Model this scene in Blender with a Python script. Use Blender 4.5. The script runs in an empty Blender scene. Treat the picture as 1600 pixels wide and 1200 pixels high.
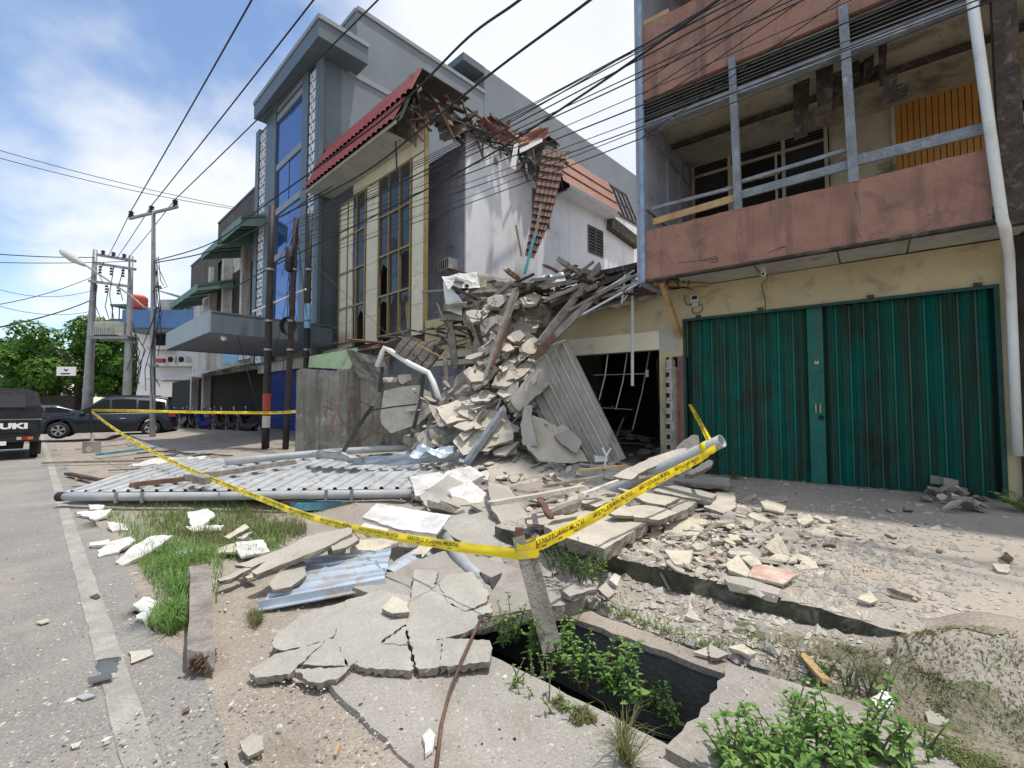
import bpy, bmesh, math, random
from mathutils import Vector, Matrix, noise
V=Vector
S=bpy.context.scene
FPX=720.0; HC=1.55; PITCH=math.atan(32/720)
# ---------- camera
cd=bpy.data.cameras.new('camera'); cam=bpy.data.objects.new('camera',cd); S.collection.objects.link(cam)
cam.location=(0,0,HC); cam.rotation_euler=(math.radians(90)+PITCH,0,0)
cd.sensor_width=36; cd.lens=36*FPX/1600; cd.clip_start=.05; cd.clip_end=4000
S.camera=cam
S.render.resolution_x=1024; S.render.resolution_y=768
# ---------- world: sky with clouds
SUN_EL=math.radians(76); SUN_DIR=V((.90,-.28)).normalized()      # horizontal direction towards the sun
w=bpy.data.worlds.new('World'); S.world=w; w.use_nodes=True
nt=w.node_tree; nt.nodes.clear(); N=nt.nodes.new; LK=nt.links.new
sky=N('ShaderNodeTexSky'); sky.sky_type='NISHITA'; sky.sun_disc=False; sky.sun_elevation=SUN_EL
sky.sun_rotation=math.atan2(SUN_DIR.x,SUN_DIR.y); sky.air_density=1.0; sky.dust_density=.6; sky.ozone_density=2.0
bg=N('ShaderNodeBackground'); bg.inputs[1].default_value=.15; LK(sky.outputs[0],bg.inputs[0])
tc=N('ShaderNodeTexCoord'); sep=N('ShaderNodeSeparateXYZ'); LK(tc.outputs['Generated'],sep.inputs[0])
def mth(op,a,b=None,c=None):
    n=N('ShaderNodeMath'); n.operation=op
    for i,q in enumerate((a,b,c)):
        if q is None: continue
        if isinstance(q,(int,float)): n.inputs[i].default_value=q
        else: LK(q,n.inputs[i])
    return n.outputs[0]
zz=mth('ADD',mth('MAXIMUM',sep.outputs[2],0.0),.38)
cmb=N('ShaderNodeCombineXYZ'); LK(mth('DIVIDE',sep.outputs[0],zz),cmb.inputs[0]); LK(mth('DIVIDE',sep.outputs[1],zz),cmb.inputs[1])
cmb.inputs[2].default_value=5.2
def nz(vec,scale,det,rough=.55,dist=0):
    n=N('ShaderNodeTexNoise'); n.inputs['Scale'].default_value=scale; n.inputs['Detail'].default_value=det
    n.inputs['Roughness'].default_value=rough; n.inputs['Distortion'].default_value=dist; LK(vec,n.inputs['Vector']); return n.outputs['Fac']
n1=nz(cmb.outputs[0],1.05,8,.52,.15); n2=nz(cmb.outputs[0],3.4,6,.55,.1)
# more cloud to the right of the street (real cloud bank there)
bank=mth('MULTIPLY',mth('ADD',sep.outputs[0],.25),.22)
den=mth('ADD',mth('ADD',mth('MULTIPLY',n1,1.0),mth('MULTIPLY',n2,.22)),bank)
rmp=N('ShaderNodeMapRange'); rmp.interpolation_type='SMOOTHSTEP'; rmp.inputs[1].default_value=.51; rmp.inputs[2].default_value=.70; LK(den,rmp.inputs[0])
rm2=N('ShaderNodeMapRange'); rm2.interpolation_type='SMOOTHSTEP'; rm2.inputs[1].default_value=.62; rm2.inputs[2].default_value=.86; LK(den,rm2.inputs[0])
ccol=N('ShaderNodeMixRGB'); ccol.inputs[1].default_value=(.98,.99,1,1); ccol.inputs[2].default_value=(.70,.76,.86,1); LK(mth('MULTIPLY',rm2.outputs[0],.75),ccol.inputs[0])
cbg=N('ShaderNodeBackground'); cbg.inputs[1].default_value=.76; LK(ccol.outputs[0],cbg.inputs[0])
mixw=N('ShaderNodeMixShader'); LK(mth('MULTIPLY',rmp.outputs[0],.93),mixw.inputs[0]); LK(bg.outputs[0],mixw.inputs[1]); LK(cbg.outputs[0],mixw.inputs[2])
wo=N('ShaderNodeOutputWorld'); LK(mixw.outputs[0],wo.inputs[0])
# ---------- sun
sl=bpy.data.lights.new('sun','SUN'); sl.energy=2.6; sl.angle=math.radians(1.8); sl.color=(1,.955,.88)
so=bpy.data.objects.new('sun',sl); S.collection.objects.link(so)
sd=V((SUN_DIR.x*math.cos(SUN_EL),SUN_DIR.y*math.cos(SUN_EL),math.sin(SUN_EL)))
so.rotation_euler=sd.to_track_quat('Z','Y').to_euler(); so.location=(0,0,30)
S.view_settings.view_transform='Standard'; S.view_settings.look='None'; S.view_settings.gamma=1; S.view_settings.exposure=.55
# ================= helpers =================
RN=random.Random(11)
COL=S.collection
cp_,sp_=math.cos(PITCH),math.sin(PITCH)
def ray(px,py):
    x=(px-800)/FPX; y=(600-py)/FPX
    return V((x, cp_-sp_*y, sp_+cp_*y))
CAM=V((0,0,HC))
def PY(px,py,Y):
    d=ray(px,py); return CAM+d*(Y/d.y)
def G(px,py,z=0.0):
    d=ray(px,py); return CAM+d*((z-HC)/d.z)
def hit(px,py,P,n):
    d=ray(px,py); return CAM+d*((P-CAM).dot(n)/d.dot(n))
def proj(p):
    q=p-CAM; f=q.y*cp_+q.z*sp_; u=-q.y*sp_+q.z*cp_
    return (800+FPX*q.x/f, 600-FPX*u/f)
class Frame:
    def __init__(s,O,u):
        s.O=V((O[0],O[1],0)); s.U=V((u[0],u[1],0)).normalized(); s.N=V((s.U.y,-s.U.x,0))
        if s.N.dot(-s.O)<0: s.N=-s.N
    def pt(s,u,v,w): return s.O+s.U*u+s.N*v+V((0,0,w))
    def hit(s,px,py,v):                       # -> (u,z) on the plane v
        p=hit(px,py,s.O+s.N*v,s.N); return ((p-s.O).dot(s.U),p.z)
    def hitu(s,px,py,u):                      # -> (v,z) on the plane u
        p=hit(px,py,s.O+s.U*u,s.U); return ((p-s.O).dot(s.N),p.z)
FR=Frame((4.0,7.8),(.7875,-.6162))
FL=Frame((-2.5,12.9),(-.7208,.6931))
class M:
    def __init__(s): s.v=[]; s.f=[]; s.mi=[]; s.i=0
    def add(s,vs,fs):
        b=len(s.v); s.v+= [V(p) for p in vs]; s.f+=[tuple(b+i for i in f) for f in fs]; s.mi+=[s.i]*len(fs)
    def hexa(s,c):   # 8 corners: bottom 4, top 4
        s.add(c,[(0,3,2,1),(4,5,6,7),(0,1,5,4),(1,2,6,5),(2,3,7,6),(3,0,4,7)])
    def box(s,a,b):
        x0,y0,z0=a; x1,y1,z1=b
        s.hexa([(x0,y0,z0),(x1,y0,z0),(x1,y1,z0),(x0,y1,z0),(x0,y0,z1),(x1,y0,z1),(x1,y1,z1),(x0,y1,z1)])
    def fb(s,F,u0,u1,v0,v1,w0,w1):
        s.hexa([F.pt(u0,v0,w0),F.pt(u1,v0,w0),F.pt(u1,v1,w0),F.pt(u0,v1,w0),F.pt(u0,v0,w1),F.pt(u1,v0,w1),F.pt(u1,v1,w1),F.pt(u0,v1,w1)])
    def beam(s,p,q,a,b,up=(0,0,1),tw=0):   # rectangular bar from p to q, widths a (side) b (up)
        p=V(p);q=V(q);d=(q-p).normalized(); up=V(up)
        if abs(d.dot(up))>.95: up=V((0,1,0)) if abs(d.y)<.9 else V((1,0,0))
        x=d.cross(up).normalized(); y=x.cross(d)
        if tw: m=Matrix.Rotation(tw,3,d); x=m@x; y=m@y
        x*=a/2; y*=b/2
        s.hexa([p-x-y,p+x-y,p+x+y,p-x+y,q-x-y,q+x-y,q+x+y,q-x+y])
    def tube(s,pts,r,n=8,cap=True):
        pts=[V(p) for p in pts]; rs=r if isinstance(r,(list,tuple)) else [r]*len(pts)
        b=len(s.v); prev=None
        for i,p in enumerate(pts):
            d=(pts[min(i+1,len(pts)-1)]-pts[max(i-1,0)]).normalized()
            if prev is None:
                x=d.orthogonal().normalized()
            else: x=(prev-d*prev.dot(d)).normalized()
            prev=x; y=d.cross(x)
            for k in range(n):
                a=2*math.pi*k/n; s.v.append(p+(x*math.cos(a)+y*math.sin(a))*rs[i])
        fs=[]
        for i in range(len(pts)-1):
            for k in range(n):
                fs.append((b+i*n+k,b+i*n+(k+1)%n,b+(i+1)*n+(k+1)%n,b+(i+1)*n+k))
        if cap: fs.append(tuple(b+k for k in range(n))[::-1]); fs.append(tuple(b+(len(pts)-1)*n+k for k in range(n)))
        s.f+=fs; s.mi+=[s.i]*len(fs)
    def disc(s,c,ax,r,th,n=20,r2=None):
        c=V(c); ax=V(ax).normalized(); s.tube([c-ax*th/2,c+ax*th/2],[r,r2 or r],n)
    def grid(s,nu,nv,fn):
        b=len(s.v)
        for j in range(nv+1):
            for i in range(nu+1): s.v.append(V(fn(i/nu,j/nv)))
        fs=[(b+j*(nu+1)+i,b+j*(nu+1)+i+1,b+(j+1)*(nu+1)+i+1,b+(j+1)*(nu+1)+i) for j in range(nv) for i in range(nu)]
        s.f+=fs; s.mi+=[s.i]*len(fs)
    def ico(s,c,r,jit=.15,sub=1,sq=(1,1,1),rn=RN):
        bm=bmesh.new(); bmesh.ops.create_icosphere(bm,subdivisions=sub,radius=1)
        o=rn.random()*50
        vs=[]
        for v in bm.verts:
            k=1+jit*noise.noise(v.co*1.7+V((o,o,o)))*2
            vs.append(V(c)+V((v.co.x*sq[0],v.co.y*sq[1],v.co.z*sq[2]))*r*k)
        s.add(vs,[tuple(v.index for v in f.verts) for f in bm.faces]); bm.free()
    def build(s,name,mats,parent=None,smooth=False,origin=None,**kw):
        if not isinstance(mats,(list,tuple)): mats=[mats]
        me=bpy.data.meshes.new(name)
        if parent is not None:
            o0=V(parent['_o'])
        elif origin is not None: o0=V(origin)
        else:
            mn=[min(v[i] for v in s.v) for i in range(3)]; mx=[max(v[i] for v in s.v) for i in range(3)]
            o0=V(((mn[0]+mx[0])/2,(mn[1]+mx[1])/2,mn[2]))
        me.from_pydata([v-o0 for v in s.v],[],s.f); 
        for m in mats: me.materials.append(m)
        for p,i in zip(me.polygons,s.mi): p.material_index=i
        if smooth:
            for p in me.polygons: p.use_smooth=True
        me.update(); me.validate()
        o=bpy.data.objects.new(name,me); COL.objects.link(o)
        o['_o']=o0[:]
        if parent is not None:
            o.parent=parent; o['_o']=parent['_o']
        else: o.location=o0
        for k,x in kw.items(): o[k]=x
        return o
ALLP=[]
def thing(name,loc,label,category,group=None):
    o=bpy.data.objects.new(name,None); o.empty_display_size=.2; COL.objects.link(o); o.location=loc; o['_o']=tuple(loc)
    o['label']=label; o['category']=category
    if group: o['group']=group
    return o
def tag(o,label,category,group=None):
    o['label']=label; o['category']=category
    if group: o['group']=group
    return o
def clone(root,loc,rot=None,scale=None,label=None,group=None):
    r=root.copy(); COL.objects.link(r); r.location=loc
    if rot is not None: r.rotation_euler=rot
    if scale is not None: r.scale=scale if isinstance(scale,(tuple,list)) else (scale,)*3
    if label: r['label']=label
    if group: r['group']=group
    for ch in list(root.children):
        c=ch.copy(); COL.objects.link(c); c.parent=r
        for g in ch.children:
            d=g.copy(); COL.objects.link(d); d.parent=c
    return r
# ---------- materials
def mat(name,col,col2=None,rough=.85,sc=2.0,fine=.12,bump=.25,bsc=45,metal=0,stain=None,streak=None,spec=.3,tint2=None,crack=0,cracksc=1.6,brick=None,spk=None):
    """col/col2 large patches; fine = grain contrast; stain=(col,amount 0..1,scale); streak=(col,amount,scale) vertical runs"""
    m=bpy.data.materials.new(name); m.use_nodes=True; t=m.node_tree; b=t.nodes['Principled BSDF']
    n=t.nodes.new; l=t.links.new
    geo=n('ShaderNodeNewGeometry'); P=geo.outputs['Position']
    def noi(scale,det=4,r=.6,vec=None,dist=0):
        q=n('ShaderNodeTexNoise'); q.inputs['Scale'].default_value=scale; q.inputs['Detail'].default_value=det; q.inputs['Roughness'].default_value=r
        q.inputs['Distortion'].default_value=dist; l(vec or P,q.inputs['Vector']); return q.outputs['Fac']
    def rng(x,a,c,d=0,e=1):
        q=n('ShaderNodeMapRange'); q.inputs[1].default_value=a; q.inputs[2].default_value=c; q.inputs[3].default_value=d; q.inputs[4].default_value=e; q.clamp=True; l(x,q.inputs[0]); return q.outputs[0]
    def mx(f,a,c,bt='MIX'):
        q=n('ShaderNodeMixRGB'); q.blend_type=bt
        for i,x in enumerate((f,a,c)):
            if isinstance(x,(int,float)): q.inputs[i].default_value=x
            elif isinstance(x,(tuple,list)): q.inputs[i].default_value=(*x[:3],1)
            else: l(x,q.inputs[i])
        return q.outputs[0]
    c2=col2 or tuple(c*.72 for c in col)
    c=mx(rng(noi(sc,5,.65),.38,.62),col,c2)
    if brick:
        q=n('ShaderNodeTexBrick'); q.inputs['Scale'].default_value=brick[0]; q.inputs['Mortar Size'].default_value=brick[1]
        q.inputs['Color1'].default_value=(1,1,1,1); q.inputs['Color2'].default_value=(.82,.82,.82,1); q.inputs['Mortar'].default_value=(.45,.45,.45,1)
        l(P,q.inputs['Vector']); c=mx(1.0,c,q.outputs['Color'],'MULTIPLY')
    g=rng(noi(70,3,.7),.3,.7,1-fine,1+fine); gg=n('ShaderNodeCombineColor'); [l(g,gg.inputs[i]) for i in range(3)]
    c=mx(1.0,c,gg.outputs[0],'MULTIPLY')
    if stain: c=mx(rng(noi(stain[2],6,.7,dist=.5),.62-stain[1]*.25,.74-stain[1]*.2,0,.9),c,stain[0])
    if spk:  # small light/dark specks (col, threshold, scale)
        c=mx(rng(noi(spk[2],2,.5),spk[1],spk[1]+.04),c,spk[0])
    if streak:
        mp=n('ShaderNodeMapping'); mp.inputs['Scale'].default_value=(1,1,.07); l(P,mp.inputs['Vector'])
        c=mx(rng(noi(streak[2],5,.7,mp.outputs[0]),.62-streak[1]*.25,.78-streak[1]*.2,0,.85),c,streak[0])
    hgt=noi(bsc,5,.65)
    if crack:
        vo=n('ShaderNodeTexVoronoi'); vo.feature='DISTANCE_TO_EDGE'; vo.inputs['Scale'].default_value=cracksc
        wv=n('ShaderNodeVectorMath'); wv.operation='ADD'; nn=n('ShaderNodeTexNoise'); nn.inputs['Scale'].default_value=3; l(P,nn.inputs['Vector'])
        l(P,wv.inputs[0]); l(nn.outputs['Color'],wv.inputs[1]); l(wv.outputs[0],vo.inputs['Vector'])
        cr=rng(vo.outputs['Distance'],0,crack,0,1); c=mx(cr,tuple(q*.35 for q in c2),c)
    l(c,b.inputs['Base Color']); b.inputs['Roughness'].default_value=rough; b.inputs['Metallic'].default_value=metal
    b.inputs['Specular IOR Level'].default_value=spec
    if bump:
        bp=n('ShaderNodeBump'); bp.inputs['Strength'].default_value=bump; bp.inputs['Distance'].default_value=.02; l(hgt,bp.inputs['Height']); l(bp.outputs[0],b.inputs['Normal'])
    return m
def plain(name,col,rough=.5,metal=0,spec=.4,emit=0,trans=0,alpha=1):
    m=bpy.data.materials.new(name); m.use_nodes=True; b=m.node_tree.nodes['Principled BSDF']
    b.inputs['Base Color'].default_value=(*col,1); b.inputs['Roughness'].default_value=rough; b.inputs['Metallic'].default_value=metal
    b.inputs['Specular IOR Level'].default_value=spec; b.inputs['Transmission Weight'].default_value=trans; b.inputs['Alpha'].default_value=alpha
    return m
K={}
K['ground']=mat('packed_dirt',(.36,.31,.26),(.29,.255,.215),sc=1.1,fine=.3,bump=.7,bsc=30,stain=((.22,.18,.145),.35,1.7),spk=((.62,.60,.56),.70,150))
K['road']=mat('asphalt',(.285,.268,.245),(.225,.215,.20),sc=.7,fine=.3,bump=.6,bsc=60,stain=((.34,.30,.255),.5,.9),spk=((.52,.49,.45),.71,160))
K['mark']=mat('worn_road_paint',(.41,.385,.345),(.31,.29,.265),sc=3,fine=.25,bump=.5,bsc=60,stain=((.27,.255,.24),.6,4))
K['apron']=mat('old_concrete_paving',(.36,.335,.30),(.30,.28,.255),sc=1.4,fine=.22,bump=.5,bsc=40,stain=((.25,.21,.175),.4,2),spk=((.6,.58,.55),.71,150))
K['terrace']=mat('dusty_terrace_concrete',(.42,.37,.315),(.34,.305,.265),sc=.9,fine=.2,bump=.5,bsc=30,stain=((.42,.32,.24),.4,.8),spk=((.70,.66,.6),.70,130))
K['conc']=mat('broken_concrete',(.44,.405,.35),(.35,.325,.285),sc=1.8,fine=.15,bump=.5,bsc=35,stain=((.34,.32,.29),.3,3))
K['conc_edge']=mat('raw_concrete_edge',(.34,.30,.25),(.24,.215,.18),sc=8,fine=.35,bump=1,bsc=60)
K['conc_l']=mat('pale_plaster_chunk',(.56,.51,.43),(.46,.415,.345),sc=3,fine=.15,bump=.6,bsc=30,stain=((.42,.38,.33),.35,4))
K['conc_crk']=mat('cracked_floor_slab',(.42,.395,.35),(.35,.33,.295),sc=2.3,fine=.16,bump=.8,bsc=25,stain=((.45,.43,.39),.4,3))
K['wallconc']=mat('mossy_concrete_wall',(.24,.235,.215),(.15,.145,.13),sc=1.6,fine=.2,bump=.5,bsc=30,streak=((.10,.10,.088),.75,5),stain=((.40,.39,.36),.3,3))
K['drain']=mat('black_wet_concrete',(.10,.10,.095),(.15,.145,.135),rough=.5,sc=5,bump=.8,bsc=30)
K['moss']=mat('mossy_kerb',(.12,.115,.07),(.055,.055,.04),sc=6,fine=.4,bump=1,bsc=40,stain=((.26,.24,.20),.4,4))
K['water']=plain('black_drain_water',(.006,.006,.006),.12)
K['wood']=mat('grey_weathered_timber',(.31,.285,.25),(.19,.17,.145),sc=6,fine=.3,bump=.6,bsc=80,streak=((.36,.33,.30),.4,12))
K['wood_d']=mat('dark_rotten_timber',(.085,.066,.053),(.045,.036,.03),sc=5,fine=.4,bump=.8,bsc=60,stain=((.19,.15,.12),.4,7))
K['wood_r']=mat('red_brown_timber',(.20,.11,.075),(.12,.07,.05),sc=5,fine=.3,bump=.5,bsc=60)
K['wood_y']=mat('yellow_new_timber',(.48,.33,.16),(.36,.24,.12),sc=5,fine=.2,bump=.3)
K['wood_b']=mat('turquoise_painted_beam',(.11,.36,.44),(.08,.25,.32),sc=5,fine=.2,bump=.4,stain=((.25,.22,.2),.35,6))
K['zinc']=mat('zinc_roof_sheet',(.52,.54,.56),(.42,.44,.455),rough=.55,sc=1.5,metal=.15,fine=.1,bump=.15,stain=((.32,.27,.22),.4,4),spec=.4)
K['zinc_b']=mat('bluish_galvanised_sheet',(.52,.60,.69),(.42,.48,.56),rough=.42,sc=2,metal=.3,fine=.08,bump=.1,stain=((.42,.36,.29),.4,6))
K['sheet_g']=mat('beige_grey_metal_sheet',(.42,.40,.355),(.34,.32,.285),rough=.6,sc=2,metal=.1,fine=.1,bump=.2,streak=((.24,.21,.18),.4,6))
K['sheet_d']=mat('dark_rusty_sheet',(.11,.10,.085),(.06,.055,.05),rough=.7,sc=3,fine=.3,bump=.4)
K['pvc']=mat('grey_plastic_pipe',(.40,.41,.42),(.33,.34,.35),rough=.45,sc=3,fine=.06,bump=.05)
K['white']=mat('white_foam_pieces',(.66,.65,.63),(.55,.54,.51),sc=7,fine=.1,bump=.8,bsc=18,stain=((.44,.40,.34),.35,8))
K['marble']=mat('white_veined_tile',(.70,.70,.71),(.62,.62,.64),rough=.4,sc=5,fine=.05,bump=.1,stain=((.46,.44,.42),.4,3))
K['cream_frag']=mat('cream_painted_fragment',(.60,.54,.43),(.52,.47,.38),sc=6,fine=.2,bump=.5,stain=((.40,.36,.31),.5,7))
K['frag_red']=mat('cream_fragment_with_red_paint',(.58,.50,.40),(.48,.28,.23),sc=9,fine=.15,bump=.4)
K['pink']=mat('pink_terracotta_paint',(.335,.185,.14),(.27,.145,.11),sc=2.2,fine=.18,bump=.5,bsc=22,stain=((.17,.10,.08),.35,1.5),streak=((.13,.08,.065),.35,3))
K['yellow']=mat('yellow_wall_paint',(.50,.43,.26),(.43,.37,.235),sc=1.3,fine=.1,bump=.2,stain=((.30,.25,.16),.3,2.5))
K['soffit']=mat('grey_white_soffit_board',(.48,.47,.43),(.40,.39,.355),sc=2,fine=.08,bump=.1,stain=((.26,.22,.19),.22,3))
K['dirtyw']=mat('grimy_cream_wall',(.58,.53,.40),(.46,.41,.31),sc=1.2,fine=.12,bump=.2,stain=((.20,.165,.12),.4,1.1),streak=((.22,.19,.14),.3,2))
K['greyblue']=mat('grey_blue_painted_timber',(.24,.265,.30),(.17,.185,.205),sc=5,fine=.25,bump=.3,stain=((.40,.40,.40),.25,8))
K['bluepaint']=mat('pale_blue_painted_edge',(.30,.42,.56),(.22,.30,.40),sc=5,fine=.2,bump=.3)
K['louvre']=mat('dusty_grey_louvre_metal',(.20,.195,.18),(.13,.125,.115),rough=.7,sc=4,fine=.2,bump=.2)
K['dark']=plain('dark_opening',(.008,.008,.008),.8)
K['inner']=mat('interior_shade_tone',(.05,.045,.04),(.025,.023,.02),sc=2,fine=.3,bump=.3)  # near-black colour stands in for the shade inside rooms and openings
K['orange']=mat('orange_varnished_boards',(.52,.25,.06),(.44,.20,.05),rough=.5,sc=3,fine=.15,bump=.1)
K['green']=mat('green_gate_paint',(.004,.165,.125),(.004,.125,.098),rough=.55,sc=2.5,fine=.15,bump=.12,streak=((.05,.055,.04),.85,5),stain=((.035,.05,.04),.3,1.6),spec=.4)
K['green_l']=mat('green_gate_centre_paint',(.006,.18,.14),(.005,.13,.10),rough=.5,sc=6,fine=.2,bump=.15,streak=((.07,.08,.065),.45,10),spec=.4)
K['greenf']=mat('dark_green_frame_paint',(.015,.07,.055),(.015,.045,.035),rough=.55,sc=5,fine=.2)
K['brick']=mat('dark_plum_brickwork',(.26,.14,.12),(.17,.10,.09),sc=4,fine=.3,bump=.5)
K['brass']=plain('dull_brass',(.42,.34,.18),.4,.7)
K['steel']=plain('grey_steel',(.30,.31,.33),.4,.6)
K['alu']=mat('aluminium_channel',(.60,.61,.63),(.5,.51,.53),rough=.4,metal=.4,fine=.05,bump=.05)
K['pipe_w']=mat('white_downpipe_plastic',(.72,.73,.71),(.64,.65,.62),rough=.5,sc=2,fine=.05,bump=.05,stain=((.45,.42,.36),.2,2))
K['cream']=mat('cream_cladding_panel',(.68,.63,.48),(.62,.575,.44),rough=.55,sc=1.2,fine=.05,bump=.05,stain=((.42,.38,.30),.18,2))
K['joint']=plain('dark_joint',(.12,.11,.09),.8)
K['gold']=mat('bronze_gold_window_frame',(.34,.25,.10),(.27,.20,.09),rough=.45,metal=.3,sc=4,fine=.08,bump=.03)
K['lav']=mat('lavender_grey_render',(.36,.37,.43),(.29,.30,.355),sc=1.2,fine=.1,bump=.2,stain=((.17,.17,.20),.4,1.5),streak=((.20,.20,.22),.3,3))
K['whitew']=mat('weathered_white_render',(.80,.80,.81),(.73,.73,.75),sc=.9,fine=.05,bump=.15,stain=((.55,.55,.57),.22,.9),streak=((.60,.60,.62),.35,2.5))
K['redtile']=mat('red_metal_roof_tile',(.21,.038,.035),(.16,.03,.028),rough=.5,sc=3,fine=.08,bump=.05)
K['browntile']=mat('faded_brown_roof_tile',(.33,.155,.11),(.25,.12,.09),rough=.6,sc=3,fine=.2,bump=.1,stain=((.15,.09,.07),.35,4))
K['brn2']=mat('rusty_brown_tile_strip',(.21,.115,.085),(.13,.08,.065),rough=.65,sc=4,fine=.25,bump=.2,stain=((.30,.24,.20),.3,6))
K['gcomp']=mat('dark_grey_composite_panel',(.12,.145,.165),(.10,.13,.145),rough=.4,sc=1,fine=.04,bump=.02)
K['gcomp_l']=mat('pale_grey_fascia_panel',(.26,.285,.295),(.23,.25,.26),rough=.4,sc=1,fine=.04,bump=.02)
K['gside']=mat('blue_grey_render',(.20,.225,.255),(.175,.195,.22),sc=.5,fine=.05,bump=.1,stain=((.20,.22,.25),.3,.4))
K['lattice']=mat('white_perforated_screen',(.80,.83,.88),(.55,.58,.62),rough=.5,sc=3,fine=.05,bump=0)
K['oldw']=mat('old_off_white_render',(.60,.59,.56),(.50,.49,.46),sc=.8,fine=.1,bump=.15,streak=((.22,.20,.18),.5,2),stain=((.30,.26,.22),.3,1))
K['brclad']=mat('brown_corrugated_cladding',(.13,.105,.10),(.10,.085,.08),rough=.6,sc=1,fine=.15,bump=.1,streak=((.20,.17,.16),.4,4))
K['awn']=mat('green_awning_sheet',(.16,.27,.22),(.12,.21,.18),rough=.6,sc=1,fine=.1,bump=.1)
K['pole_d']=mat('dark_painted_pole',(.022,.021,.023),(.04,.032,.03),rough=.6,sc=3,fine=.3,bump=.3,stain=((.10,.07,.055),.15,4))
K['pole_r']=mat('rusty_brown_pole',(.05,.032,.028),(.03,.024,.023),rough=.7,sc=3,fine=.3,bump=.3)
K['pole_g']=mat('galvanised_pole',(.34,.34,.35),(.25,.25,.26),rough=.5,metal=.3,sc=2,fine=.15,bump=.1)
K['wire']=plain('black_cable',(.02,.02,.022),.6)
K['tape']=mat('yellow_barrier_tape',(.80,.62,.02),(.70,.53,.03),rough=.45,sc=4,fine=.05,bump=.1,bsc=20,stain=((.55,.45,.15),.15,8))
K['ink']=plain('black_tape_print',(.03,.025,.01),.5)
K['carblue']=plain('dark_blue_car_paint',(.010,.016,.030),.25,.0,.5)
K['carblk']=mat('black_pickup_paint',(.016,.017,.02),(.03,.03,.032),rough=.3,sc=3,fine=.2,bump=.05)
K['tyre']=plain('tyre_rubber',(.02,.02,.02),.85)
K['rim']=plain('bright_alloy',(.55,.56,.58),.3,.6)
K['cglass']=plain('dark_car_glass',(.004,.005,.006),.12,0,.3)
K['redlamp']=plain('red_tail_lamp',(.35,.015,.01),.2)
K['orlamp']=plain('orange_indicator_lamp',(.55,.15,.03),.2)
K['chrome']=plain('chrome_trim',(.7,.7,.72),.2,.9)
K['canvas']=mat('black_canvas_cover',(.02,.02,.024),(.035,.035,.04),rough=.8,sc=4,fine=.2,bump=.3)
K['wletter']=plain('white_lettering',(.82,.82,.8),.5)
K['blueshut']=plain('royal_blue_shutter_paint',(.008,.03,.20),.5)
K['redp']=plain('faded_red_paint',(.32,.06,.04),.7)
K['bluep']=plain('light_blue_paint_band',(.20,.42,.62),.7)
K['tankred']=plain('red_plastic_tank',(.50,.07,.04),.5)
K['bluepar']=mat('blue_painted_parapet',(.10,.20,.40),(.08,.16,.33),sc=.5,fine=.1,bump=.1)
K['acw']=mat('off_white_casing',(.52,.52,.49),(.42,.42,.39),rough=.5,sc=4,fine=.1,bump=.05)
K['graf']=mat('faded_red_spray_paint',(.25,.075,.06),(.22,.13,.11),sc=12,fine=.3,bump=0)
def leafmat(name,c1,c2,tr=.35):
    m=bpy.data.materials.new(name); m.use_nodes=True; t=m.node_tree; b=t.nodes['Principled BSDF']; n=t.nodes.new
    g=n('ShaderNodeNewGeometry'); q=n('ShaderNodeTexNoise'); q.inputs['Scale'].default_value=7; t.links.new(g.outputs['Position'],q.inputs['Vector'])
    ad=n('ShaderNodeMath'); ad.operation='ADD'; t.links.new(q.outputs['Fac'],ad.inputs[0]); sb=n('ShaderNodeMath'); sb.operation='MULTIPLY_ADD'; sb.inputs[1].default_value=.5; sb.inputs[2].default_value=-.25
    t.links.new(g.outputs['Random Per Island'],sb.inputs[0]); t.links.new(sb.outputs[0],ad.inputs[1])
    r=n('ShaderNodeMapRange'); r.inputs[1].default_value=.3; r.inputs[2].default_value=.7; t.links.new(ad.outputs[0],r.inputs[0])
    mx=n('ShaderNodeMixRGB'); mx.inputs[1].default_value=(*c1,1); mx.inputs[2].default_value=(*c2,1); t.links.new(r.outputs[0],mx.inputs[0])
    t.links.new(mx.outputs[0],b.inputs['Base Color']); b.inputs['Roughness'].default_value=.55; b.inputs['Specular IOR Level'].default_value=.25
    tl=n('ShaderNodeBsdfTranslucent'); t.links.new(mx.outputs[0],tl.inputs[0]); ms=n('ShaderNodeMixShader'); ms.inputs[0].default_value=tr
    t.links.new(b.outputs[0],ms.inputs[1]); t.links.new(tl.outputs[0],ms.inputs[2]); t.links.new(ms.outputs[0],t.nodes['Material Output'].inputs[0])
    return m
K['leaf']=leafmat('fresh_green_leaf',(.12,.26,.055),(.26,.40,.12))
K['leafd']=leafmat('dark_green_leaf',(.03,.085,.02),(.07,.16,.035))
K['leaft']=leafmat('tree_leaf',(.035,.10,.018),(.13,.26,.035),.4)
K['leafo']=leafmat('reddish_tree_leaf',(.12,.08,.035),(.08,.12,.03),.4)
K['grass']=leafmat('verge_grass_blade',(.12,.25,.06),(.26,.38,.12))
K['grassdry']=leafmat('dry_grass_blade',(.24,.22,.10),(.14,.17,.06))
K['stem']=plain('green_brown_stem',(.10,.10,.05),.7)
K['awn_l']=mat('faded_light_green_sheet',(.30,.40,.24),(.24,.33,.20),sc=3,fine=.15,bump=.1,stain=((.42,.44,.36),.3,4))
K['moss2']=mat('brown_green_mossy_soil',(.22,.195,.13),(.12,.125,.06),sc=7,fine=.5,bump=1.2,bsc=30,stain=((.34,.29,.235),.75,4))
K['blackm']=mat('black_painted_metal',(.02,.021,.023),(.04,.04,.042),rough=.45,sc=5,fine=.2,bump=.1)
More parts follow.
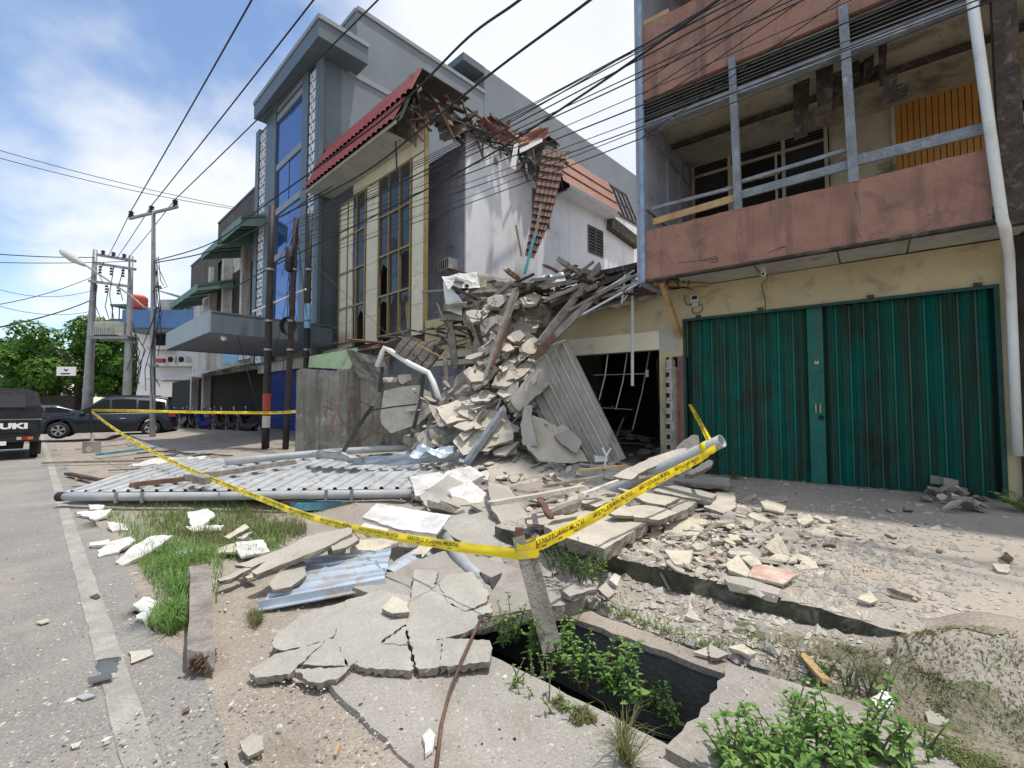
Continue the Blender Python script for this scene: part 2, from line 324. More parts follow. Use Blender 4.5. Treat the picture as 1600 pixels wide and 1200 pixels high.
K['core']=mat('dark_packed_rubble',(.33,.30,.255),(.17,.15,.125),sc=7,fine=.5,bump=1.2,bsc=25)
K['bark']=mat('grey_brown_bark',(.14,.11,.085),(.09,.07,.055),sc=8,fine=.3,bump=.8)
def glassmat(name,base,rough=.06,spec=.9,metal=.0,ior=1.9):
    m=bpy.data.materials.new(name); m.use_nodes=True; t=m.node_tree; b=t.nodes['Principled BSDF']; n=t.nodes.new
    g=n('ShaderNodeNewGeometry'); q=n('ShaderNodeTexNoise'); q.inputs['Scale'].default_value=.6; t.links.new(g.outputs['Position'],q.inputs['Vector'])
    bp=n('ShaderNodeBump'); bp.inputs['Strength'].default_value=.15; bp.inputs['Distance'].default_value=.1; t.links.new(q.outputs['Fac'],bp.inputs['Height']); t.links.new(bp.outputs[0],b.inputs['Normal'])
    b.inputs['Base Color'].default_value=(*base,1); b.inputs['Roughness'].default_value=rough; b.inputs['Metallic'].default_value=metal; b.inputs['Specular IOR Level'].default_value=spec; b.inputs['IOR'].default_value=ior
    return m
K['bglass']=glassmat('blue_reflective_glass',(.06,.13,.34),.08,.8,.6)
K['dglass']=glassmat('dark_window_glass',(.035,.04,.045),.08,.5,.0,1.45)
# ================= ground, drain, terrace =================
E0=V((.79,3.91,0)); QD=V((-.737,.676,0)); DD=V((.676,.737,0))
def W(q,d,z=0): return E0+QD*q+DD*d+V((0,0,z))
def qd(p): r=V((p[0],p[1],0))-E0; return r.dot(QD),r.dot(DD)
def nse(x,y,s,o=0): return noise.noise(V((x*s,y*s,o)))
def in_terr(q,d):
    if d<=0: return False
    lim=1.35+.17*d if d<.9 else (1.5+.286*(d-.9) if d<2.3 else 1.9+(d-2.3)*2.4)
    return q<min(5.2,lim)
def gh(q,d):
    """height of the open ground"""
    h=.022*nse(q,d,.9)+.010*nse(q,d,3.5,5)+.006*nse(q,d,11,9)
    if d>-.42: h+=.15*min(1,max(0,(d+.42)/.34))*(1+.25*nse(q,d,3,7))
    if d>-.45 and q<-.9: h+=.06*min(1,(-q-.9)/2)*max(0,min(1,(d+.45)*3))
    h+= .16*max(0,min(1,(d-1)/4))*max(0,min(1,(q-4)/3))
    if q<-1.6: h+=.24*min(1,(-q-1.6)/.7)*max(0,min(1,(d+.55)/.5))*(1+.3*nse(q,d,4,2))
    if -.50<d<-.40 and -1.5<q<0: h-=.13
    if -1.42<d<-.56 and -1.62<q<1.1: h=-.66
    if d<-2.3: h*=.35
    if q>1.2 and d>0: h+=.20*min(1,d/2.4)*min(1,(q-1.2)/.5)
    if d>.25 and in_terr(q,d): h=min(h,.12)
    return h
def axis(a,b,stp,lo,hi,g):
    xs=[a]
    while xs[-1]<b: xs.append(xs[-1]+stp)
    s=stp
    while xs[-1]<hi: s*=g; xs.append(xs[-1]+s)
    s=stp
    while xs[0]>lo: s*=g; xs.insert(0,xs[0]-s)
    return xs
qs=axis(-3.2,3.2,.04,-700,1400,1.09); ds=axis(-2.4,.5,.04,-700,700,1.09)
g=M(); nq=len(qs); nd=len(ds)
for d in ds:
    for q in qs: g.v.append(W(q,d,gh(q,d)))
g.f=[(j*nq+i,(j+1)*nq+i,(j+1)*nq+i+1,j*nq+i+1) for j in range(nd-1) for i in range(nq-1)]; g.mi=[0]*len(g.f)
ground=g.build('ground',K['ground'],smooth=True,origin=(0,0,0),kind='structure')
# road sheet (street side), ragged outer edge
rd=M()
LP=V((-1.5,1.96,0)); LD=V((-1.04,1,0)).normalized(); LN=V((LD.y,-LD.x,0))   # LN points to the right of the street
def road_pt(t,o,z): return LP+LD*t+LN*o+V((0,0,z))
ts=[-12,-8,-5]+[i*.25 for i in range(-14,80)]+[22,26,32,40,55,80,140,400,1000]
def zt(p): return .35*.022*nse(*qd(p),.9)+.35*.01*nse(*qd(p),3.5,5)+.35*.006*nse(*qd(p),11,9)
offs=[-300,-60,-20,-12,-9,-7,-5.5]+[-4.5+.25*i for i in range(20)]
rows=[]
for t in ts:
    e=.28+.13*nse(t,0,.8)+.05*nse(t,0,4)
    rows.append([road_pt(t,o,0) for o in offs]+[road_pt(t,e,0)])
b=0; nn=len(offs)+1
for r in rows:
    for p in r: rd.v.append(V((p.x,p.y,zt(p)+.009)))
rd.f=[(j*nn+i,j*nn+i+1,(j+1)*nn+i+1,(j+1)*nn+i) for j in range(len(rows)-1) for i in range(nn-1)]; rd.mi=[0]*len(rd.f)
road=rd.build('road',K['road'],smooth=True,origin=(0,0,0),kind='structure')
mk_=M()
for i in range(len(ts)-1):
    if ts[i]>60: break
    for k in range(2):
        pass
def strip(t0,t1,o0,o1):
    n=max(1,int((t1-t0)/.15)); 
    L=[];Rr=[]
    for i in range(n+1):
        t=t0+(t1-t0)*i/n; a=o0+.012*nse(t,1,5); c=o1+.012*nse(t,7,5)
        p=road_pt(t,a,0); q=road_pt(t,c,0); L.append(V((p.x,p.y,zt(p)+.014))); Rr.append(V((q.x,q.y,zt(q)+.014)))
    b=len(mk_.v); mk_.v+=L+Rr
    for i in range(n): mk_.f.append((b+i,b+n+1+i,b+n+2+i,b+i+1)); mk_.mi.append(0)
strip(-2,60,-.06,.06)
mk_.build('road_marking',K['mark'],origin=(0,0,0),kind='structure')
# concrete apron beside the drain
def jag(pts,step,amp,seed=0,closed=True):
    out=[]; rr=random.Random(seed)
    n=len(pts)
    for i in range(n if closed else n-1):
        a=V(pts[i]); c=V(pts[(i+1)%n]); L=(c-a).length; k=max(1,int(L/step))
        d=(c-a); perp=V((-d.y,d.x,0)); perp=perp.normalized() if perp.length>1e-6 else V((0,0,0))
        for j in range(k):
            p=a.lerp(c,j/k)
            if j: p=p+perp*(rr.uniform(-amp,amp))
            out.append(p)
    if not closed: out.append(V(pts[-1]))
    return out
def flat_prism(m,pts,z0,z1):
    n=len(pts); b=len(m.v)
    m.v+=[V((p.x,p.y,z0)) for p in pts]+[V((p.x,p.y,z1)) for p in pts]
    m.f.append(tuple(b+n+i for i in range(n))); m.mi.append(m.i)
    for i in range(n): m.f.append((b+i,b+(i+1)%n,b+n+(i+1)%n,b+n+i)); m.mi.append(m.i)
def ccw(pts):
    a=sum(pts[i].x*pts[(i+1)%len(pts)].y-pts[(i+1)%len(pts)].x*pts[i].y for i in range(len(pts)))
    return pts if a>0 else pts[::-1]
ap=M()
pp=[G(500,1060),W(.9,-1.40),W(.02,-1.40),W(-.35,-1.38),W(-3.4,-1.38),W(-3.4,-3.2),G(640,1400),G(700,1270)]
flat_prism(ap,ccw(jag(pp,.12,.012,3)),-.12,.030)
ap.build('pavement_apron',K['apron'],kind='structure')
# drain walls, floor, water
dr=M()
def qbox(m,q0,q1,d0,d1,z0,z1):
    m.hexa([W(q0,d0,z0),W(q1,d0,z0),W(q1,d1,z0),W(q0,d1,z0),W(q0,d0,z1),W(q1,d0,z1),W(q1,d1,z1),W(q0,d1,z1)])
dr.i=0; qbox(dr,-1.7,1.2,-.61,-.50,-.7,.012)
qbox(dr,-1.7,1.2,-1.47,-1.37,-.7,-.01)
qbox(dr,1.08,1.2,-1.37,-.61,-.7,.0); qbox(dr,-1.7,-1.55,-1.37,-.61,-.7,.0)
dr.build('drain_channel',K['drain'],kind='structure')
dt=M(); pts=ccw(jag([W(-1.7,-.635),W(-1.7,-.48),W(1.2,-.48),W(1.2,-.635)],.09,.018,5)); flat_prism(dt,pts,-.01,.028)
dt.build('drain_kerb',K['ground'],kind='structure')
wt=M(); qbox(wt,-1.55,1.08,-1.37,-.61,-.56,-.50); wt.build('drain_water',K['water'],kind='structure')
# cover slabs over the drain
def jslab(name,label,cat,pts,z0,z1,m,seed=1,amp=.014,step=.07,group=None,top=None):
    mm=M(); P=ccw(jag([V((p[0],p[1],0)) for p in pts],step,amp,seed)); n=len(P); rr=random.Random(seed)
    c=sum(P,V((0,0,0)))/n
    bot=[p+(c-p).normalized()*rr.uniform(-.01,.03) for p in P]
    mm.i=1
    mm.v=[V((p.x,p.y,z0)) for p in bot]+[V((p.x,p.y,(z0+z1)/2+rr.uniform(-.2,.2)*(z1-z0)))+(p-c).normalized()*rr.uniform(-.008,.012) for p in P]+[V((p.x,p.y,z1)) for p in P]
    for k in (0,1):
        for i in range(n): mm.f.append((k*n+i,k*n+(i+1)%n,(k+1)*n+(i+1)%n,(k+1)*n+i)); mm.mi.append(1)
    mm.f.append(tuple(2*n+i for i in range(n))); mm.mi.append(0)
    mm.f.append(tuple(range(n))[::-1]); mm.mi.append(1)
    return tag(mm.build(name,[m,top or K['conc_edge']]),label,cat,group)
jslab('drain_cover_slab','long concrete slab bridging the open drain beside the tape stake','slab',[W(-.12,-.52),W(-.06,-.72),W(.14,-1.08),W(.34,-1.5),W(1.5,-1.55),W(1.5,-.35),W(.15,-.38)],.02,.125,K['apron'],4)
jslab('drain_cover_slab','wide concrete slab covering the drain at the right end of its opening','slab',[W(-1.15,-.60),W(-1.19,-1.02),W(-1.16,-1.46),W(-3.6,-1.52),W(-3.6,-.52),W(-1.9,-.50)],.0,.075,K['apron'],8)
# raised terrace in front of the shops
te=M()
edge=[W(5.2,3.6),W(3.4,3.0),W(1.9,2.3),W(1.5,.9),W(1.35,.04),W(1.0,.03),W(.2,0),W(-.5,.03),W(-1.05,.05),W(-1.4,0),W(-2.0,-.03),W(-2.35,.02),W(-2.8,.12),W(-3.6,.3),W(-5.5,.35),W(-9,.35)]
edge=jag(edge,.10,.025,9,closed=False)
poly=edge+[W(-9,14),W(5.2,14)]
P=ccw(poly); n=len(P)
te.i=0; te.v=[V((p.x,p.y,-.1)) for p in P]+[V((p.x,p.y,.12))+V((.02*nse(p.x,p.y,6),.02*nse(p.x,p.y,6,3),0)) for p in P]+[V((p.x,p.y,.292+.006*nse(p.x,p.y,4))) for p in P]
for k in (0,1):
    for i in range(n): te.f.append((k*n+i,k*n+(i+1)%n,(k+1)*n+(i+1)%n,(k+1)*n+i)); te.mi.append(1)
te.f.append(tuple(2*n+i for i in range(n))); te.mi.append(0)
te.build('terrace',[K['terrace'],K['moss']],kind='structure')
TZ=.30
def zg(x,y):
    q,d=qd((x,y))
    if in_terr(q,d): return .295
    if d<-1.4 and q<.95: return .03
    if d<-.5 and q<-1.17: return .076
    return gh(q,d)
def GZ(px,py,extra=0):
    """point of the visible ground (terrace or lower ground) under a pixel"""
    p=G(px,py,.295); q,d=qd(p)
    if in_terr(q,d): return p+V((0,0,extra))
    z=0
    for _ in range(4):
        p=G(px,py,z); z=zg(p.x,p.y)
    return V((p.x,p.y,z+extra))

# patchy mossy growth on the soil at the right
def mosspatch(name,pc,rq,rd,seed,label=None):
    m=M(); n=46; k=14; c=GZ(*pc); q0,d0=qd(c); b=0
    for j in range(k+1):
        for i in range(n):
            a=2*math.pi*i/n; r_=(j/k)*(1+.55*noise.noise(V((math.cos(a)*1.8,math.sin(a)*1.8,seed)))+.22*noise.noise(V((math.cos(a)*6,math.sin(a)*6,seed)))); p=W(q0+rq*r_*math.cos(a),d0+rd*r_*math.sin(a)); z=zg(p.x,p.y)
            m.v.append(V((p.x,p.y,z+.004+.012*(1-j/k)**.5*(1+nse(p.x,p.y,14)))))
    for j in range(k):
        for i in range(n): m.f.append((j*n+i,j*n+(i+1)%n,(j+1)*n+(i+1)%n,(j+1)*n+i)); m.mi.append(0)
    m.build(name,K['moss2'],smooth=True,origin=(0,0,0),kind='structure')
for i,(pc,a,b_) in enumerate((((1500,1060),.40,.15),((1580,1090),.3,.16),((1440,1030),.22,.08),((1380,1000),.25,.05),((1250,960),.4,.05),((1540,1010),.26,.08),((1290,1075),.16,.07),((1010,915),.35,.035))): mosspatch('moss_patch',pc,a,b_,i*3.3)
# ================= right shophouse (FR frame) =================
O=FR.pt(0,0,TZ)
shop=thing('shophouse',O,'three storey shophouse with a closed green folding gate and pink balcony parapet','building')
def pxu(px,v=0):
    "u on plane v for a pixel column (at horizon height)"
    return FR.hit(px,632,v)[0]
U0=pxu(1072); U1=pxu(1564); ZT=3.12
UL=-1.40; UE=9.0
# ground floor wall
m=M(); m.fb(FR,UL,U0,-.2,0,2.44,3.7); m.fb(FR,U0,U1,-.2,0,ZT,3.7); m.fb(FR,U1,3.32,-.2,0,.2,3.7)
m.build('ground_floor_wall',K['yellow'],shop)
m=M(); m.fb(FR,3.32,UE,-.2,.02,.2,3.7); m.build('ground_floor_wall',K['brick'],shop)
# gate frame
m=M(); m.fb(FR,U0-.03,U1+.03,-.02,.03,ZT-.045,ZT); m.fb(FR,U0-.03,U0+.015,-.06,.025,TZ,ZT-.045); m.fb(FR,U1-.02,U1+.03,-.06,.025,TZ,ZT-.045)
m.build('gate_frame',K['greenf'],shop)
# gate : folding panels
uc0=pxu(1265,-.08); uc1=pxu(1288,-.08)
def pleats(m,ua,ub,n,z0,z1):
    pr=[]
    for i in range(n):
        a=ua+(ub-ua)*i/n; w=(ub-ua)/n
        ph=RN.uniform(-.012,.012)
        for t,dv in ((0,-.10),(.06,-.10),(.09,-.088),(.12,-.10),(.28,-.055),(.31,-.042),(.34,-.05),(.44,-.008+ph),(.47,.004+ph),(.50,-.006+ph),(.53,.004+ph),(.56,-.008+ph),(.66,-.05),(.69,-.042),(.72,-.055),(.88,-.10),(.91,-.088),(.94,-.10)):
            pr.append((a+w*t,-.07+dv))
    pr.append((ub,-.13))
    b=len(m.v)
    for z in (z0,z1):
        for u,v in pr: m.v.append(FR.pt(u,v,z+ (RN.uniform(-.006,.006))))
    k=len(pr)
    for i in range(k-1): m.f.append((b+i,b+i+1,b+k+i+1,b+k+i)); m.mi.append(m.i)
m=M(); pleats(m,U0,uc0,9,TZ+.02,ZT-.03); m.build('folding_gate_leaf',K['green'],shop)
m=M(); pleats(m,uc1,U1,11,TZ+.02,ZT-.03); m.build('folding_gate_leaf',K['green'],shop)
m=M(); m.fb(FR,uc0-.005,uc1+.005,-.12,-.075,TZ+.02,ZT-.03)
k=10
for i in range(k+1):
    u=uc0+(uc1-uc0)*i/k; m.fb(FR,u-.004,u+.004,-.076,-.066,TZ+.03,ZT-.06)
for z in (.55,1.05,1.55,2.1,2.7): m.fb(FR,uc0,uc1,-.066,-.060,z,z+.012)
cen=m.build('gate_centre_strip',K['green_l'],shop)
m=M(); 
for pxx in (1275.,1282.):
    u,z=FR.hit(pxx,638,-.05); 
    for s in (-.045,.045): m.tube([FR.pt(u,-.03,z+s*.9),FR.pt(u,-.06,z+s)],.006,6)
    m.tube([FR.pt(u,-.03,z-.07),FR.pt(u,-.03,z+.07)],.011,8)
m.build('gate_handle',K['brass'],cen)
m=M(); u,z=FR.hit(1283,652,-.05); m.fb(FR,u-.03,u+.03,-.06,-.035,z-.035,z+.03); m.tube([FR.pt(u,-.035,z),FR.pt(u,-.02,z)],.03,12)
m.build('lock_case',K['dark'],cen)
pl=thing('padlock',FR.pt(*FR.hit(1276,564,-.04)[:1],-.05,FR.hit(1276,564,-.04)[1]-.03),'brass padlock hanging on the centre strip of the green gate','padlock')
u,z=FR.hit(1276,566,-.04)
m=M(); m.fb(FR,u-.028,u+.028,-.058,-.035,z-.03,z+.012); m.build('lock_body',K['brass'],pl)
m=M(); m.tube([FR.pt(u-.018,-.047,z+.01),FR.pt(u-.018,-.047,z+.045),FR.pt(u,-.047,z+.06),FR.pt(u+.018,-.047,z+.045),FR.pt(u+.018,-.047,z+.01)],.005,6); m.build('shackle',K['steel'],pl)
# dark void behind gate not needed: solid inner wall
m=M(); m.fb(FR,UL,UE,-.6,-.5,.2,3.7); m.build('inner_wall',K['inner'],shop)
# step / sill at gate foot
m=M(); m.fb(FR,U0-.3,U1+.3,-.2,-.0,.2,TZ+.015); m.build('threshold',K['conc_edge'],shop)
# balcony slab + soffit boards
VB=1.05
m=M(); m.fb(FR,UL,UE,-4.5,VB-.12,3.76,3.88); m.build('floor_slab',K['conc'],shop)
joints=[pxu(p,.5) for p in (1130,)]
us=[-.75,.25,1.32,2.1,3.2]; 
for a,c in zip([-.95]+us[1:-1],us[1:]):
    m=M(); z=3.715+RN.uniform(-.006,.006); m.fb(FR,a+.01,c-.01,.0,VB-.12,z,z+.02); m.build('soffit_board',K['soffit'],shop)
m=M(); m.fb(FR,3.45,UE,.0,VB-.12,3.71,3.73); m.build('soffit_board',K['soffit'],shop)
# broken soffit corner: hanging laths
m=M()
for i in range(16):
    a=FR.pt(UL+RN.uniform(0,.6),RN.uniform(.2,1.0),3.72+RN.uniform(-.02,.04)); c=a+FR.U*RN.uniform(-.1,.5)+FR.N*RN.uniform(-.3,.2)+V((0,0,RN.uniform(-.12,.02)))
    m.beam(a,c,.03,.015,tw=RN.random())
m.build('broken_soffit_lath',K['wood_d'],shop)
# parapet
UP1=pxu(1572,VB)  # near pipe
PT=4.53
m=M()
def parapet(m,u0,u1,z0,z1,seed):
    n=int((u1-u0)/.12); rr=random.Random(seed)
    top=[(u0+(u1-u0)*i/n, z1+.012*nse(i*.4,seed,1)+ (rr.uniform(-.008,.008))) for i in range(n+1)]
    b=len(m.v)
    for v in (VB,VB-.12):
        for u,z in top: m.v.append(FR.pt(u,v,z0)); m.v.append(FR.pt(u,v,z))
    k=2*(n+1)
    for i in range(n):
        a=b+2*i; m.f+=[(a,a+2,a+3,a+1),(k+a,k+a+1,k+a+3,k+a+2),(a+1,a+3,k+a+3,k+a+1),(a,k+a,k+a+2,a+2)]
    m.f+=[(b,b+1,b+k+1,b+k),(b+2*n,b+k+2*n,b+k+2*n+1,b+2*n+1)]; m.mi+=[m.i]*(4*n+2)
parapet(m,UL+.02,UP1-.04,3.68,PT,3); m.build('balcony_parapet',K['pink'],shop)
m=M(); parapet(m,UP1+.26,UE,3.68,PT,5); m.build('balcony_parapet',K['pink'],shop)
m=M(); m.fb(FR,UL,UP1,VB-.10,VB+.02,3.645,3.68); m.build('drip_edge',K['wood_d'],shop)
# crack lines in the parapet
m=M()
def crackline(pxs,r=.006,F=FR,v=VB):
    pts=[F.pt(*[F.hit(x,y,v+.001)[0]],v+.001,F.hit(x,y,v+.001)[1]) for x,y in pxs]
    b=len(m.v)
    for i,p in enumerate(pts):
        w=r*(.4+RN.random()); m.v+= [p-V((w*.5,0,w))*.7,p+V((w*.5,0,w))*.7]
    for i in range(len(pts)-1): a=b+2*i; m.f.append((a,a+1,a+3,a+2)); m.mi.append(0)
crackline([(1100,408),(1122,403),(1121,408),(1108,410)],.014); crackline([(1336,300),(1342,318),(1345,330),(1341,345),(1338,358),(1345,372)],.006); crackline([(1152,355),(1151,375),(1154,395),(1158,410)],.004)
crackline([(1060,410),(1080,409),(1100,406),(1122,399)],.008); crackline([(1200,395),(1215,388),(1228,384),(1214,392),(1210,402)],.010); crackline([(1440,340),(1455,335),(1465,322),(1470,305)],.004)
m.build('parapet_crack',K['dark'],shop)
# dark spill stain on parapet: soot band is a mark with its own outline
m=M(); 
prof=[(1072,366),(1108,355),(1112,352),(1100,376),(1095,400),(1090,424),(1080,428),(1062,434),(1064,410),(1068,388)]
# posts
def postpx(px0,pyt,pyb,wd,mtl,name='balcony_post',v=VB-.04,lean=0):
    u,zt_=FR.hit(px0,pyt,v); u2,zb=FR.hit(px0+lean,pyb,v)
    m=M(); a=FR.pt(u2,v,PT-.012); c=FR.pt(u,v,zt_); m.beam(a,c,wd,wd,up=FR.N); return m.build(name,mtl,shop)
postpx(1144,92,326,.10,K['greyblue'],lean=10)
postpx(1317,12,278,.11,K['greyblue'],lean=17)
# blue edge strip at the left end wall
m=M(); m.fb(FR,UL-.02,UL+.05,VB-.02,VB+.04,3.64,10.2); m.build('blue_edge_strip',K['bluepaint'],shop)
m=M(); m.fb(FR,UL-.10,UL+.02,-9,VB,3.64,10.2); m.build('end_wall',K['lav'],shop)
m=M(); m.fb(FR,UL-.12,UL,-9,0,0.2,3.64); m.build('end_wall',K['yellow'],shop)
# inner face framing on end wall
m=M(); 
for z in (4.95,6.3): m.fb(FR,UL+.02,UL+.06,-1.5,VB-.1,z,z+.09)
for v in (-.2,-.9): m.fb(FR,UL+.021,UL+.07,v,v+.09,4.0,6.75)
m.build('end_wall_batten',K['lav'],shop)
# rails
def railpx(p0,p1,h,mtl,v=VB-.06,name='balcony_rail',t=.035):
    a=FR.hit(*p0,v); c=FR.hit(*p1,v); m=M(); m.beam(FR.pt(a[0],v,a[1]),FR.pt(c[0],v,c[1]),t,h,up=(0,0,1)); return m.build(name,mtl,shop)
c6=lambda x,y:(990+x/2.608,y/2.608)
railpx(c6(75,850),c6(405,765),.05,K['greyblue'])
railpx(c6(80,905),c6(410,808),.11,K['wood_y'])
railpx(c6(432,742),c6(885,605),.05,K['greyblue'])
railpx(c6(435,795),c6(890,668),.12,K['greyblue'])
railpx(c6(915,652),c6(1445,520),.14,K['greyblue'])
railpx((1592,187),(1640,172),.14,K['greyblue'])
# louvre band + beam
zb=FR.hit(1017,195,VB)[1]; zt2=FR.hit(1015,153,VB)[1]
m=M(); m.fb(FR,UL,UP1-.05,VB-.13,VB-.01,zb-.03,zb+.07); m.build('louvre_beam',K['greyblue'],shop)
m=M(); m.fb(FR,UP1+.25,UE,VB-.13,VB-.01,zb-.03,zb+.07); m.build('louvre_beam',K['greyblue'],shop)
m=M(); k=7
for i in range(k):
    z=zb+.09+(zt2-zb-.09)*(i+.3)/k
    m.hexa([FR.pt(UL+.05,VB-.11,z+.045),FR.pt(UE,VB-.11,z+.045),FR.pt(UE,VB-.03,z-.02),FR.pt(UL+.05,VB-.03,z-.02),FR.pt(UL+.05,VB-.11,z+.05),FR.pt(UE,VB-.11,z+.05),FR.pt(UE,VB-.03,z-.015),FR.pt(UL+.05,VB-.03,z-.015)])
m.build('louvre_band',K['louvre'],shop)
m=M(); m.fb(FR,UL,UE,VB-.16,VB-.13,zb,zt2); m.build('louvre_backing',K['sheet_d'],shop)
# upper parapet (pink) and storey above
ztp=FR.hit(1010,38,VB)[1]
VBo=VB; 
m=M(); parapet(m,UL+.05,UP1-.04,zt2,ztp,7); parapet(m,UP1+.26,UE,zt2,ztp,8); m.build('upper_parapet',K['pink'],shop)
m=M(); m.fb(FR,UL,UE,-4.5,VB-.13,zt2-.02,zt2+.1); m.build('upper_floor_slab',K['conc'],shop)
m=M(); m.fb(FR,UL+.02,UE,-1.75,-1.6,zt2+.1,10.2); m.build('upper_back_wall',K['dirtyw'],shop)
m=M(); m.fb(FR,UL-.1,UE,-9,VB+.3,10.2,10.35); m.build('roof_slab',K['conc'],shop)
m=M(); m.fb(FR,UL,UL+.5,-.9,VB-.02,ztp+.02,ztp+.1); m.build('upper_rail',K['wood_y'],shop)
# back wall of the balcony with openings
VK=-1.60
def kb(px,py): return FR.hit(px,py,VK)
m=M(); m.fb(FR,UL,UE,VK-.15,VK,3.88,zt2); m.build('balcony_back_wall',K['dirtyw'],shop)
def kq(x0,y0,x1,y1):   # crop6 corner coords -> u0,u1,z0,z1 using left edge/bottom & right edge/top
    a=kb(*c6(x0,y0)); c=kb(*c6(x1,y1)); return a,c
# window group: louvre transoms over dark panes
zl_top=kb(*c6(250,668))[1]; zl_bot=kb(*c6(250,745))[1]
edges=[250,385,400,605,622,798]; uu=[kb(*c6(x,600))[0] for x in edges]
# re-evaluate u at right heights
uu=[FR.hit(c6(x,0)[0],400,VK)[0] for x in edges]
zlt=[kb(*c6(x,y))[1] for x,y in ((250,668),(795,458))]; zlb=[kb(*c6(x,y))[1] for x,y in ((250,745),(795,545))]
ZLT=sum(zlt)/2; ZLB=sum(zlb)/2
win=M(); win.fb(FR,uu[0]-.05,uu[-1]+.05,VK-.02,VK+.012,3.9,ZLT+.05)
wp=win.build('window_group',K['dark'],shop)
fr=M()
for u in uu[::2]+[uu[-1]]: fr.fb(FR,u-.03,u+.03,VK+.012,VK+.06,3.9,ZLT+.05)
fr.fb(FR,uu[0]-.05,uu[-1]+.05,VK+.013,VK+.065,ZLT,ZLT+.05); fr.fb(FR,uu[0],uu[-1],VK+.013,VK+.055,ZLB-.03,ZLB+.02)
for uq in (.33,.66): 
    u=uu[0]+(uu[-1]-uu[0])*uq; fr.fb(FR,u-.02,u+.02,VK+.014,VK+.05,3.9,ZLB)
fr.fb(FR,uu[1],uu[3],VK+.014,VK+.05,ZLB-.42,ZLB-.38)
fr.build('window_frame',K['dirtyw'],wp)
sl_=M(); k=7
for i in range(k):
    z=ZLB+.03+(ZLT-ZLB-.03)*(i+.2)/k
    sl_.hexa([FR.pt(uu[0],VK+.015,z+.03),FR.pt(uu[-1],VK+.015,z+.03),FR.pt(uu[-1],VK+.05,z),FR.pt(uu[0],VK+.05,z),FR.pt(uu[0],VK+.015,z+.035),FR.pt(uu[-1],VK+.015,z+.035),FR.pt(uu[-1],VK+.05,z+.005),FR.pt(uu[0],VK+.05,z+.005)])
sl_.build('louvre_slats',K['louvre'],wp)
pn=M(); pn.fb(FR,uu[4]+.03,uu[5]-.03,VK+.013,VK+.02,ZLB-.75,ZLB-.06); pn.build('window_pane',K['dglass'],wp); pn=M(); pn.fb(FR,uu[0]+.03,uu[1]-.03,VK+.013,VK+.02,ZLB-.5,ZLB-.06); pn.build('window_pane',K['dglass'],wp)
# orange boarded door
du0=FR.hit(c6(1072,0)[0],250,VK)[0]; du1=FR.hit(c6(1440,0)[0],200,VK)[0]; dz=kb(*c6(1250,378))[1]
dm=M(); n=14
for i in range(n):
    a=du0+(du1-du0)*i/n; c=du0+(du1-du0)*(i+1)/n; dm.fb(FR,a+.006,c-.006,VK+.002,VK+.03,3.9,dz)
dd=dm.build('boarded_partition',K['orange'],shop)
dm=M(); dm.fb(FR,du0,du1,VK,VK+.01,3.9,dz); dm.build('partition_backing',K['wood_d'],shop)
dm=M(); dm.fb(FR,du0-.06,du0,VK,VK+.05,3.9,dz+.06); dm.fb(FR,du0-.06,du1,VK+.001,VK+.055,dz,dz+.06); dm.build('door_frame',K['dirtyw'],shop)
dm=M(); ul=FR.hit(c6(1110,0)[0],150,VK)[0]
k=8
for i in range(k):
    z=dz+.1+i*.055; dm.hexa([FR.pt(ul,VK+.005,z+.035),FR.pt(du1,VK+.005,z+.035),FR.pt(du1,VK+.05,z),FR.pt(ul,VK+.05,z),FR.pt(ul,VK+.005,z+.04),FR.pt(du1,VK+.005,z+.04),FR.pt(du1,VK+.05,z+.006),FR.pt(ul,VK+.05,z+.006)])
dm.build('louvre_slats',K['louvre'],shop)
# unit at far right: dark openings
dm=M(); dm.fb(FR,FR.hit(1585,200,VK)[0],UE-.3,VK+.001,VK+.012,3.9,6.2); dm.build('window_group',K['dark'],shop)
# ragged ceiling remains over the balcony
m=M()
for px,yt,yb,wd in ((685,270,575,.26),(780,235,430,.26),(838,225,425,.27),(905,190,350,.1),(930,185,345,.09),(960,180,330,.12),(990,190,300,.08),(1015,170,340,.1),(1060,150,200,.12),(1045,320,410,.16),(1085,330,400,.2)):
    v=.1+RN.uniform(-.3,.4); 
    x,y=c6(px,yt); u,zt3=FR.hit(x,y,v); x2,y2=c6(px,yb); u2,zb3=FR.hit(x2,y2,v)
    nseg=5; b=len(m.v)
    for i in range(nseg+1):
        t=i/nseg; uq=u+(u2-u)*t; z=zt3+(zb3-zt3)*t; ww=wd*(1-.3*t)*(1+.05*RN.uniform(-1,1)); vv=v+.10*math.sin(t*2+px)
        m.v+=[FR.pt(uq-ww/2,vv,z),FR.pt(uq+ww/2,vv+.03,z+RN.uniform(-.01,.01)),FR.pt(uq-ww/2,vv-.012,z),FR.pt(uq+ww/2,vv+.018,z)]
    for i in range(nseg):
        a=b+4*i; m.f+=[(a,a+1,a+5,a+4),(a+2,a+6,a+7,a+3),(a,a+4,a+6,a+2),(a+1,a+3,a+7,a+5)]; m.mi+=[0]*4
m.build('hanging_ceiling_strip',K['wood_d'],shop)
m=M(); m.fb(FR,UL+.03,UE,-1.6,VB-.2,6.70,6.74); m.build('balcony_ceiling',K['dirtyw'],shop)
m=M(); m.fb(FR,UL+.1,UE,-.3,-.22,6.54,6.62); m.build('ceiling_joist',K['wood_d'],shop)
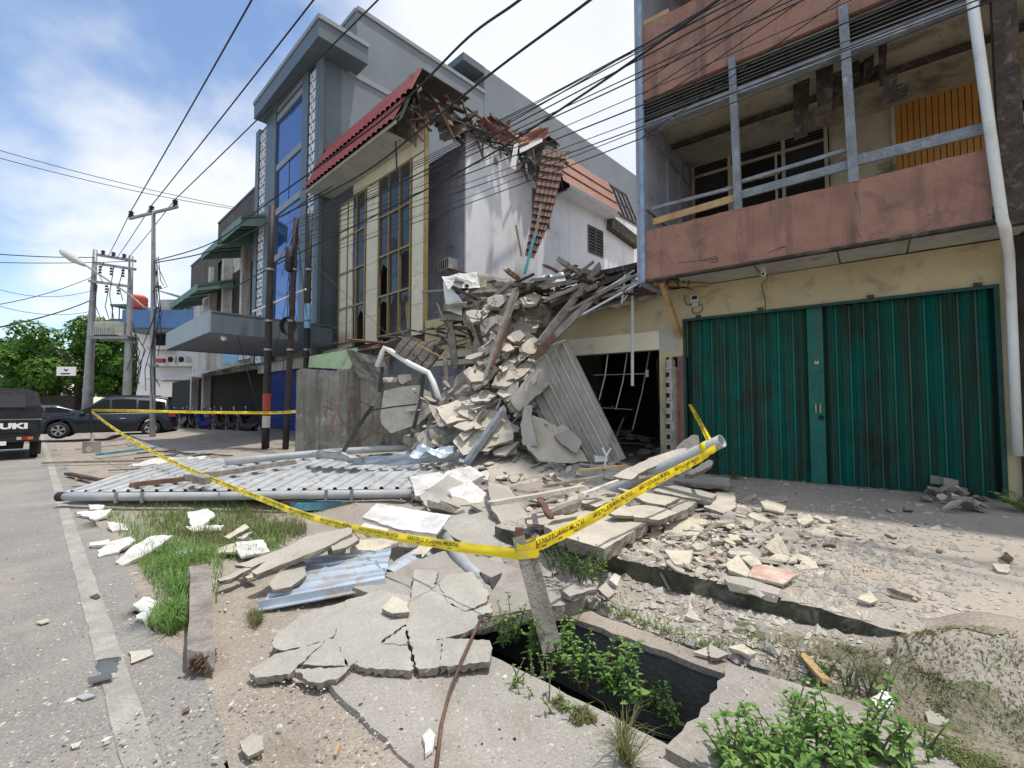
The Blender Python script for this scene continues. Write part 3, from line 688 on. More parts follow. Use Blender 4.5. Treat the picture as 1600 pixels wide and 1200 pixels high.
# middle dark column + downpipe
m=M(); m.fb(FR,UP1+.04,UP1+.24,VB-.14,VB+.0,3.6,10.2); m.build('dark_pilaster',K['wood_d'],shop)
m=M(); cu,cz=FR.hit(1575,400,0.1); m.fb(FR,3.12,3.32,-.01,.06,TZ,3.7); m.build('ground_pilaster',K['inner'],shop)
pp1=FR.hit(1519,0,VB+.09); pp2=FR.hit(1566,343,VB+.09); pp3=FR.hit(1577,405,.13); pp4=FR.hit(1590,712,.13)
A_=FR.pt(pp1[0],VB+.09,pp1[1]); d_=(A_-FR.pt(pp2[0],VB+.09,pp2[1])); A_=A_+d_*1.0
m=M(); m.tube([A_,FR.pt(pp2[0],VB+.09,pp2[1]),FR.pt(pp2[0]+.02,VB+.07,pp2[1]-.08),FR.pt(pp3[0],.15,pp3[1]+.05),FR.pt(pp3[0],.13,pp3[1]-.03),FR.pt(pp4[0],.13,pp4[1])],.052,12)
m.build('downpipe',K['pipe_w'],shop,smooth=True)
# camera, meter, brace
cu,cz=FR.hit(1193,428,.45)
sc_=thing('security_camera',FR.pt(cu,.45,cz-.03),'small white dome security camera under the balcony soffit','camera')
m=M(); m.tube([FR.pt(cu,.45,3.71),FR.pt(cu,.45,cz+.02)],[.045,.04],14); m.build('mount',K['acw'],sc_,smooth=False)
m=M(); m.ico(FR.pt(cu,.45,cz),.042,0,2); m.build('camera_head',K['wletter'],sc_,smooth=True)
m=M(); m.ico(FR.pt(cu,.49,cz-.01),.02,0,2); m.build('camera_lens',K['dark'],sc_,smooth=True)
m=M(); a=FR.hit(1190,440,.02); pts=[FR.pt(cu,.4,3.70),FR.pt(cu,.03,3.66)]+[FR.pt(FR.hit(x,y,.03)[0],.03,FR.hit(x,y,.03)[1]) for x,y in ((1190,445),(1193,458),(1196,470),(1196,484))]; m.tube(pts,.006,5); m.build('camera_cable',K['wire'],sc_)
mu,mz=FR.hit(1086,470,.06)
mt=thing('electricity_meter',FR.pt(mu,.0,mz-.1),'small grey electricity meter box on the yellow wall left of the gate','meter')
m=M(); m.fb(FR,mu-.075,mu+.075,.0,.09,mz-.03,mz+.11); m.build('meter_case',K['acw'],mt)
m=M(); m.fb(FR,mu-.045,mu+.045,.09,.094,mz+.02,mz+.085); m.build('meter_window',K['dglass'],mt)
m=M(); m.fb(FR,mu-.05,mu+.05,.0,.07,mz-.11,mz-.035); m.build('terminal_cover',K['acw'],mt)
m=M(); m.tube([FR.pt(mu-.05,.03,mz-.1),FR.pt(mu-.06,.03,mz-.19),FR.pt(mu,.03,mz-.235),FR.pt(mu+.1,.03,mz-.2),FR.pt(mu+.12,.03,mz-.1),FR.pt(mu+.06,.03,mz-.06)],.007,6)
m.tube([FR.pt(mu-.05,.03,mz-.06),FR.pt(mu-.16,.03,mz-.05),FR.pt(mu-.2,.03,mz+.06),FR.pt(mu-.19,.03,mz+.14)],.007,6); m.build('meter_cable',K['wire'],mt)
a=FR.hit(1036,452,.75); c=FR.hit(1062,525,.02)
m=M(); m.beam(FR.pt(a[0],.80,3.68),FR.pt(c[0],.03,c[1]),.08,.11); m.beam(FR.pt(a[0]-.15,.8,3.66),FR.pt(a[0]+.55,.1,3.66),.06,.05)
tag(m.build('timber_brace',K['wood_y']),'diagonal yellowish timber strut propping the left end of the pink balcony','strut')
for px_,w_ in ((1091,.10),(1188,.12),(1360,.12),(1528,.12)):
    m=M(); u,z=FR.hit(px_,500-(px_-1075)*.122,.03); m.fb(FR,u-w_/3,u+w_/3,.001,.05,ZT,ZT+.045); m.build('gate_bracket',K['wood_d'],shop)
# ================= collapsed shop between =================
UM=-8.26
ms=thing('collapsed_shop',FR.pt(-3,0,TZ),'collapsed single bay shop with dark gutted interior between the cream building and the green gate','building')
LT=2.60
m=M(); m.fb(FR,-8.2,UL-.001,-.18,-.02,LT+.36,3.9); m.build('front_wall',K['yellow'],ms)
m=M(); m.fb(FR,-8.2,-1.52,-.2,-.0,LT,LT+.355); m.build('lintel',K['cream'],ms)
m=M(); m.fb(FR,-1.52,-1.14,-.2,.006,LT-.06,LT+.36); m.build('lintel_patch',K['conc'],ms)
m=M(); m.fb(FR,-1.34,-1.28,-.4,-.01,.2,LT-.06); m.build('door_jamb',K['yellow'],ms)
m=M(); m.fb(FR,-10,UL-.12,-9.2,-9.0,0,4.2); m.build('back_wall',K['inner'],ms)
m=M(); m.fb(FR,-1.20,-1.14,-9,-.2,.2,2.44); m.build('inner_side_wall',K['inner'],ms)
# ceiling slab added under the heap to keep the shop interior dark
m=M()
m.add([FR.pt(-8.0,-.25,3.75),FR.pt(UL-.15,-.25,3.9),FR.pt(UL-.15,-9,4.0),FR.pt(-9.6,-9,3.9),FR.pt(-8.0,-.25,3.9),FR.pt(UL-.15,-.25,4.05),FR.pt(UL-.15,-9,4.15),FR.pt(-9.6,-9,4.05)],[(0,1,2,3),(4,5,6,7),(0,1,5,4),(1,2,6,5),(2,3,7,6),(3,0,4,7)])
m.build('added_ceiling_slab',K['inner'],ms)
# hollow block pillar, broken, standing left of gate
hp=thing('hollow_block_pillar',FR.pt(UL-.1,.15,TZ),'broken grey hollow block pillar standing between the dark opening and the green gate','pillar')
m=M(); x0,zt_=FR.hit(1052,572,.1); 
z=TZ; k=0; u0_,u1_=-1.38,-1.12; 
while z<zt_:
    jit=RN.uniform(-.015,.015); m.fb(FR,u0_+jit+k*.006,u1_-.1+jit+.0*k-(.03 if k%2 else 0),-.02,.16,z,z+.175); z+=.19; k+=1
m.build('block_courses',K['conc'],hp)
m=M(); z=TZ; k=0
while z<zt_-.1:
    for vv in (.02,.09): m.fb(FR,u0_-.004+k*.006-.015,u0_+.03,vv,vv+.045,z+.05,z+.135)
    m.fb(FR,u0_+.04,u0_+.10,.158,.164+.015,z+.05,z+.13); z+=.19; k+=1
m.build('block_hollows',K['dark'],hp)
m=M(); m.fb(FR,u0_+.02,u1_-.05,-.01,.15,TZ,zt_-.02); m.build('mortar_core',K['conc_edge'],hp)
m=M(); m.fb(FR,-1.17,U0-.03,-.15,.03,TZ,2.44); m.build('brick_pier',K['brick'],shop)
# ceiling furring channels hanging in the opening
def ip(px,py,v): u,z=FR.hit(px,py,v); return FR.pt(u,v,z)
for (x0,y0,x1,y1,v) in ((950,552,936,625,-.5),(980,552,962,640,-.7),(1015,548,988,672,-.9),(928,586,1008,584,-.6),(940,637,988,640,-.8)):
    m=M(); a=ip(x0,y0,v); c=ip(x1,y1,v); mid=a.lerp(c,.5)+V((.03,0,0)); m.beam(a,mid,.022,.015); m.beam(mid,c,.022,.015)
    tag(m.build('ceiling_channel',K['alu']),'thin bent metal ceiling channel hanging in the dark shop opening','metal channel','metal ceiling channels hanging in the shop opening')
m=M(); a=ip(988,430,.35); c=ip(988,603,.35); m.beam(a,c,.05,.035); tag(m.build('hanging_metal_strip',K['zinc']),'straight pale metal strip hanging vertically in front of the shop opening','metal strip')
m=M(); a=ip(1011,578,-.2); m.beam(a,a-V((0,0,.14)),.05,.02); tag(m.build('metal_bracket',K['zinc']),'short pale metal bracket dangling inside the dark opening','bracket')
m=M(); m.beam(ip(1030,560,-2),ip(1040,700,-1.5),.12,.14); tag(m.build('interior_post',K['wood_r']),'reddish timber post deep inside the dark shop opening','post')
# ================= cream shophouse (FL frame) =================
cb=thing('cream_shophouse',FL.pt(0,0,TZ),'cream clad three storey building with tall gold framed windows and red tiled eave','building')
CT=9.9; CW=4.25
CB=FL.hit(658,522,0)[1]
def fl(px,py,v=0): return FL.hit(px,py,v)
w1=(fl(530,440)[0],fl(571,440)[0]); w2=(fl(591,440)[0],fl(642,440)[0])
w1t=(fl(551,310)[1]); w2t=(fl(617,266)[1]); w1b=fl(548,536)[1]; w2b=fl(614,523)[1]
wall=M()
segs=[(0,w2[1]),(w2[0],w1[1]),(w1[0],CW)]
def wl(u0,u1,z0,z1,m=wall): m.fb(FL,u0,u1,-.12,0,z0,z1)
# clad panels as separate boxes with joints
pm=M(); 
def panels(u0,u1,z0,z1,nu,nz_):
    for i in range(nu):
        for j in range(nz_):
            a=u0+(u1-u0)*i/nu; c=u0+(u1-u0)*(i+1)/nu; z=z0+(z1-z0)*j/nz_; zz2=z0+(z1-z0)*(j+1)/nz_
            pm.fb(FL,a+.006,c-.006,-.05,.0,z+.006,zz2-.006)
print('windows',w1,w2,w1t,w2t,w1b,w2b,CB)
TOPW=max(w1t,w2t)
panels(0.02,w2[1]-.03,CB,TOPW,1,6); panels(w2[0]+.03,w1[1]-.03,CB,TOPW,1,6); panels(w1[0]+.03,CW,CB,TOPW,1,6); panels(.02,CW,TOPW+.05,CT-.1,6,2)
pm.build('cladding',K['cream'],cb)
bk=M(); bk.fb(FL,0,w2[1]-.02,-.10,-.045,CB,TOPW); bk.fb(FL,w2[0]+.02,w1[1]-.02,-.10,-.045,CB,TOPW); bk.fb(FL,w1[0]+.02,CW,-.10,-.045,CB,TOPW); bk.fb(FL,0,CW,-.10,-.045,TOPW,CT-.1)
bk.build('facade_backing',K['joint'],cb)
tr=M(); tr.fb(FL,-.03,.012,-.12,.015,CB,CT-.05); tr.build('corner_trim',K['gold'],cb)
for k,(w,t,bt,rows) in enumerate(((w1,w1t,w1b,4),(w2,w2t,w2b,4))):
    a,c=w[1],w[0]
    f=M(); f.fb(FL,a,a+.05,-.06,.04,bt,t); f.fb(FL,c-.05,c,-.06,.04,bt,t); f.fb(FL,a+.05,c-.05,-.06,.04,t-.05,t); f.fb(FL,a+.05,c-.05,-.06,.04,bt,bt+.05)
    for q in (1,2): u=a+(c-a)*q/3; f.fb(FL,u-.022,u+.022,-.05,.035,bt+.05,t-.05)
    for q in range(1,rows): z=bt+(t-bt)*q/rows; f.fb(FL,a+.05,c-.05,-.045,.03,z-.03,z+.03)
    fo=f.build('window_frame',K['gold'],cb)
    for q in range(3):
        for r in range(rows):
            u0_=a+(c-a)*q/3+.02; u1_=a+(c-a)*(q+1)/3-.02; z0=bt+(t-bt)*r/rows+.03; z1=bt+(t-bt)*(r+1)/rows-.03
            if r==0 or (r==1 and (q+k)%2): # broken: jagged remnant only
                g_=M(); hh=(z1-z0)*RN.uniform(.15,.6)
                s=1 if RN.random()<.5 else -1
                uu0,uu1=(u0_,u1_)
                g_.add([FL.pt(uu0,-.02,z1),FL.pt(uu1,-.02,z1),FL.pt(uu1,-.02,z1-hh),FL.pt(uu1*.6+uu0*.4,-.02,z1-hh*.3),FL.pt(uu0,-.02,z1-hh*.7)],[(0,1,2,3,4)])
                g_.build('broken_pane',K['dglass'],fo)
            else:
                g_=M(); tl=RN.uniform(-.012,.012); g_.add([FL.pt(u0_,-.02+tl,z0),FL.pt(u1_,-.02-tl,z0),FL.pt(u1_,-.02-tl,z1),FL.pt(u0_,-.02+tl,z1)],[(0,1,2,3)]); g_.build('window_pane',K['dglass'],fo)
# inner room seen through the broken glass
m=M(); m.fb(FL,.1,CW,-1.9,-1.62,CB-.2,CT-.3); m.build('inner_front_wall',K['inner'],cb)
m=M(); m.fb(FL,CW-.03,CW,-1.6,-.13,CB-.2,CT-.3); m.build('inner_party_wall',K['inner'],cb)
# curtains / hanging rags behind glass
for px,yt,yb in ((562,420,500),(560,455,530),(630,330,380),(640,470,515),(545,440,520)):
    m=M(); a=fl(px,yt,-.4); c=fl(px+4,yb,-.4); pts=[]
    m.grid(4,5,lambda s,t:FL.pt(a[0]+(s-.5)*.3+.05*math.sin(t*6),-.4+.04*math.sin(s*9),a[1]+(c[1]-a[1])*t)); m.build('torn_curtain',K['dirtyw'],cb)
# real walls
SW=13.4
m=M(); m.fb(FL,.0,CW,-1.62,-1.5,0,9.7); 
m.build('front_wall',K['lav'],cb)
m=M(); m.fb(FL,-.06,.0,-SW,-1.5,0,9.95); 
# cut openings by building pieces around windows would hide: use recessed dark boxes on top
m.build('side_wall',K['whitew'],cb)
m=M(); m.fb(FL,0,CW,-SW,-SW+.1,0,9.5); m.fb(FL,CW-.1,CW,-SW,-1.6,0,9.5); m.build('rear_wall',K['whitew'],cb)
m=M(); m.fb(FL,.0,CW,-SW,-1.6,9.3,9.45); m.build('roof_slab',K['conc'],cb)
# cream base zone under cladding (ground storey): dark
m=M(); m.fb(FL,.0,CW,-.3,-.1,CB-.35,CB); m.build('facade_base_beam',K['wood_d'],cb)
m=M(); m.fb(FL,1.3,5.2,-.02,.28,CB-.58,CB-.30); 
# side windows
def swin(pxs,name='side_window',bars=8):
    (x0,y0),(x1,y1)=pxs
    v0,z1=FL.hitu(x0,y0,-.07); v1,z0=FL.hitu(x1,y1,-.07)
    return v0,v1,z0,z1
for (x0,yt,x1,yb) in ((918.5,352,942,392),(832,295,858,345)):
    v0,_=FL.hitu(x0,yt,-.07); z1=FL.hitu(x0,yt,-.07)[1]; v1,_=FL.hitu(x1,yb,-.07); z0=FL.hitu(x0,yb,-.07)[1]
    m=M(); m.fb(FL,-.075,-.055,v1,v0,z0,z1); w_=m.build('side_window',K['dark'],cb)
    f=M(); 
    for a,c,p,q in ((v1,v0,z0-.04,z0),(v1,v0,z1,z1+.04)): f.fb(FL,-.10,-.06,a,c,p,q)
    for vv in (v1,(v0+v1)/2,v0-.04): f.fb(FL,-.10,-.065,vv,vv+.04,z0,z1)
    for i in range(8): z=z0+(z1-z0)*(i+.5)/8; f.fb(FL,-.092,-.078,v1+.04,v0-.04,z,z+.025)
    f.build('window_grille',K['louvre'],w_)
# tiled surfaces
def tiles(m,fn,nwave,nrow,amp=.03,step=.035,sub=5):
    """fn(s,t)->(point,normal) ; s across, t down the slope"""
    b=len(m.v); ns=nwave*sub
    tt=[]
    for r in range(nrow):
        tt+=[(r/nrow,0),((r+1)/nrow-1e-4,1)]
    for t,hi in tt:
        for i in range(ns+1):
            s=i/ns; p,n=fn(s,t); ph=(s*nwave)%1
            h=amp*(abs(math.sin(math.pi*ph))**.6)
            m.v.append(p+n*(h+(step if hi else 0)))
    for j in range(len(tt)-1):
        for i in range(ns):
            a=b+j*(ns+1)+i; m.f.append((a,a+1,a+ns+2,a+ns+1)); m.mi.append(m.i)
# red eave: mansard band
VB2=.95; VT2=.25
zb2=fl(503,281,VB2)[1]; ub_l=fl(503,281,VB2)[0]; zt3=fl(508,231,VT2)[1]; ut_l=fl(508,231,VT2)[0]
ub_r=fl(618,187,VB2)[0]; ut_r=fl(660,117,VT2)[0]
zb2=(zb2+fl(618,187,VB2)[1])/2; zt3=(zt3+fl(657,117,VT2)[1])/2
print('eave',zb2,zt3,ub_l,ub_r,ut_l,ut_r)
nrm=(FL.N*(zt3-zb2)+V((0,0,VB2-VT2))).normalized()
UL2=max(ub_l,ut_l)
def efn(t0,t1,ur):
    def f(s,t):
        T=t0+(t1-t0)*t; u=UL2+(ur(T)-UL2)*s
        return FL.pt(u,VT2+(VB2-VT2)*T,zt3+(zb2-zt3)*T),nrm
    return f
m=M(); tiles(m,efn(0,.52,lambda T:ut_r+.12*math.sin(T*9)),24,1,.06,.07); tiles(m,efn(.5,1,lambda T:ub_r+.02),21,1,.06,.07); m.build('red_tile_eave',K['redtile'],cb)
m=M(); m.add([FL.pt(UL2,VT2-.02,zt3),FL.pt(ut_r,VT2-.02,zt3),FL.pt(ut_r,VB2-.05,zb2),FL.pt(UL2,VB2-.05,zb2)],[(0,1,2,3)]); m.build('eave_underlay',K['sheet_d'],cb)
m=M(); m.fb(FL,fl(622,190,.5)[0],UL2,.0,VB2-.03,zb2-.02,zb2+.03); m.fb(FL,ub_r,UL2,VB2-.03,VB2,zb2-.05,zb2+.05); m.build('eave_soffit',K['soffit'],cb)
m=M(); m.fb(FL,UL2,UL2+.03,.0,VB2,zb2,zb2+.1); m.add([FL.pt(UL2+.02,0,zb2),FL.pt(UL2+.02,VB2,zb2),FL.pt(UL2+.02,VT2,zt3),FL.pt(UL2+.02,0,zt3)],[(0,1,2,3)]); m.build('eave_end',K['gcomp'],cb)
m=M(); m.fb(FL,.3,UL2,.0,VT2,zt3-.02,zt3+.02); m.fb(FL,ut_r,UL2,-1.5,VT2+.02,zt3-.03,zt3); m.build('eave_cap',K['sheet_d'],cb)
# broken eave interior: rafters
for i in range(16):
    u=RN.uniform(-.1,ub_r+.1); 
    m=M(); p=FL.pt(u,RN.uniform(.1,.7),zb2+RN.uniform(.05,.8)); q=p+FL.U*RN.uniform(-.5,.5)+FL.N*RN.uniform(-.6,.4)+V((0,0,RN.uniform(-.7,.5))); m.beam(p,q,.045,.06,tw=RN.random()*2)
    tag(m.build('broken_rafter',K['wood_d'] if i%3 else K['wood_r']),'splintered rafter in the torn open end of the red tiled eave','rafter','splintered rafters in the torn red eave')
for (p0,p1,wd,mt,lab) in (((617,185),(620,268),.04,'wood_d','thin dark batten hanging down over the tall right window'),((685,165),(711,221),.05,'wood_r','thin reddish batten leaning off the roof edge above the lavender wall'),((741,205),(755,247),.05,'wood_r','left leg of the crossed battens hanging on the white wall'),((754,190),(754,246),.05,'wood_r','right leg of the crossed battens hanging on the white wall'),((780,228),(783,248),.04,'wood_d','short dark batten hanging below the torn roof edge'),((833,232),(837,278),.05,'wood_y','pale batten hanging beside the brown tile strip'),((805,270),(822,247),.05,'wood_r','slanted red brown batten under the torn roof corner'),((819,250),(821,270),.04,'wood_d','very short dark batten under the torn roof corner')):
    v=-.3 if p0[0]<680 else None
    if v is not None:
        a=FL.pt(fl(*p0,.5)[0],.5,fl(*p0,.5)[1]); c=FL.pt(fl(*p1,.35)[0],.35,fl(*p1,.35)[1])
    else:
        h0=FL.hitu(*p0,-.45); h1=FL.hitu(*p1,-.3); a=FL.pt(-.45,*h0); c=FL.pt(-.3,*h1)
    m=M(); m.beam(a,c,wd,wd*1.2); tag(m.build('roof_batten',K[mt]),lab,'batten')
# brown side eave
def su(px,py,u=-.6): v,z=FL.hitu(px,py,u); return v,z
ta,tb=su(872,229,-.15),su(987,317,-.15); ba,bb=su(879,281,-.75),su(957,331,-.75)
print('side eave',ta,tb,ba,bb)
zte=(ta[1]+tb[1])/2; zbe=(ba[1]+bb[1])/2
m=M()
def sfn(t0,t1):
    def f(s,t):
        T=t0+(t1-t0)*t; va=ta[0]+(ba[0]-ta[0])*T; vb=su(958,300,-.4)[0]
        return FL.pt(-.15-.6*T,va+(vb-va)*s,zte+(zbe-zte)*T),(-FL.U*(zte-zbe)+V((0,0,.6))).normalized()
    return f
tiles(m,sfn(0,1),34,3,.03,.05); m.build('brown_tile_eave',K['browntile'],cb)
ve=su(958,300,-.4)[0]
m=M(); m.fb(FL,-.72,-.06,ve,ta[0]-.1,zbe-.04,zbe); m.build('eave_soffit',K['whitew'],cb)
m=M(); m.add([FL.pt(-.72,ta[0],zbe-.02),FL.pt(-.15,ta[0],zte),FL.pt(-.06,ta[0],zbe-.02)],[(0,1,2)]); m.build('eave_end',K['dark'],cb)
# bare frame at the far end of the eave
v3=FL.hitu(987,320,-.4)[0]
m=M()
for i in range(5):
    vv=ve+(v3-ve)*i/4; m.beam(FL.pt(-.12,vv,zte),FL.pt(-.72,vv,zbe),.07,.07)
m.beam(FL.pt(-.72,ve,zbe),FL.pt(-.72,v3,zbe),.07,.07); m.beam(FL.pt(-.12,ve,zte),FL.pt(-.12,v3,zte),.08,.08); m.beam(FL.pt(-.4,ve,(zte+zbe)/2),FL.pt(-.4,v3,(zte+zbe)/2),.05,.05)
m.build('bare_eave_frame',K['wood_d'],cb)
m=M(); m.beam(FL.pt(-.2,ve,zbe-.2),FL.pt(-.2,v3-.8,zbe-.5),.3,.5); m.build('loose_fascia',K['wood_d'],cb)
# torn roof line debris between cream facade and brown strip
k=0
for i in range(120):
    t=RN.random(); 
    pxx=675+t*200; base=150+ (t*80); 
    py_=base+RN.uniform(0,42)+ (8 if t>.6 else 0); v,z=FL.hitu(pxx,py_,-.2+RN.uniform(-.1,.5))
    p=FL.pt(-.15+RN.uniform(-.15,.5),v,z); L=RN.uniform(.3,1.3)
    q=p+(FL.N*RN.uniform(-1,1)+V((0,0,RN.uniform(-.5,.35)))+FL.U*RN.uniform(-.3,.3)).normalized()*L
    m=M(); m.beam(p,q,RN.uniform(.05,.16),RN.uniform(.03,.07),tw=RN.random()*3); tag(m.build('roof_timber',K[RN.choice(['wood_d','wood_d','wood','wood_r','wood_d'])]),'short broken timber in the torn roof edge above the white side wall','timber','broken timbers along the torn roof edge'); k+=1
def crumple(m,p00,p10,p11,p01,nu=10,nv=6,amp=.06,seed=0,th=.006):
    p00,p10,p11,p01=map(V,(p00,p10,p11,p01)); n=(p10-p00).cross(p01-p00).normalized()
    f=lambda s,t:(p00.lerp(p10,s)).lerp(p01.lerp(p11,s),t)+n*(amp*noise.noise(V((s*3,t*3,seed)))+amp*.4*noise.noise(V((s*9,t*9,seed+3))))
    m.grid(nu,nv,f); m.grid(nu,nv,lambda s,t:f(s,t)-n*th)
def sp(px,py,u): v,z=FL.hitu(px,py,u); return FL.pt(u,v,z)
for i,(q,mt,lab) in enumerate(((((742,190),(768,180),(815,215),(790,228)),'browntile','brownish crumpled roof sheet sagging over the middle of the torn roof edge'),
   (((790,222),(822,235),(862,210),(845,196)),'browntile','faded pink brown roof sheet beside the dangling white board'),
   (((680,178),(736,186),(742,200),(690,222)),'sheet_d','black crumpled roofing felt above the lavender wall'),
   (((812,232),(850,222),(872,250),(840,300)),'sheet_d','dark crumpled metal sheet hanging above the brown tile strip'),
   (((842,205),(852,200),(876,228),(858,238)),'sheet_d','dark folded roofing flap at the top of the brown tile strip'),
   (((628,150),(650,118),(672,150),(668,188)),'sheet_d','black torn roofing at the open end of the red eave'))):
    us_=(.0,-.3,-.45,-.25); m=M()
    crumple(m,*[sp(x,y,us_[j]-(.2 if i!=2 else 0)) if i!=5 else FL.pt(fl(x,y,.2)[0],.2+.1*j,fl(x,y,.2)[1]) for j,(x,y) in enumerate(q)],amp=.25,seed=i*3.1)
    tag(m.build('torn_roofing',K[mt]),lab,'roofing sheet')
m=M(); a=sp(806,222,-.75); m.add([sp(803,226,-.8),sp(810,223,-.8),sp(806,265,-.8),sp(797,262,-.8),sp(803,226,-.83),sp(810,223,-.83),sp(806,265,-.83),sp(797,262,-.83)],[(0,1,2,3),(4,5,6,7),(0,1,5,4),(1,2,6,5),(2,3,7,6),(3,0,4,7)])
tag(m.build('dangling_board',K['whitew']),'white board dangling vertically from the torn roof edge','board')
m=M(); m.add([sp(812,232,-.85),sp(847,216,-.85),sp(848,221,-.85),sp(812,240,-.85),sp(812,232,-.9),sp(847,216,-.9),sp(848,221,-.9),sp(812,240,-.9)],[(0,1,2,3),(4,5,6,7),(0,1,5,4),(1,2,6,5),(2,3,7,6),(3,0,4,7)])
tag(m.build('ceiling_board_scrap',K['wletter']),'bright white strip of ceiling board lying along the torn roof edge','board')
# hanging brown tile strip
path=[(872,233),(866,262),(860,290),(853,320),(847,345),(838,372),(828,400)]; wds=[24,23,22,20,17,13,9]
m=M()
cpts=[]
for i,((x,y),wd) in enumerate(zip(path,wds)):
    u=-.9+.02*i; cpts.append((sp(x-wd,y+1,u),sp(x+wd*.55,y+6,u-.12)))
def hfn(s,t):
    q=t*(len(cpts)-1); i=min(int(q),len(cpts)-2); f=q-i
    a=cpts[i][0].lerp(cpts[i+1][0],f); c=cpts[i][1].lerp(cpts[i+1][1],f)
    return a.lerp(c,s),(-FL.U*.8+FL.N*.35).normalized()
tiles(m,hfn,5,15,.05,.055,6)
ht=tag(m.build('hanging_tile_strip',K['brn2']),'long brown strip of roof tiles hanging down the white side wall','roof tiles')
m=M(); m.beam(sp(846,318,-1.15),sp(836,370,-1.1),.07,.05); tag(m.build('grey_batten',K['wood']),'grey batten stuck upright on the hanging brown tile strip','batten')
m=M(); m.beam(sp(836,365,-1.15),sp(820,427,-1.05),.10,.06); tag(m.build('blue_batten',K['wood_b']),'turquoise batten standing at the foot of the hanging brown tile strip','batten')
m=M(); m.beam(sp(806,352,-.6),sp(815,400,-.6),.06,.05); tag(m.build('side_batten',K['wood_y']),'light brown batten left of the hanging brown tile strip','batten')
# AC unit on lavender wall
vAC=-1.5+.35; u,z=FL.hit(694,412,vAC)
ac=thing('window_air_conditioner',FL.pt(u,vAC,z-.2),'old dark window air conditioner sticking out of the lavender wall','air conditioner')
m=M(); m.fb(FL,u-.22,u+.3,-1.5,vAC,z-.17,z+.17); m.build('casing',K['acw'],ac)
m=M(); m.fb(FL,u-.18,u+.26,vAC,vAC+.012,z-.13,z+.13); gr=m.build('grille',K['dark'],ac)
m=M(); 
for i in range(5): q=u-.15+i*.095; m.fb(FL,q,q+.02,vAC+.012,vAC+.03,z-.13,z+.13)
m.build('grille_bars',K['acw'],ac)
m=M(); m.beam(FL.pt(u-.1,-1.3,z-.2),PY(790,440,12.5),.09,.07); tag(m.build('long_timber',K['wood_r']),'long reddish timber leaning from the air conditioner down to the rubble heap','timber')
# ================= grey modern building =================
gv=.45
uA=fl(500,300,gv)[0]; uB=fl(404,420,gv)[0]
gb=thing('grey_office_building',FL.pt(uA,gv,0),'tall grey modern building with blue glass strip and white perforated screens','building')
vC=1.0
zc0=fl(497,60,vC)[1]; zc1=fl(497,24,vC)[1]; zc0b=fl(397,183,vC)[1]; zc1b=fl(396,164,vC)[1]
print('grey',uA,uB,zc0,zc1,zc0b,zc1b)
ZC0=(zc0+zc0b)/2; ZC1=max((zc1+zc1b)/2,ZC0+.55)
ucr=fl(498,40,vC)[0]; ucl=fl(397,170,vC)[0]
ze=FL.hitu(757,168,uA)[0]; v_end=FL.hitu(893,208,uA)[0]
z1=FL.hitu(538,57,uA)[1]; z2=FL.hitu(541,3,uA)[1]; z3=FL.hitu(743,95,uA)[1]
print('sides',ze,v_end,z1,z2,z3)
ZF=3.4
m=M(); m.fb(FL,uA,uB,-.3,gv-.02,ZF,ZC0); m.build('facade_wall',K['gcomp'],gb)
m=M(); m.fb(FL,uA,uB,ze,-.3,0,ZC0); m.build('side_wall',K['gside'],gb)
m=M(); m.fb(FL,uA+.02,uB,ze,-.9,ZC0,z2); m.build('upper_block',K['gside'],gb)
m=M(); m.fb(FL,uA-.06,uA+.1,ze,-.9,z2-.05,z2+.12); m.fb(FL,uA+.1,uB,-1.0,-.85,z2-.05,z2+.12); m.build('upper_coping',K['gcomp_l'],gb)
m=M(); m.fb(FL,uA-.06,uA,ze,-.5,ZC0-.1,ZC0+.12); m.build('side_band',K['gcomp_l'],gb)
m=M(); m.fb(FL,uA,uB,-24,ze,0,z3); m.build('rear_block',K['gside'],gb)
m=M(); m.fb(FL,uA-.0,uB,ze,ze+1.4,z3-.35,z3+.02); m.build('rear_canopy',K['gcomp'],gb)
m=M(); m.fb(FL,uA+.5,uA+1.6,ze,ze+.03,z2+.2,z3-.6); m.build('rear_window',K['dglass'],gb)
m=M(); m.fb(FL,ucr,ucl,-.9,vC,ZC0,ZC0+.06); m.fb(FL,ucr,ucl,vC-.06,vC+.0,ZC0+.06,ZC1); m.fb(FL,ucr,ucr+.06,-.9,vC-.06,ZC0+.06,ZC1); m.fb(FL,ucl-.06,ucl,-.9,vC-.06,ZC0+.06,ZC1); m.build('cornice',K['gcomp'],gb)
m=M(); m.fb(FL,ucr-.03,ucl+.03,vC,vC+.04,ZC1-.12,ZC1+.05); m.fb(FL,ucr-.06,ucr,-.9,vC,ZC1-.12,ZC1+.05); m.build('cornice_edge',K['gcomp_l'],gb)
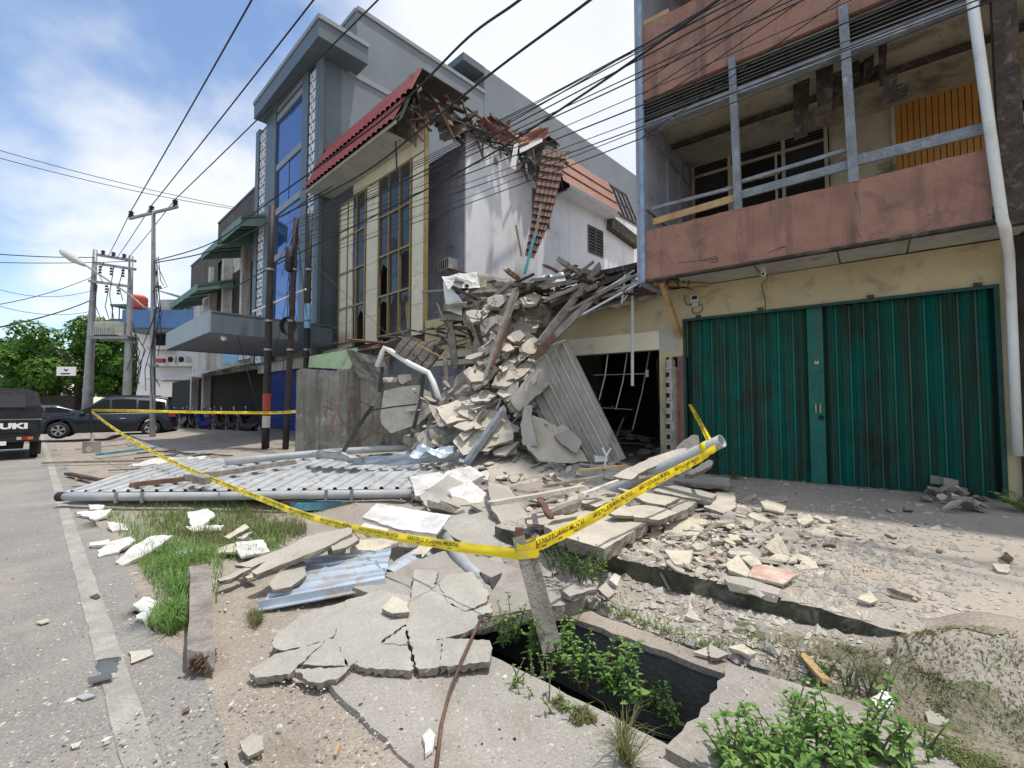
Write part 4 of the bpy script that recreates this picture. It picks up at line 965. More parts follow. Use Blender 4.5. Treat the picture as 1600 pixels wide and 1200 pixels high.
# columns (composite) between screens
cols=[(402.5,399),(427,431),(474,480),(497,501)]
gp=lambda px,v=gv: fl(px,350,v)[0]
m=M()
for a,c in ((406,401),(432,417),(482,473),(502,497)):
    m.fb(FL,gp(c) if gp(c)<gp(a) else gp(a),gp(a) if gp(a)>gp(c) else gp(c),gv-.02,gv+.12,ZF,ZC0)
m.fb(FL,uA-.02,uA+.25,-.28,gv+.13,ZF,ZC0)
m.build('facade_pier',K['gcomp'],gb)
m=M(); 
for k in range(1,7): z=ZF+(ZC0-ZF)*k/7; m.fb(FL,uA-.024,uA-.0201,-.28,gv+.1,z-.008,z+.008)
m.build('panel_joint',K['joint'],gb)
for a,c in ((416.5,406.5),(497,483)):
    u0,u1=sorted((gp(a),gp(c)))
    m=M(); m.fb(FL,u0,u1,gv-.01,gv+.0,ZF,ZC0-.05); bkk=m.build('perforated_screen',K['gcomp'],gb)
    m=M(); W_=u1-u0; cs=W_/2; nrow=int((ZC0-ZF)/cs)
    for r in range(nrow):
        for q in range(2):
            x0=u0+q*cs; z0=ZF+r*cs; cu_,cz_=x0+cs/2,z0+cs/2
            n=8
            for k in range(n):
                a0=2*math.pi*k/n; rr=cs*.47; p=FL.pt(cu_+rr*math.cos(a0),gv+.05,cz_+rr*math.sin(a0)); p2=FL.pt(cu_+cs*.16*math.cos(a0+.5),gv+.05,cz_+cs*.16*math.sin(a0+.5))
                m.beam(p,p2,.045,.03)
            for k in range(4):
                a0=math.pi/2*k+.78; a1=a0+math.pi/2; rr=cs*.7
                m.beam(FL.pt(cu_+rr*math.cos(a0)*.72,gv+.055,cz_+rr*math.sin(a0)*.72),FL.pt(cu_+rr*math.cos(a1)*.72,gv+.055,cz_+rr*math.sin(a1)*.72),.05,.03)
    m.build('screen_lattice',K['lattice'],bkk)
g0,g1=sorted((gp(432),gp(473)))
zs=[ZF+.6]+[fl(453,y,gv)[1] for y in (392,318,247,168)]+[ZC0-.05]
for i in range(len(zs)-1):
    top=i==len(zs)-2
    m=M(); nn=2
    for k in range(nn):
        a=g0+(g1-g0)*k/nn; c=g0+(g1-g0)*(k+1)/nn; t=RN.uniform(-.02,.02); m.add([FL.pt(a,gv+.03+t,zs[i]+.1),FL.pt(c,gv+.03-t,zs[i]+.1),FL.pt(c,gv+.03-t*.5,zs[i+1]-.1),FL.pt(a,gv+.03+t,zs[i+1]-.1)],[(0,1,2,3)])
    m.build('glass_panel',K['bglass'],gb)
for z in zs: m=M(); m.fb(FL,g0,g1,gv,gv+.08,z-.13,z+.13); m.build('transom_band',K['gcomp_l'],gb)
# canopy
def can(px,py,v): return fl(px,py,v)
vf=4.2; cz0=3.58; cz1=4.2; cu0=4.3; cu1=fl(258,560,vf)[0]
m=M(); m.fb(FL,cu0,cu1,vf-.05,vf,cz0,cz1); m.build('canopy_front_fascia',K['gcomp_l'],gb)
m=M(); m.fb(FL,cu0,cu0+.05,gv+.2,vf-.05,cz0,cz1); m.build('canopy_side_fascia',K['gcomp'],gb); m=M(); m.fb(FL,cu1-.05,cu1,gv+.2,vf-.05,cz0,cz1); m.build('canopy_side_fascia',K['gcomp'],gb)
m=M(); m.fb(FL,cu0+.05,cu1-.05,gv,vf-.05,cz0+.03,cz0+.08); m.build('canopy_soffit',K['gside'],gb)
m=M(); m.fb(FL,cu0,cu1,gv,vf-.05,cz1-.1,cz1-.03); m.build('canopy_top',K['gcomp'],gb)
cc=can(327,527,3.9); m=M(); m.ico(FL.pt(cu0+.5,3.7,cz0-.06),.09,0,2); tag(m.build('canopy_camera',K['wletter'],smooth=True),'tiny white camera dome under the grey canopy corner','camera')
# ground floor with blue shutter
m=M(); m.fb(FL,4.3,uB+.4,-.3,.25,3.0,ZF+.1); m.fb(FL,4.3,4.75,-.3,.25,.2,3.0); m.build('shop_beam',K['oldw'],gb)
su0,su1=sorted((fl(424,620,.1)[0],4.75))
m=M(); n=26
pr=[]
for i in range(n+1):
    z=.3+2.7*i/n; pr+= [(z,.0),(z+.05,.03)]
b=0
for z,dv in pr: m.v+=[FL.pt(su0,.1+dv,min(z,3.0)),FL.pt(su1,.1+dv,min(z,3.0))]
for i in range(len(pr)-1): a=2*i; m.f.append((a,a+1,a+3,a+2)); m.mi.append(0)
m.build('roller_shutter',K['blueshut'],gb)
m=M(); m.fb(FL,su1,uB+.4,-.3,.05,.2,3.0); m.build('dark_shopfront',K['inner'],gb)
fc=M(); fc.fb(FL,-.3+4.3,34,-.3,4.6,-.1,.22); fc.build('forecourt',K['apron'],kind='structure')
# ================= old shophouses further left =================
ob=thing('old_shophouse_row',FL.pt(12,0,.2),'old off white shophouse row with brown corrugated cladding and green awnings','building')
o0=uB+.35; 
def oz(px,py,v=0): return fl(px,py,v)[1]
def ou(px,v=0): return fl(px,450,v)[0]
zt_a=oz(372,323); zt_b=oz(318,402); zbA=oz(372,388)
uq1=ou(340); uq2=ou(299)
print('old',o0,uq1,uq2,zt_a,zt_b,zbA)
m=M(); m.fb(FL,o0,uq1,-8,-.2,.2,zt_a-.3); m.fb(FL,uq1,uq2,-8,-.2,.2,zt_b-.3); m.build('main_wall',K['oldw'],ob)
m=M(); 
def clad(u0,u1,z0,z1,v):
    n=int((u1-u0)/.18); pr=[]
    for i in range(n): a=u0+(u1-u0)*i/n; w=(u1-u0)/n; pr+=[(a,v),(a+w*.35,v),(a+w*.5,v+.05),(a+w*.85,v+.05)]
    b=len(m.v)
    for z in (z0,z1):
        for u,vv in pr: m.v.append(FL.pt(u,vv,z))
    k=len(pr)
    for i in range(k-1): m.f.append((b+i,b+i+1,b+k+i+1,b+k+i)); m.mi.append(0)
clad(o0,uq1,zbA,zt_a,0); clad(uq1,uq2,zbA-1.2,zt_b,0)
m.build('corrugated_cladding',K['brclad'],ob)
m=M(); m.fb(FL,o0,uq1,-.2,.1,zt_a,zt_a+.1); m.fb(FL,uq1,uq2,-.2,.1,zt_b,zt_b+.1); m.fb(FL,uq1-.05,uq1,-8,.06,zt_b,zt_a); m.build('cladding_cap',K['gcomp'],ob)
m=M(); m.fb(FL,uq1-.05,uq2+.3,-8.2,.0,zt_b-.25,zt_b-.2); m.build('roof',K['awn'],ob)
# awnings: sloping sheets with dark underside
def awning(u0,u1,v0,v1,zi,zo,drop):
    m=M(); m.add([FL.pt(u0,v0,zi),FL.pt(u1,v0,zi),FL.pt(u1,v1,zo),FL.pt(u0,v1,zo),FL.pt(u0,v0,zi-.04),FL.pt(u1,v0,zi-.04),FL.pt(u1,v1,zo-.04),FL.pt(u0,v1,zo-.04)],[(0,1,2,3),(4,5,6,7),(0,1,5,4),(1,2,6,5),(2,3,7,6),(3,0,4,7)])
    m.fb(FL,u0,u1,v1,v1+.03,zo-drop,zo)
    for u in (u0,u1-.03): m.add([FL.pt(u,v0,zi),FL.pt(u,v1,zo),FL.pt(u,v1,zo-drop),FL.pt(u,v0,zi-drop*1.3)],[(0,1,2,3)])
    n=int((u1-u0)/.25)
    for i in range(n+1): u=u0+(u1-u0)*i/n; m.add([FL.pt(u-.02,v0,zi+.03),FL.pt(u+.02,v0,zi+.03),FL.pt(u+.02,v1,zo+.03),FL.pt(u-.02,v1,zo+.03)],[(0,1,2,3)])
    r=m.build('green_awning',K['awn'],ob)
    m=M(); 
    for i in range(5): u=u0+(u1-u0)*i/4; m.beam(FL.pt(u,v0,zi-.12),FL.pt(u,v1,zo-.12),.04,.06)
    m.beam(FL.pt(u0,v1-.05,zo-.15),FL.pt(u1,v1-.05,zo-.15),.04,.06); m.build('awning_frame',K['wood_d'],r)
ua0=ou(402,.8); ua1=fl(318,425,1.6)[0]; za=oz(376,372,1.6)
awning(ua0,(ua0+ua1)/2,-.1,1.5,zbA+.25,zbA-.35,.45)
awning((ua0+ua1)/2,ua1,-.1,1.7,zbA-.15,zbA-.75,.3)
awning(fl(323,440,1.2)[0],fl(268,455,1.6)[0],-.1,1.6,zbA-1.5,zbA-2.1,.35)
# first floor: columns, openings, dirty parapet
m=M()
for px in (328,349,378,398): u=ou(px,.2); m.fb(FL,u-.18,u+.18,-.2,.25,3.4,zbA-.1)
m.build('facade_column',K['oldw'],ob)
m=M()
for a,c in ((346,333),(373,354),(394,383)): u0,u1=sorted((ou(a),ou(c))); m.fb(FL,u0,u1,-.19,-.15,5.4,zbA-1.1)
m.build('window_group',K['inner'],ob)
for px in (337,361,388): u=ou(px,-.1); m=M(); m.fb(FL,u-.06,u+.06,-.15,-.08,5.0,zbA-.6); m.build('window_mullion',K['oldw'],ob)
for px in (341,392): 
    u=ou(px,.1); m=M(); m.add([FL.pt(u-.5,.1,4.6),FL.pt(u+.5,.1,4.6),FL.pt(u+.45,.14,5.5),FL.pt(u,.16,5.9),FL.pt(u-.45,.14,5.4)],[(0,1,2,3,4)]); tag(m.build('hanging_cloth',K['redp']),'dark red cloth hung on the old upper facade near pixel column %s'%('the cladding corner' if px==341 else 'the lattice screen') if False else ('dark red cloth hanging on the farther bay of the old upper facade' if px==341 else 'dark red cloth hanging on the nearer bay of the old upper facade'),'cloth')
m=M(); u=ou(385,.2); m.fb(FL,u-.4,u+.4,.1,.13,4.2,5.0); tag(m.build('orange_notice',K['wood_y']),'small square orange notice on the old facade below the awnings','notice')
# ground floor: low tin canopy, dark shops, banners
gz=oz(400,578,1.8); 
m=M(); ur=ou(262,1.8)
m.add([FL.pt(uB+.1,-.2,3.75),FL.pt(ur,-.2,3.75),FL.pt(ur,2.3,3.0),FL.pt(uB+.1,2.3,3.0),FL.pt(uB+.1,-.2,3.7),FL.pt(ur,-.2,3.7),FL.pt(ur,2.3,2.95),FL.pt(uB+.1,2.3,2.95)],[(0,1,2,3),(4,5,6,7),(0,1,5,4),(1,2,6,5),(2,3,7,6),(3,0,4,7)])
m.build('tin_canopy',K['zinc'],ob)
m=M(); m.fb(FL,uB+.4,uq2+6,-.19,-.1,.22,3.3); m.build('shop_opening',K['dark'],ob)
m=M()
for px in (300,318): u=ou(px,.4); m.fb(FL,u-.2,u+.2,-.1,.3,.22,3.4)
m.build('shop_pier',K['oldw'],ob)
for a,c,nm in ((374,352,'blue and white shop banner hanging above the tin canopy'),(402,377,'pale crumpled banner beside the blue one above the tin canopy')):
    u0,u1=sorted((ou(a,.5),ou(c,.5))); m=M(); m.grid(6,5,lambda s,t:FL.pt(u0+(u1-u0)*s,.5+.06*math.sin(s*8+t*3),3.75+.95*t)); 
    o=m.build('shop_banner',K['oldw'] if a==402 else K['bluep']); tag(o,nm,'banner')
# ================= white and blue building far =================
def boxpx(m,x0,x1,yt,yb,Y,dep,rot=0):
    a=PY(x0,yb,Y); c=PY(x1,yt,Y); m.box((a.x,Y,a.z),(c.x,Y+dep,c.z))
wb=thing('white_building',PY(250,640,38),'white corner building with blue roof parapet and air conditioners beyond the old shops','building')
m=M(); boxpx(m,212,330,515,640,38,10); m.build('wall',K['whitew'],wb)
m=M(); boxpx(m,190,318,484,512,36.5,12); m.build('blue_parapet',K['bluepar'],wb)
m=M(); boxpx(m,205,318,512,519,36.6,11); m.build('overhang',K['gcomp'],wb)
m=M(); boxpx(m,238,262,517,540,37.9,.2); boxpx(m,262,300,600,640,37.8,.3); m.build('window_opening',K['dark'],wb)
m=M(); boxpx(m,230,262,540,546,37,1); boxpx(m,226,300,567,572,36.8,1.2); boxpx(m,226,300,590,594,36.8,1.2); m.build('ledge',K['oldw'],wb)
m=M(); boxpx(m,240,297,596,620,37.2,.5); m.build('shop_signboard',K['wletter'],wb)
for k,x in enumerate((266,283)):
    o_=thing('air_conditioner',PY(x,568,37.2),('left' if k==0 else 'right')+' one of the two outdoor air conditioner units on the white building ledge','air conditioner')
    m=M(); boxpx(m,x-7,x+8,556,567,37.0,.4); m.build('casing',K['acw'],o_)
    m=M(); m.disc(PY(x,561.5,36.97),(0,1,0),.22,.03,18); m.build('fan_grille',K['dark'],o_)
m=M(); boxpx(m,243,255,560,566,36.9,.4); tag(m.build('red_flower_box',K['redp']),'small red box on the ledge left of the air conditioners','box')
tk=M(); c=PY(215,482,37.5); tk.tube([c,c+V((0,0,.15)),c+V((0,0,.9)),c+V((0,0,1.05)),c+V((0,0,1.12))],[.6,.66,.66,.5,.2],20)
for k in range(4): tk.tube([c+V((0,0,.2+.17*k)),c+V((0,0,.24+.17*k))],.69,20)
tag(tk.build('water_tank',K['tankred'],smooth=False),'round red plastic water tank on the blue parapet roof','water tank')
m=M(); a=PY(243,452,40); c=PY(306,468,39); m.add([a,c,c+V((0,5,0)),a+V((0,5,0)),a-V((0,0,.1)),c-V((0,0,.1)),c+V((0,5,-.1)),a+V((0,5,-.1))],[(0,1,2,3),(4,5,6,7),(0,1,5,4),(1,2,6,5),(2,3,7,6),(3,0,4,7)])
m.build('white_canopy_roof',K['zinc'],wb)
m=M(); boxpx(m,247,303,468,500,41,4); m.build('rooftop_room',K['oldw'],wb)
m=M(); boxpx(m,172,200,475,478,39,3); 
for x in (174,185,198): boxpx(m,x,x+1.3,478,500,39,.1)
boxpx(m,172,200,498,502,39,3); m.build('roof_pergola',K['gcomp'],wb)
m=M(); boxpx(m,176,230,500,532,40,8); m.build('rear_wing',K['oldw'],wb)
for i in range(26):
    pass
pl_=M()
for i in range(260):
    c=PY(RN.uniform(268,300),RN.uniform(474,493),38.5); s=.22; d1=V((RN.uniform(-1,1),RN.uniform(-.4,.4),RN.uniform(-.4,1))).normalized()*s; d2=d1.cross(V((RN.random(),1,.2))).normalized()*s*.25
    pl_.add([c-d1,c+d2,c+d1,c-d2],[(0,1,2,3)])
tag(pl_.build('roof_garden_plant',K['leafo']),'spiky plants growing on the white building roof behind the blue parapet','plant')
m=M(); boxpx(m,165,215,612,640,46,5); tag(m.build('blue_wall',K['bluepar']),'low blue boundary wall behind the dark blue car','wall')
lb=thing('distant_house',PY(0,640,60),'low pinkish house edge behind the tree at the far left','building')
m=M(); boxpx(m,-120,22,543,640,60,8); m.build('wall',K['oldw'],lb)
m=M(); a=PY(-120,540,59); c=PY(28,545,59); m.box((a.x,59,c.z),(c.x,69,c.z+.5)); m.build('roof',K['zinc'],lb)
hh=thing('distant_house',PY(180,620,55),'small cream house half hidden behind the tree and transformer pole','building')
m=M(); boxpx(m,168,215,585,625,55,6); m.build('wall',K['cream'],hh)
m=M(); boxpx(m,176,186,596,606,54.9,.1); boxpx(m,192,200,596,606,54.9,.1); m.build('window',K['dark'],hh)
m=M(); boxpx(m,160,222,578,585,54.5,7); m.build('roof',K['gcomp'],hh)
# low near-black box filling a dark band behind the cars
m=M(); boxpx(m,40,118,618,640,42,1.5); tag(m.build('dark_backdrop',K['inner']),'low dark kiosk under the tree behind the dark blue car','backdrop')
# ================= trees =================
def tree(px,Y,wpx,ytop,ybot,label,nleaf,mts,seed,tr=True):
    rr=random.Random(seed); base=PY(px,632,Y); base.z=0
    t=thing('broadleaf_tree',base,label,'tree')
    W_=wpx/720*Y/2; zt4=(632-ytop)/720*Y+HC; zb4=(632-ybot)/720*Y+HC
    cz=(zt4+zb4)/2; H_=(zt4-zb4)/2
    m=M(); m.tube([base,base+V((.2,.1,cz*.35)),base+V((0,0,cz*.8))],[.38,.3,.2],8)
    for k in range(9):
        a=k*.7+rr.random(); e=base+V((math.cos(a)*W_*.6,math.sin(a)*W_*.5,cz+H_*rr.uniform(-.4,.6))); s=base+V((0,0,cz*rr.uniform(.4,.75))); m.tube([s,s.lerp(e,.5)+V((0,0,.3)),e],[.14,.09,.03],6)
    m.build('trunk',K['bark'],t)
    cl=[]
    for k in range(46):
        a=rr.uniform(0,6.283); r_=rr.random()**.45; ph=rr.uniform(-1,1)
        p=base+V((math.cos(a)*W_*r_*math.sqrt(max(.05,1-ph*ph*.7)),math.sin(a)*W_*.8*r_,0)); p.z=cz+H_*ph*.85
        cl.append((p,rr.uniform(.16,.30)*W_))
    ms=[M() for _ in mts]
    for i in range(nleaf):
        c,r_=rr.choice(cl); d=V((rr.gauss(0,1),rr.gauss(0,1),rr.gauss(0,1))).normalized(); p=c+V((d.x,d.y,d.z*.75))*r_*(.75+.3*rr.random())
        L=rr.uniform(.16,.34); nrm_=(d+V((0,0,.6))+V((rr.gauss(0,.4),rr.gauss(0,.4),rr.gauss(0,.4)))).normalized(); x=nrm_.orthogonal().normalized(); x=Matrix.Rotation(rr.uniform(0,6.28),3,nrm_)@x; y=nrm_.cross(x)
        k=0 if (len(mts)==1 or rr.random()<.75 or p.x>base.x-W_*.3) else 1
        ms[k].add([p-x*L,p+y*L*.45,p+x*L,p-y*L*.45],[(0,1,2,3)])
    for mm,mt_ in zip(ms,mts):
        if mm.v: mm.build('crown',K[mt_],t)
tree(118,44,190,505,618,'big round bright green tree behind the parked cars',15000,['leaft'],3)
tree(20,47,120,530,622,'reddish green tree at the far left edge behind the pickup',8000,['leaft','leafo'],5)
# ================= sign board =================
sg=thing('sign_board',PY(116,640,33),'small white sign board on a dark post under the tree','sign')
m=M(); boxpx(m,88,117,573,587,33,.12); m.build('sign_panel',K['wletter'],sg)
m=M(); boxpx(m,115,117.5,587,645,33.02,.1); m.build('post',K['dark'],sg)
m=M(); c=PY(103,578,32.98); m.add([c+V((-.12,0,.1)),c+V((-.16,0,.02)),c+V((-.03,0,-.1)),c+V((.03,0,-.1)),c+V((.16,0,.02)),c+V((.12,0,.1)),c+V((.04,0,.02)),c+V((-.04,0,.02))],[(0,1,2,3,4,5,6,7)]); m.build('sign_emblem',K['dark'],sg)
m=M(); 
for i in range(9): c=PY(95+1.7*i,584,32.98); m.box((c.x-.028,32.98,c.z-.04),(c.x+.028,32.99,c.z+.05))
m.build('sign_lettering',K['dark'],sg)
# ================= poles =================
def pole(name,pxt,pyt,pxb,Y,r0,r1,label,mt='pole_g',zb=0,extra=None):
    a=PY(pxb,640,Y); a.z=zb; c=PY(pxt,pyt,Y); t=thing(name,a,label,'utility pole')
    m=M(); n=5; pts=[a.lerp(c,i/n) for i in range(n+1)]; m.tube(pts,[r0+(r1-r0)*i/n for i in range(n+1)],12); m.build('pole_shaft',K[mt],t,smooth=True)
    return t,a,c
def insul(m,p,h=.3,r=.11):
    for k in range(3): m.tube([p+V((0,0,h*k/3)),p+V((0,0,h*(k+.6)/3))],[r,r*.6],10)
P1,pa,pc=pole('power_pole',240,329,240,19,.11,.07,'tall slim galvanised power pole with three insulators in front of the car')
m=M(); xa=PY(203,330,19.6); xb=PY(277,343,18.4); xa.z=xb.z=pc.z-.1; m.beam(xa,xb,.08,.1); m.build('crossarm',K['pole_g'],P1)
ins1=[]
for t in (.03,.47,.95):
    p=xa.lerp(xb,t)+V((0,0,.05)); m=M(); insul(m,p); m.build('insulator',K['pole_r'],P1); ins1.append(p+V((0,0,.3)))
m=M()
for z in (3.1,5.5,6.4): m.tube([V((pa.x,pa.y,z)),V((pa.x,pa.y,z+.09))],.125,12)
m.build('pole_band',K['steel'],P1)
# cable clutter on P1
def wire(pts,r,label,name='power_cable',group=None,sag=0,n=16,mt='wire'):
    pts=[V(p) for p in pts]; m=M()
    if len(pts)==2:
        a,c=pts; pts=[a.lerp(c,i/n)-V((0,0,sag*4*(i/n)*(1-i/n))) for i in range(n+1)]
    m.tube(pts,r,5,cap=False); o=m.build(name,K[mt]); return tag(o,label,'cable',group)
m=M()
for i in range(11):
    a0=V((pa.x,pa.y,0))+V((RN.uniform(-.1,.1),-.13,RN.uniform(4.6,8.0))); b0=a0+V((RN.uniform(-.5,.9),RN.uniform(-.3,.3),-RN.uniform(1,4))); mid=a0.lerp(b0,.5)+V((RN.uniform(-.3,.7),0,-.4))
    m.tube([a0,a0.lerp(mid,.6),mid,b0],.014,4)
m.build('cable_tangle',K['wire'],P1)
P2,p2a,p2c=pole('power_pole',149,390,136,27,.27,.11,'thick galvanised pole at the left of the transformer platform')
P3,p3a,p3c=pole('power_pole',205,400,198,27,.24,.11,'galvanised pole with rusty base at the right of the transformer platform')
tf=thing('transformer',PY(172,530,27),'grey finned transformer on the platform between two power poles','transformer')
def PZ(px,py,Y=27): return PY(px,py,Y)
m=M(); a=PZ(152,503,26.7); c=PZ(189,526,26.7); m.box((a.x,26.5,c.z),(c.x,27.4,a.z)); m.build('tank',K['acw'],tf)
m=M(); 
for i in range(12): x=a.x+.1+(c.x-a.x-.2)*i/11; m.box((x-.02,26.38,c.z+.1),(x+.02,26.5,a.z-.1))
m.build('cooling_fins',K['acw'],tf)
m=M(); p=PZ(147,529); q=PZ(207,533); m.beam(V((p.x,26.6,p.z)),V((q.x,26.6,p.z)),.15,.15); m.beam(V((p.x,27.4,p.z)),V((q.x,27.4,p.z)),.15,.15); m.box((p.x,26.5,p.z+.08),(q.x,27.5,p.z+.14)); m.build('platform',K['pole_g'],tf)
for k,(y0,y1,x0,x1) in enumerate(((398,408,152,212),(411,421,147,212),(439,448,139,205))):
    m=M(); a=PZ(x0,y0,26.8); c=PZ(x1,y1,26.8); m.beam(a,c,.12,.14); o=m.build('crossarm',K['pole_g'],P2)
    m=M()
    for t in (.15,.42,.7):
        p=a.lerp(c,t); 
        if k==0: insul(m,p+V((0,0,.05)),.3,.12)
        else: insul(m,p+V((0,0,-.55)),.5,.09)
    m.build('insulator',K['pole_r'],P2)
for i,(x0,y0,x1,y1) in enumerate(((162,410,160,440),(178,415,178,500),(193,418,192,470),(152,445,158,500),(170,450,172,503))):
    m=M(); a=PZ(x0,y0,26.7); c=PZ(x1,y1,26.7); m.tube([a,a.lerp(c,.5)+V((-.25,0,-.1)),c],.02,4); m.build('jumper_wire',K['wire'],P2)
m=M(); 
for i in range(9):
    a=PZ(205+RN.uniform(-3,6),RN.uniform(470,540),26.6); m.tube([a,a+V((RN.uniform(0,.8),0,-1.2)),a+V((RN.uniform(-.3,.5),0,-2.8))],.02,4)
m.build('cable_tangle',K['wire'],P3)
# street lamp on P1
sl_=thing('street_lamp',V((pa.x,pa.y,6.2)),'grey street lamp head on a long slanting arm at the upper left','street lamp')
p0=PY(241,484,19); p1=PY(205,462,19); p2_=PY(133,414,19); m=M(); m.tube([p0,PY(225,480,19),p1,p2_],.035,8); m.build('lamp_arm',K['pole_g'],sl_,smooth=True)
m=M(); q0=PY(133,415,19); q1=PY(93,391,19); d=(q1-q0); m.tube([q0,q0+d*.15,q0+d*.5,q0+d*.85,q1],[.05,.10,.17,.13,.03],12); m.build('lamp_head',K['acw'],sl_,smooth=True)
# black poles near the concrete wall
def dpole(pxt,pyt,pxb,Y,r,mt,label,zb=.0):
    return pole('service_pole',pxt,pyt,pxb,Y,r,r*.85,label,mt,zb)
D1,d1a,d1c=dpole(425,322,416,13.2,.105,'pole_d','black pole with red and white painted base left of the concrete wall')
D2,d2a,d2c=dpole(463,340,447,12.8,.085,'pole_r','rusty brown pole right next to the concrete wall')
D3,d3a,d3c=dpole(485,335,476,14.6,.095,'pole_d','black pole with a light blue painted band behind the wall')
def band(T,a,c,y0,y1,Y,mt,name='painted_band',r=.11):
    z0=PY(440,y0,Y).z; z1=PY(440,y1,Y).z; f0=(z0-a.z)/(c.z-a.z); f1=(z1-a.z)/(c.z-a.z); m=M(); m.tube([a.lerp(c,f0),a.lerp(c,f1)],r,14); m.build(name,K[mt],T,smooth=False)
band(D1,d1a,d1c,650,615,13.2,'redp',r=.106); band(D1,d1a,d1c,668,650,13.2,'oldw',r=.107); band(D3,d3a,d3c,513,475,14.6,'bluep',r=.10)
for T,a,c,Y,r in ((D1,d1a,d1c,13.2,.112),(D2,d2a,d2c,12.8,.092),(D3,d3a,d3c,14.6,.10)):
    for y in (420,500,545): band(T,a,c,y+3,y,Y,'steel','pole_clamp',r)
m=M(); c=PY(455,505,12.7)
for i in range(5): 
    pts=[c+V((.22*math.cos(t)*(.7+.1*i),-.1-.02*i,-.25*math.sin(t)-.1)) for t in [k*.6 for k in range(12)]]; m.tube(pts,.014,4)
tag(m.build('cable_coil',K['wire']),'coil of black cable hanging on the rusty brown pole','cable coil')
m=M(); c=PY(452,405,12.7); m.tube([c+V((0,0,-.35)),c+V((0,0,-.3)),c+V((0,0,.3)),c+V((0,0,.35))],[.06,.11,.11,.06],12); tag(m.build('splice_box',K['wire'],smooth=True),'black cable splice canister on the rusty brown pole','splice box')
m=M(); m.tube([PY(395,487,13.5),PY(478,452,13.0)],.03,6); tag(m.build('white_tube',K['pipe_w']),'thin white tube slung between the poles across the blue glass','tube')
# ================= wires =================
over=[V((ins1[i])) for i in range(3)]
for i,(x,y) in enumerate(((392,0),(488,0),(588,0))):
    a=over[i]; d=PY(x,y,9.2); d=a+(d-a)*1.25
    wire([a,d],.018,'one of three high bare conductors running from the tall pole over the street','power_line','three high conductors over the street',.05)
    wire([over[i],PY((168,182,196)[i],(402,404,408)[i],26.8)],.016,'one of three conductors from the tall pole back to the transformer poles','power_line','three conductors to the transformer poles',.05)
for (p,q,Y1,Y2,r,s) in (((0,229),(366,324),24,30,.02,.3),((0,240),(362,326),24,30,.02,.35),((0,395),(150,402),22,27,.025,.1),((0,408),(205,408),22,27,.02,.1),((0,505),(140,470),16,27,.03,.2),((0,468),(150,430),20,27,.018,.3),((0,440),(140,455),24,27,.015,.6),((0,468),(140,487),24,27,.015,.5)):
    a=PY(*p,Y1); c=PY(*q,Y2); a=c+(a-c)*1.3
    wire([a,c],r,'thin cable crossing the sky at the left of the transformer poles','power_cable','thin cables crossing the left sky',s)
def poly(pxs,r,label,group=None,name='power_cable'):
    """pxs: (px,py,Y) points, smoothed"""
    P_=[PY(*p) for p in pxs]; out=[]
    n=len(P_)
    for i in range(n-1):
        p0=P_[max(i-1,0)];p1=P_[i];p2=P_[i+1];p3=P_[min(i+2,n-1)]
        for k in range(8):
            t=k/8; out.append(.5*((2*p1)+(p2-p0)*t+(2*p0-5*p1+4*p2-p3)*t*t+(3*p1-p0-3*p2+p3)*t**3))
    out.append(P_[-1]); m=M(); m.tube(out,r,6,cap=False); return tag(m.build(name,K['wire'],smooth=True),label,'cable',group)
poly([(240,408,19),(330,380,17),(417,318,14.5),(560,215,11),(640,150,9.3),(730,60,7.4),(812,0,6.2),(900,-75,5.4)],.021,'upper thick twisted black cable running from the tall pole up over the cream building')
poly([(240,411,19),(330,392,17),(424,345,14.0),(560,275,11.5),(660,200,9.6),(780,105,7.8),(922,0,6.2),(1040,-95,5.2)],.022,'second thick twisted black cable passing below the first over the tall windows')
poly([(355,455,16),(448,405,12.8),(600,330,10.2),(760,245,8.2),(900,155,6.6),(1010,80,5.6),(1150,-20,4.6)],.018,'thick black cable running from the old shops across the windows to the right facade')
poly([(424,345,13.2),(450,333,13.4),(472,318,13.8),(520,290,14)],.018,'short slack cable looped between the dark poles')
thin=[((425,360),(1010,62)),((463,352),(1018,92)),((463,356),(1012,100)),((463,362),(1025,118)),((485,345),(1020,60)),((485,352),(1015,72)),((463,345),(1010,52)),((463,348),(1022,44)),((463,370),(1015,150)),((463,375),(1018,168)),((463,380),(1016,178)),((485,360),(1060,20)),((485,398),(1010,190)),((463,410),(1012,200))]
for i,(p,q) in enumerate(thin):
    a=PY(*p,12.8 if p[0]<470 else 14.5); c=PY(*q,6.0); d=c+(c-a)*.42
    wire([a,d],.006+.002*(i%3),'one of many thin black service cables stretched from the brown pole to the right facade','service_cable','thin service cables stretched to the right facade',.10+.03*(i%4),n=18)
extra=[((1003,148),(1215,0)),((1003,130),(1170,0)),((1003,215),(1305,0)),((1003,170),(1240,5))]
for p,q in extra: wire([PY(*p,6.6),PY(q[0]+60,q[1]-38,4.3)],.006,'one of the thin cables crossing the pink upper parapet','service_cable','thin cables crossing the pink parapet',.02)
for i in range(16):   # drooping clutter between poles
    x=RN.uniform(428,474); a=PY(463,348+RN.uniform(-3,10),12.75); c=PY(RN.choice([428,440,452,470,480]),RN.uniform(380,640),13.0); wire([a,a.lerp(c,.4)+V((RN.uniform(-.2,.1),0,-.25)),c],.007,'thin loose cable drooping around the brown pole in front of the blue glass','loose_cable','loose cables drooping around the brown pole')
for p,q,Y in (((417,640),(376,560),13.2),((450,590),(490,640),12.7),((1003,130),(995,133),8)):
    pass
wire([PY(370,520,14),PY(412,672,13.2)],.01,'thin stay wire slanting from the canopy down to the black pole','stay_wire')
wire([PY(640,555,11),PY(424,350,13.2)],.006,'very thin wire sagging from the rubble to the black pole','stay_wire')
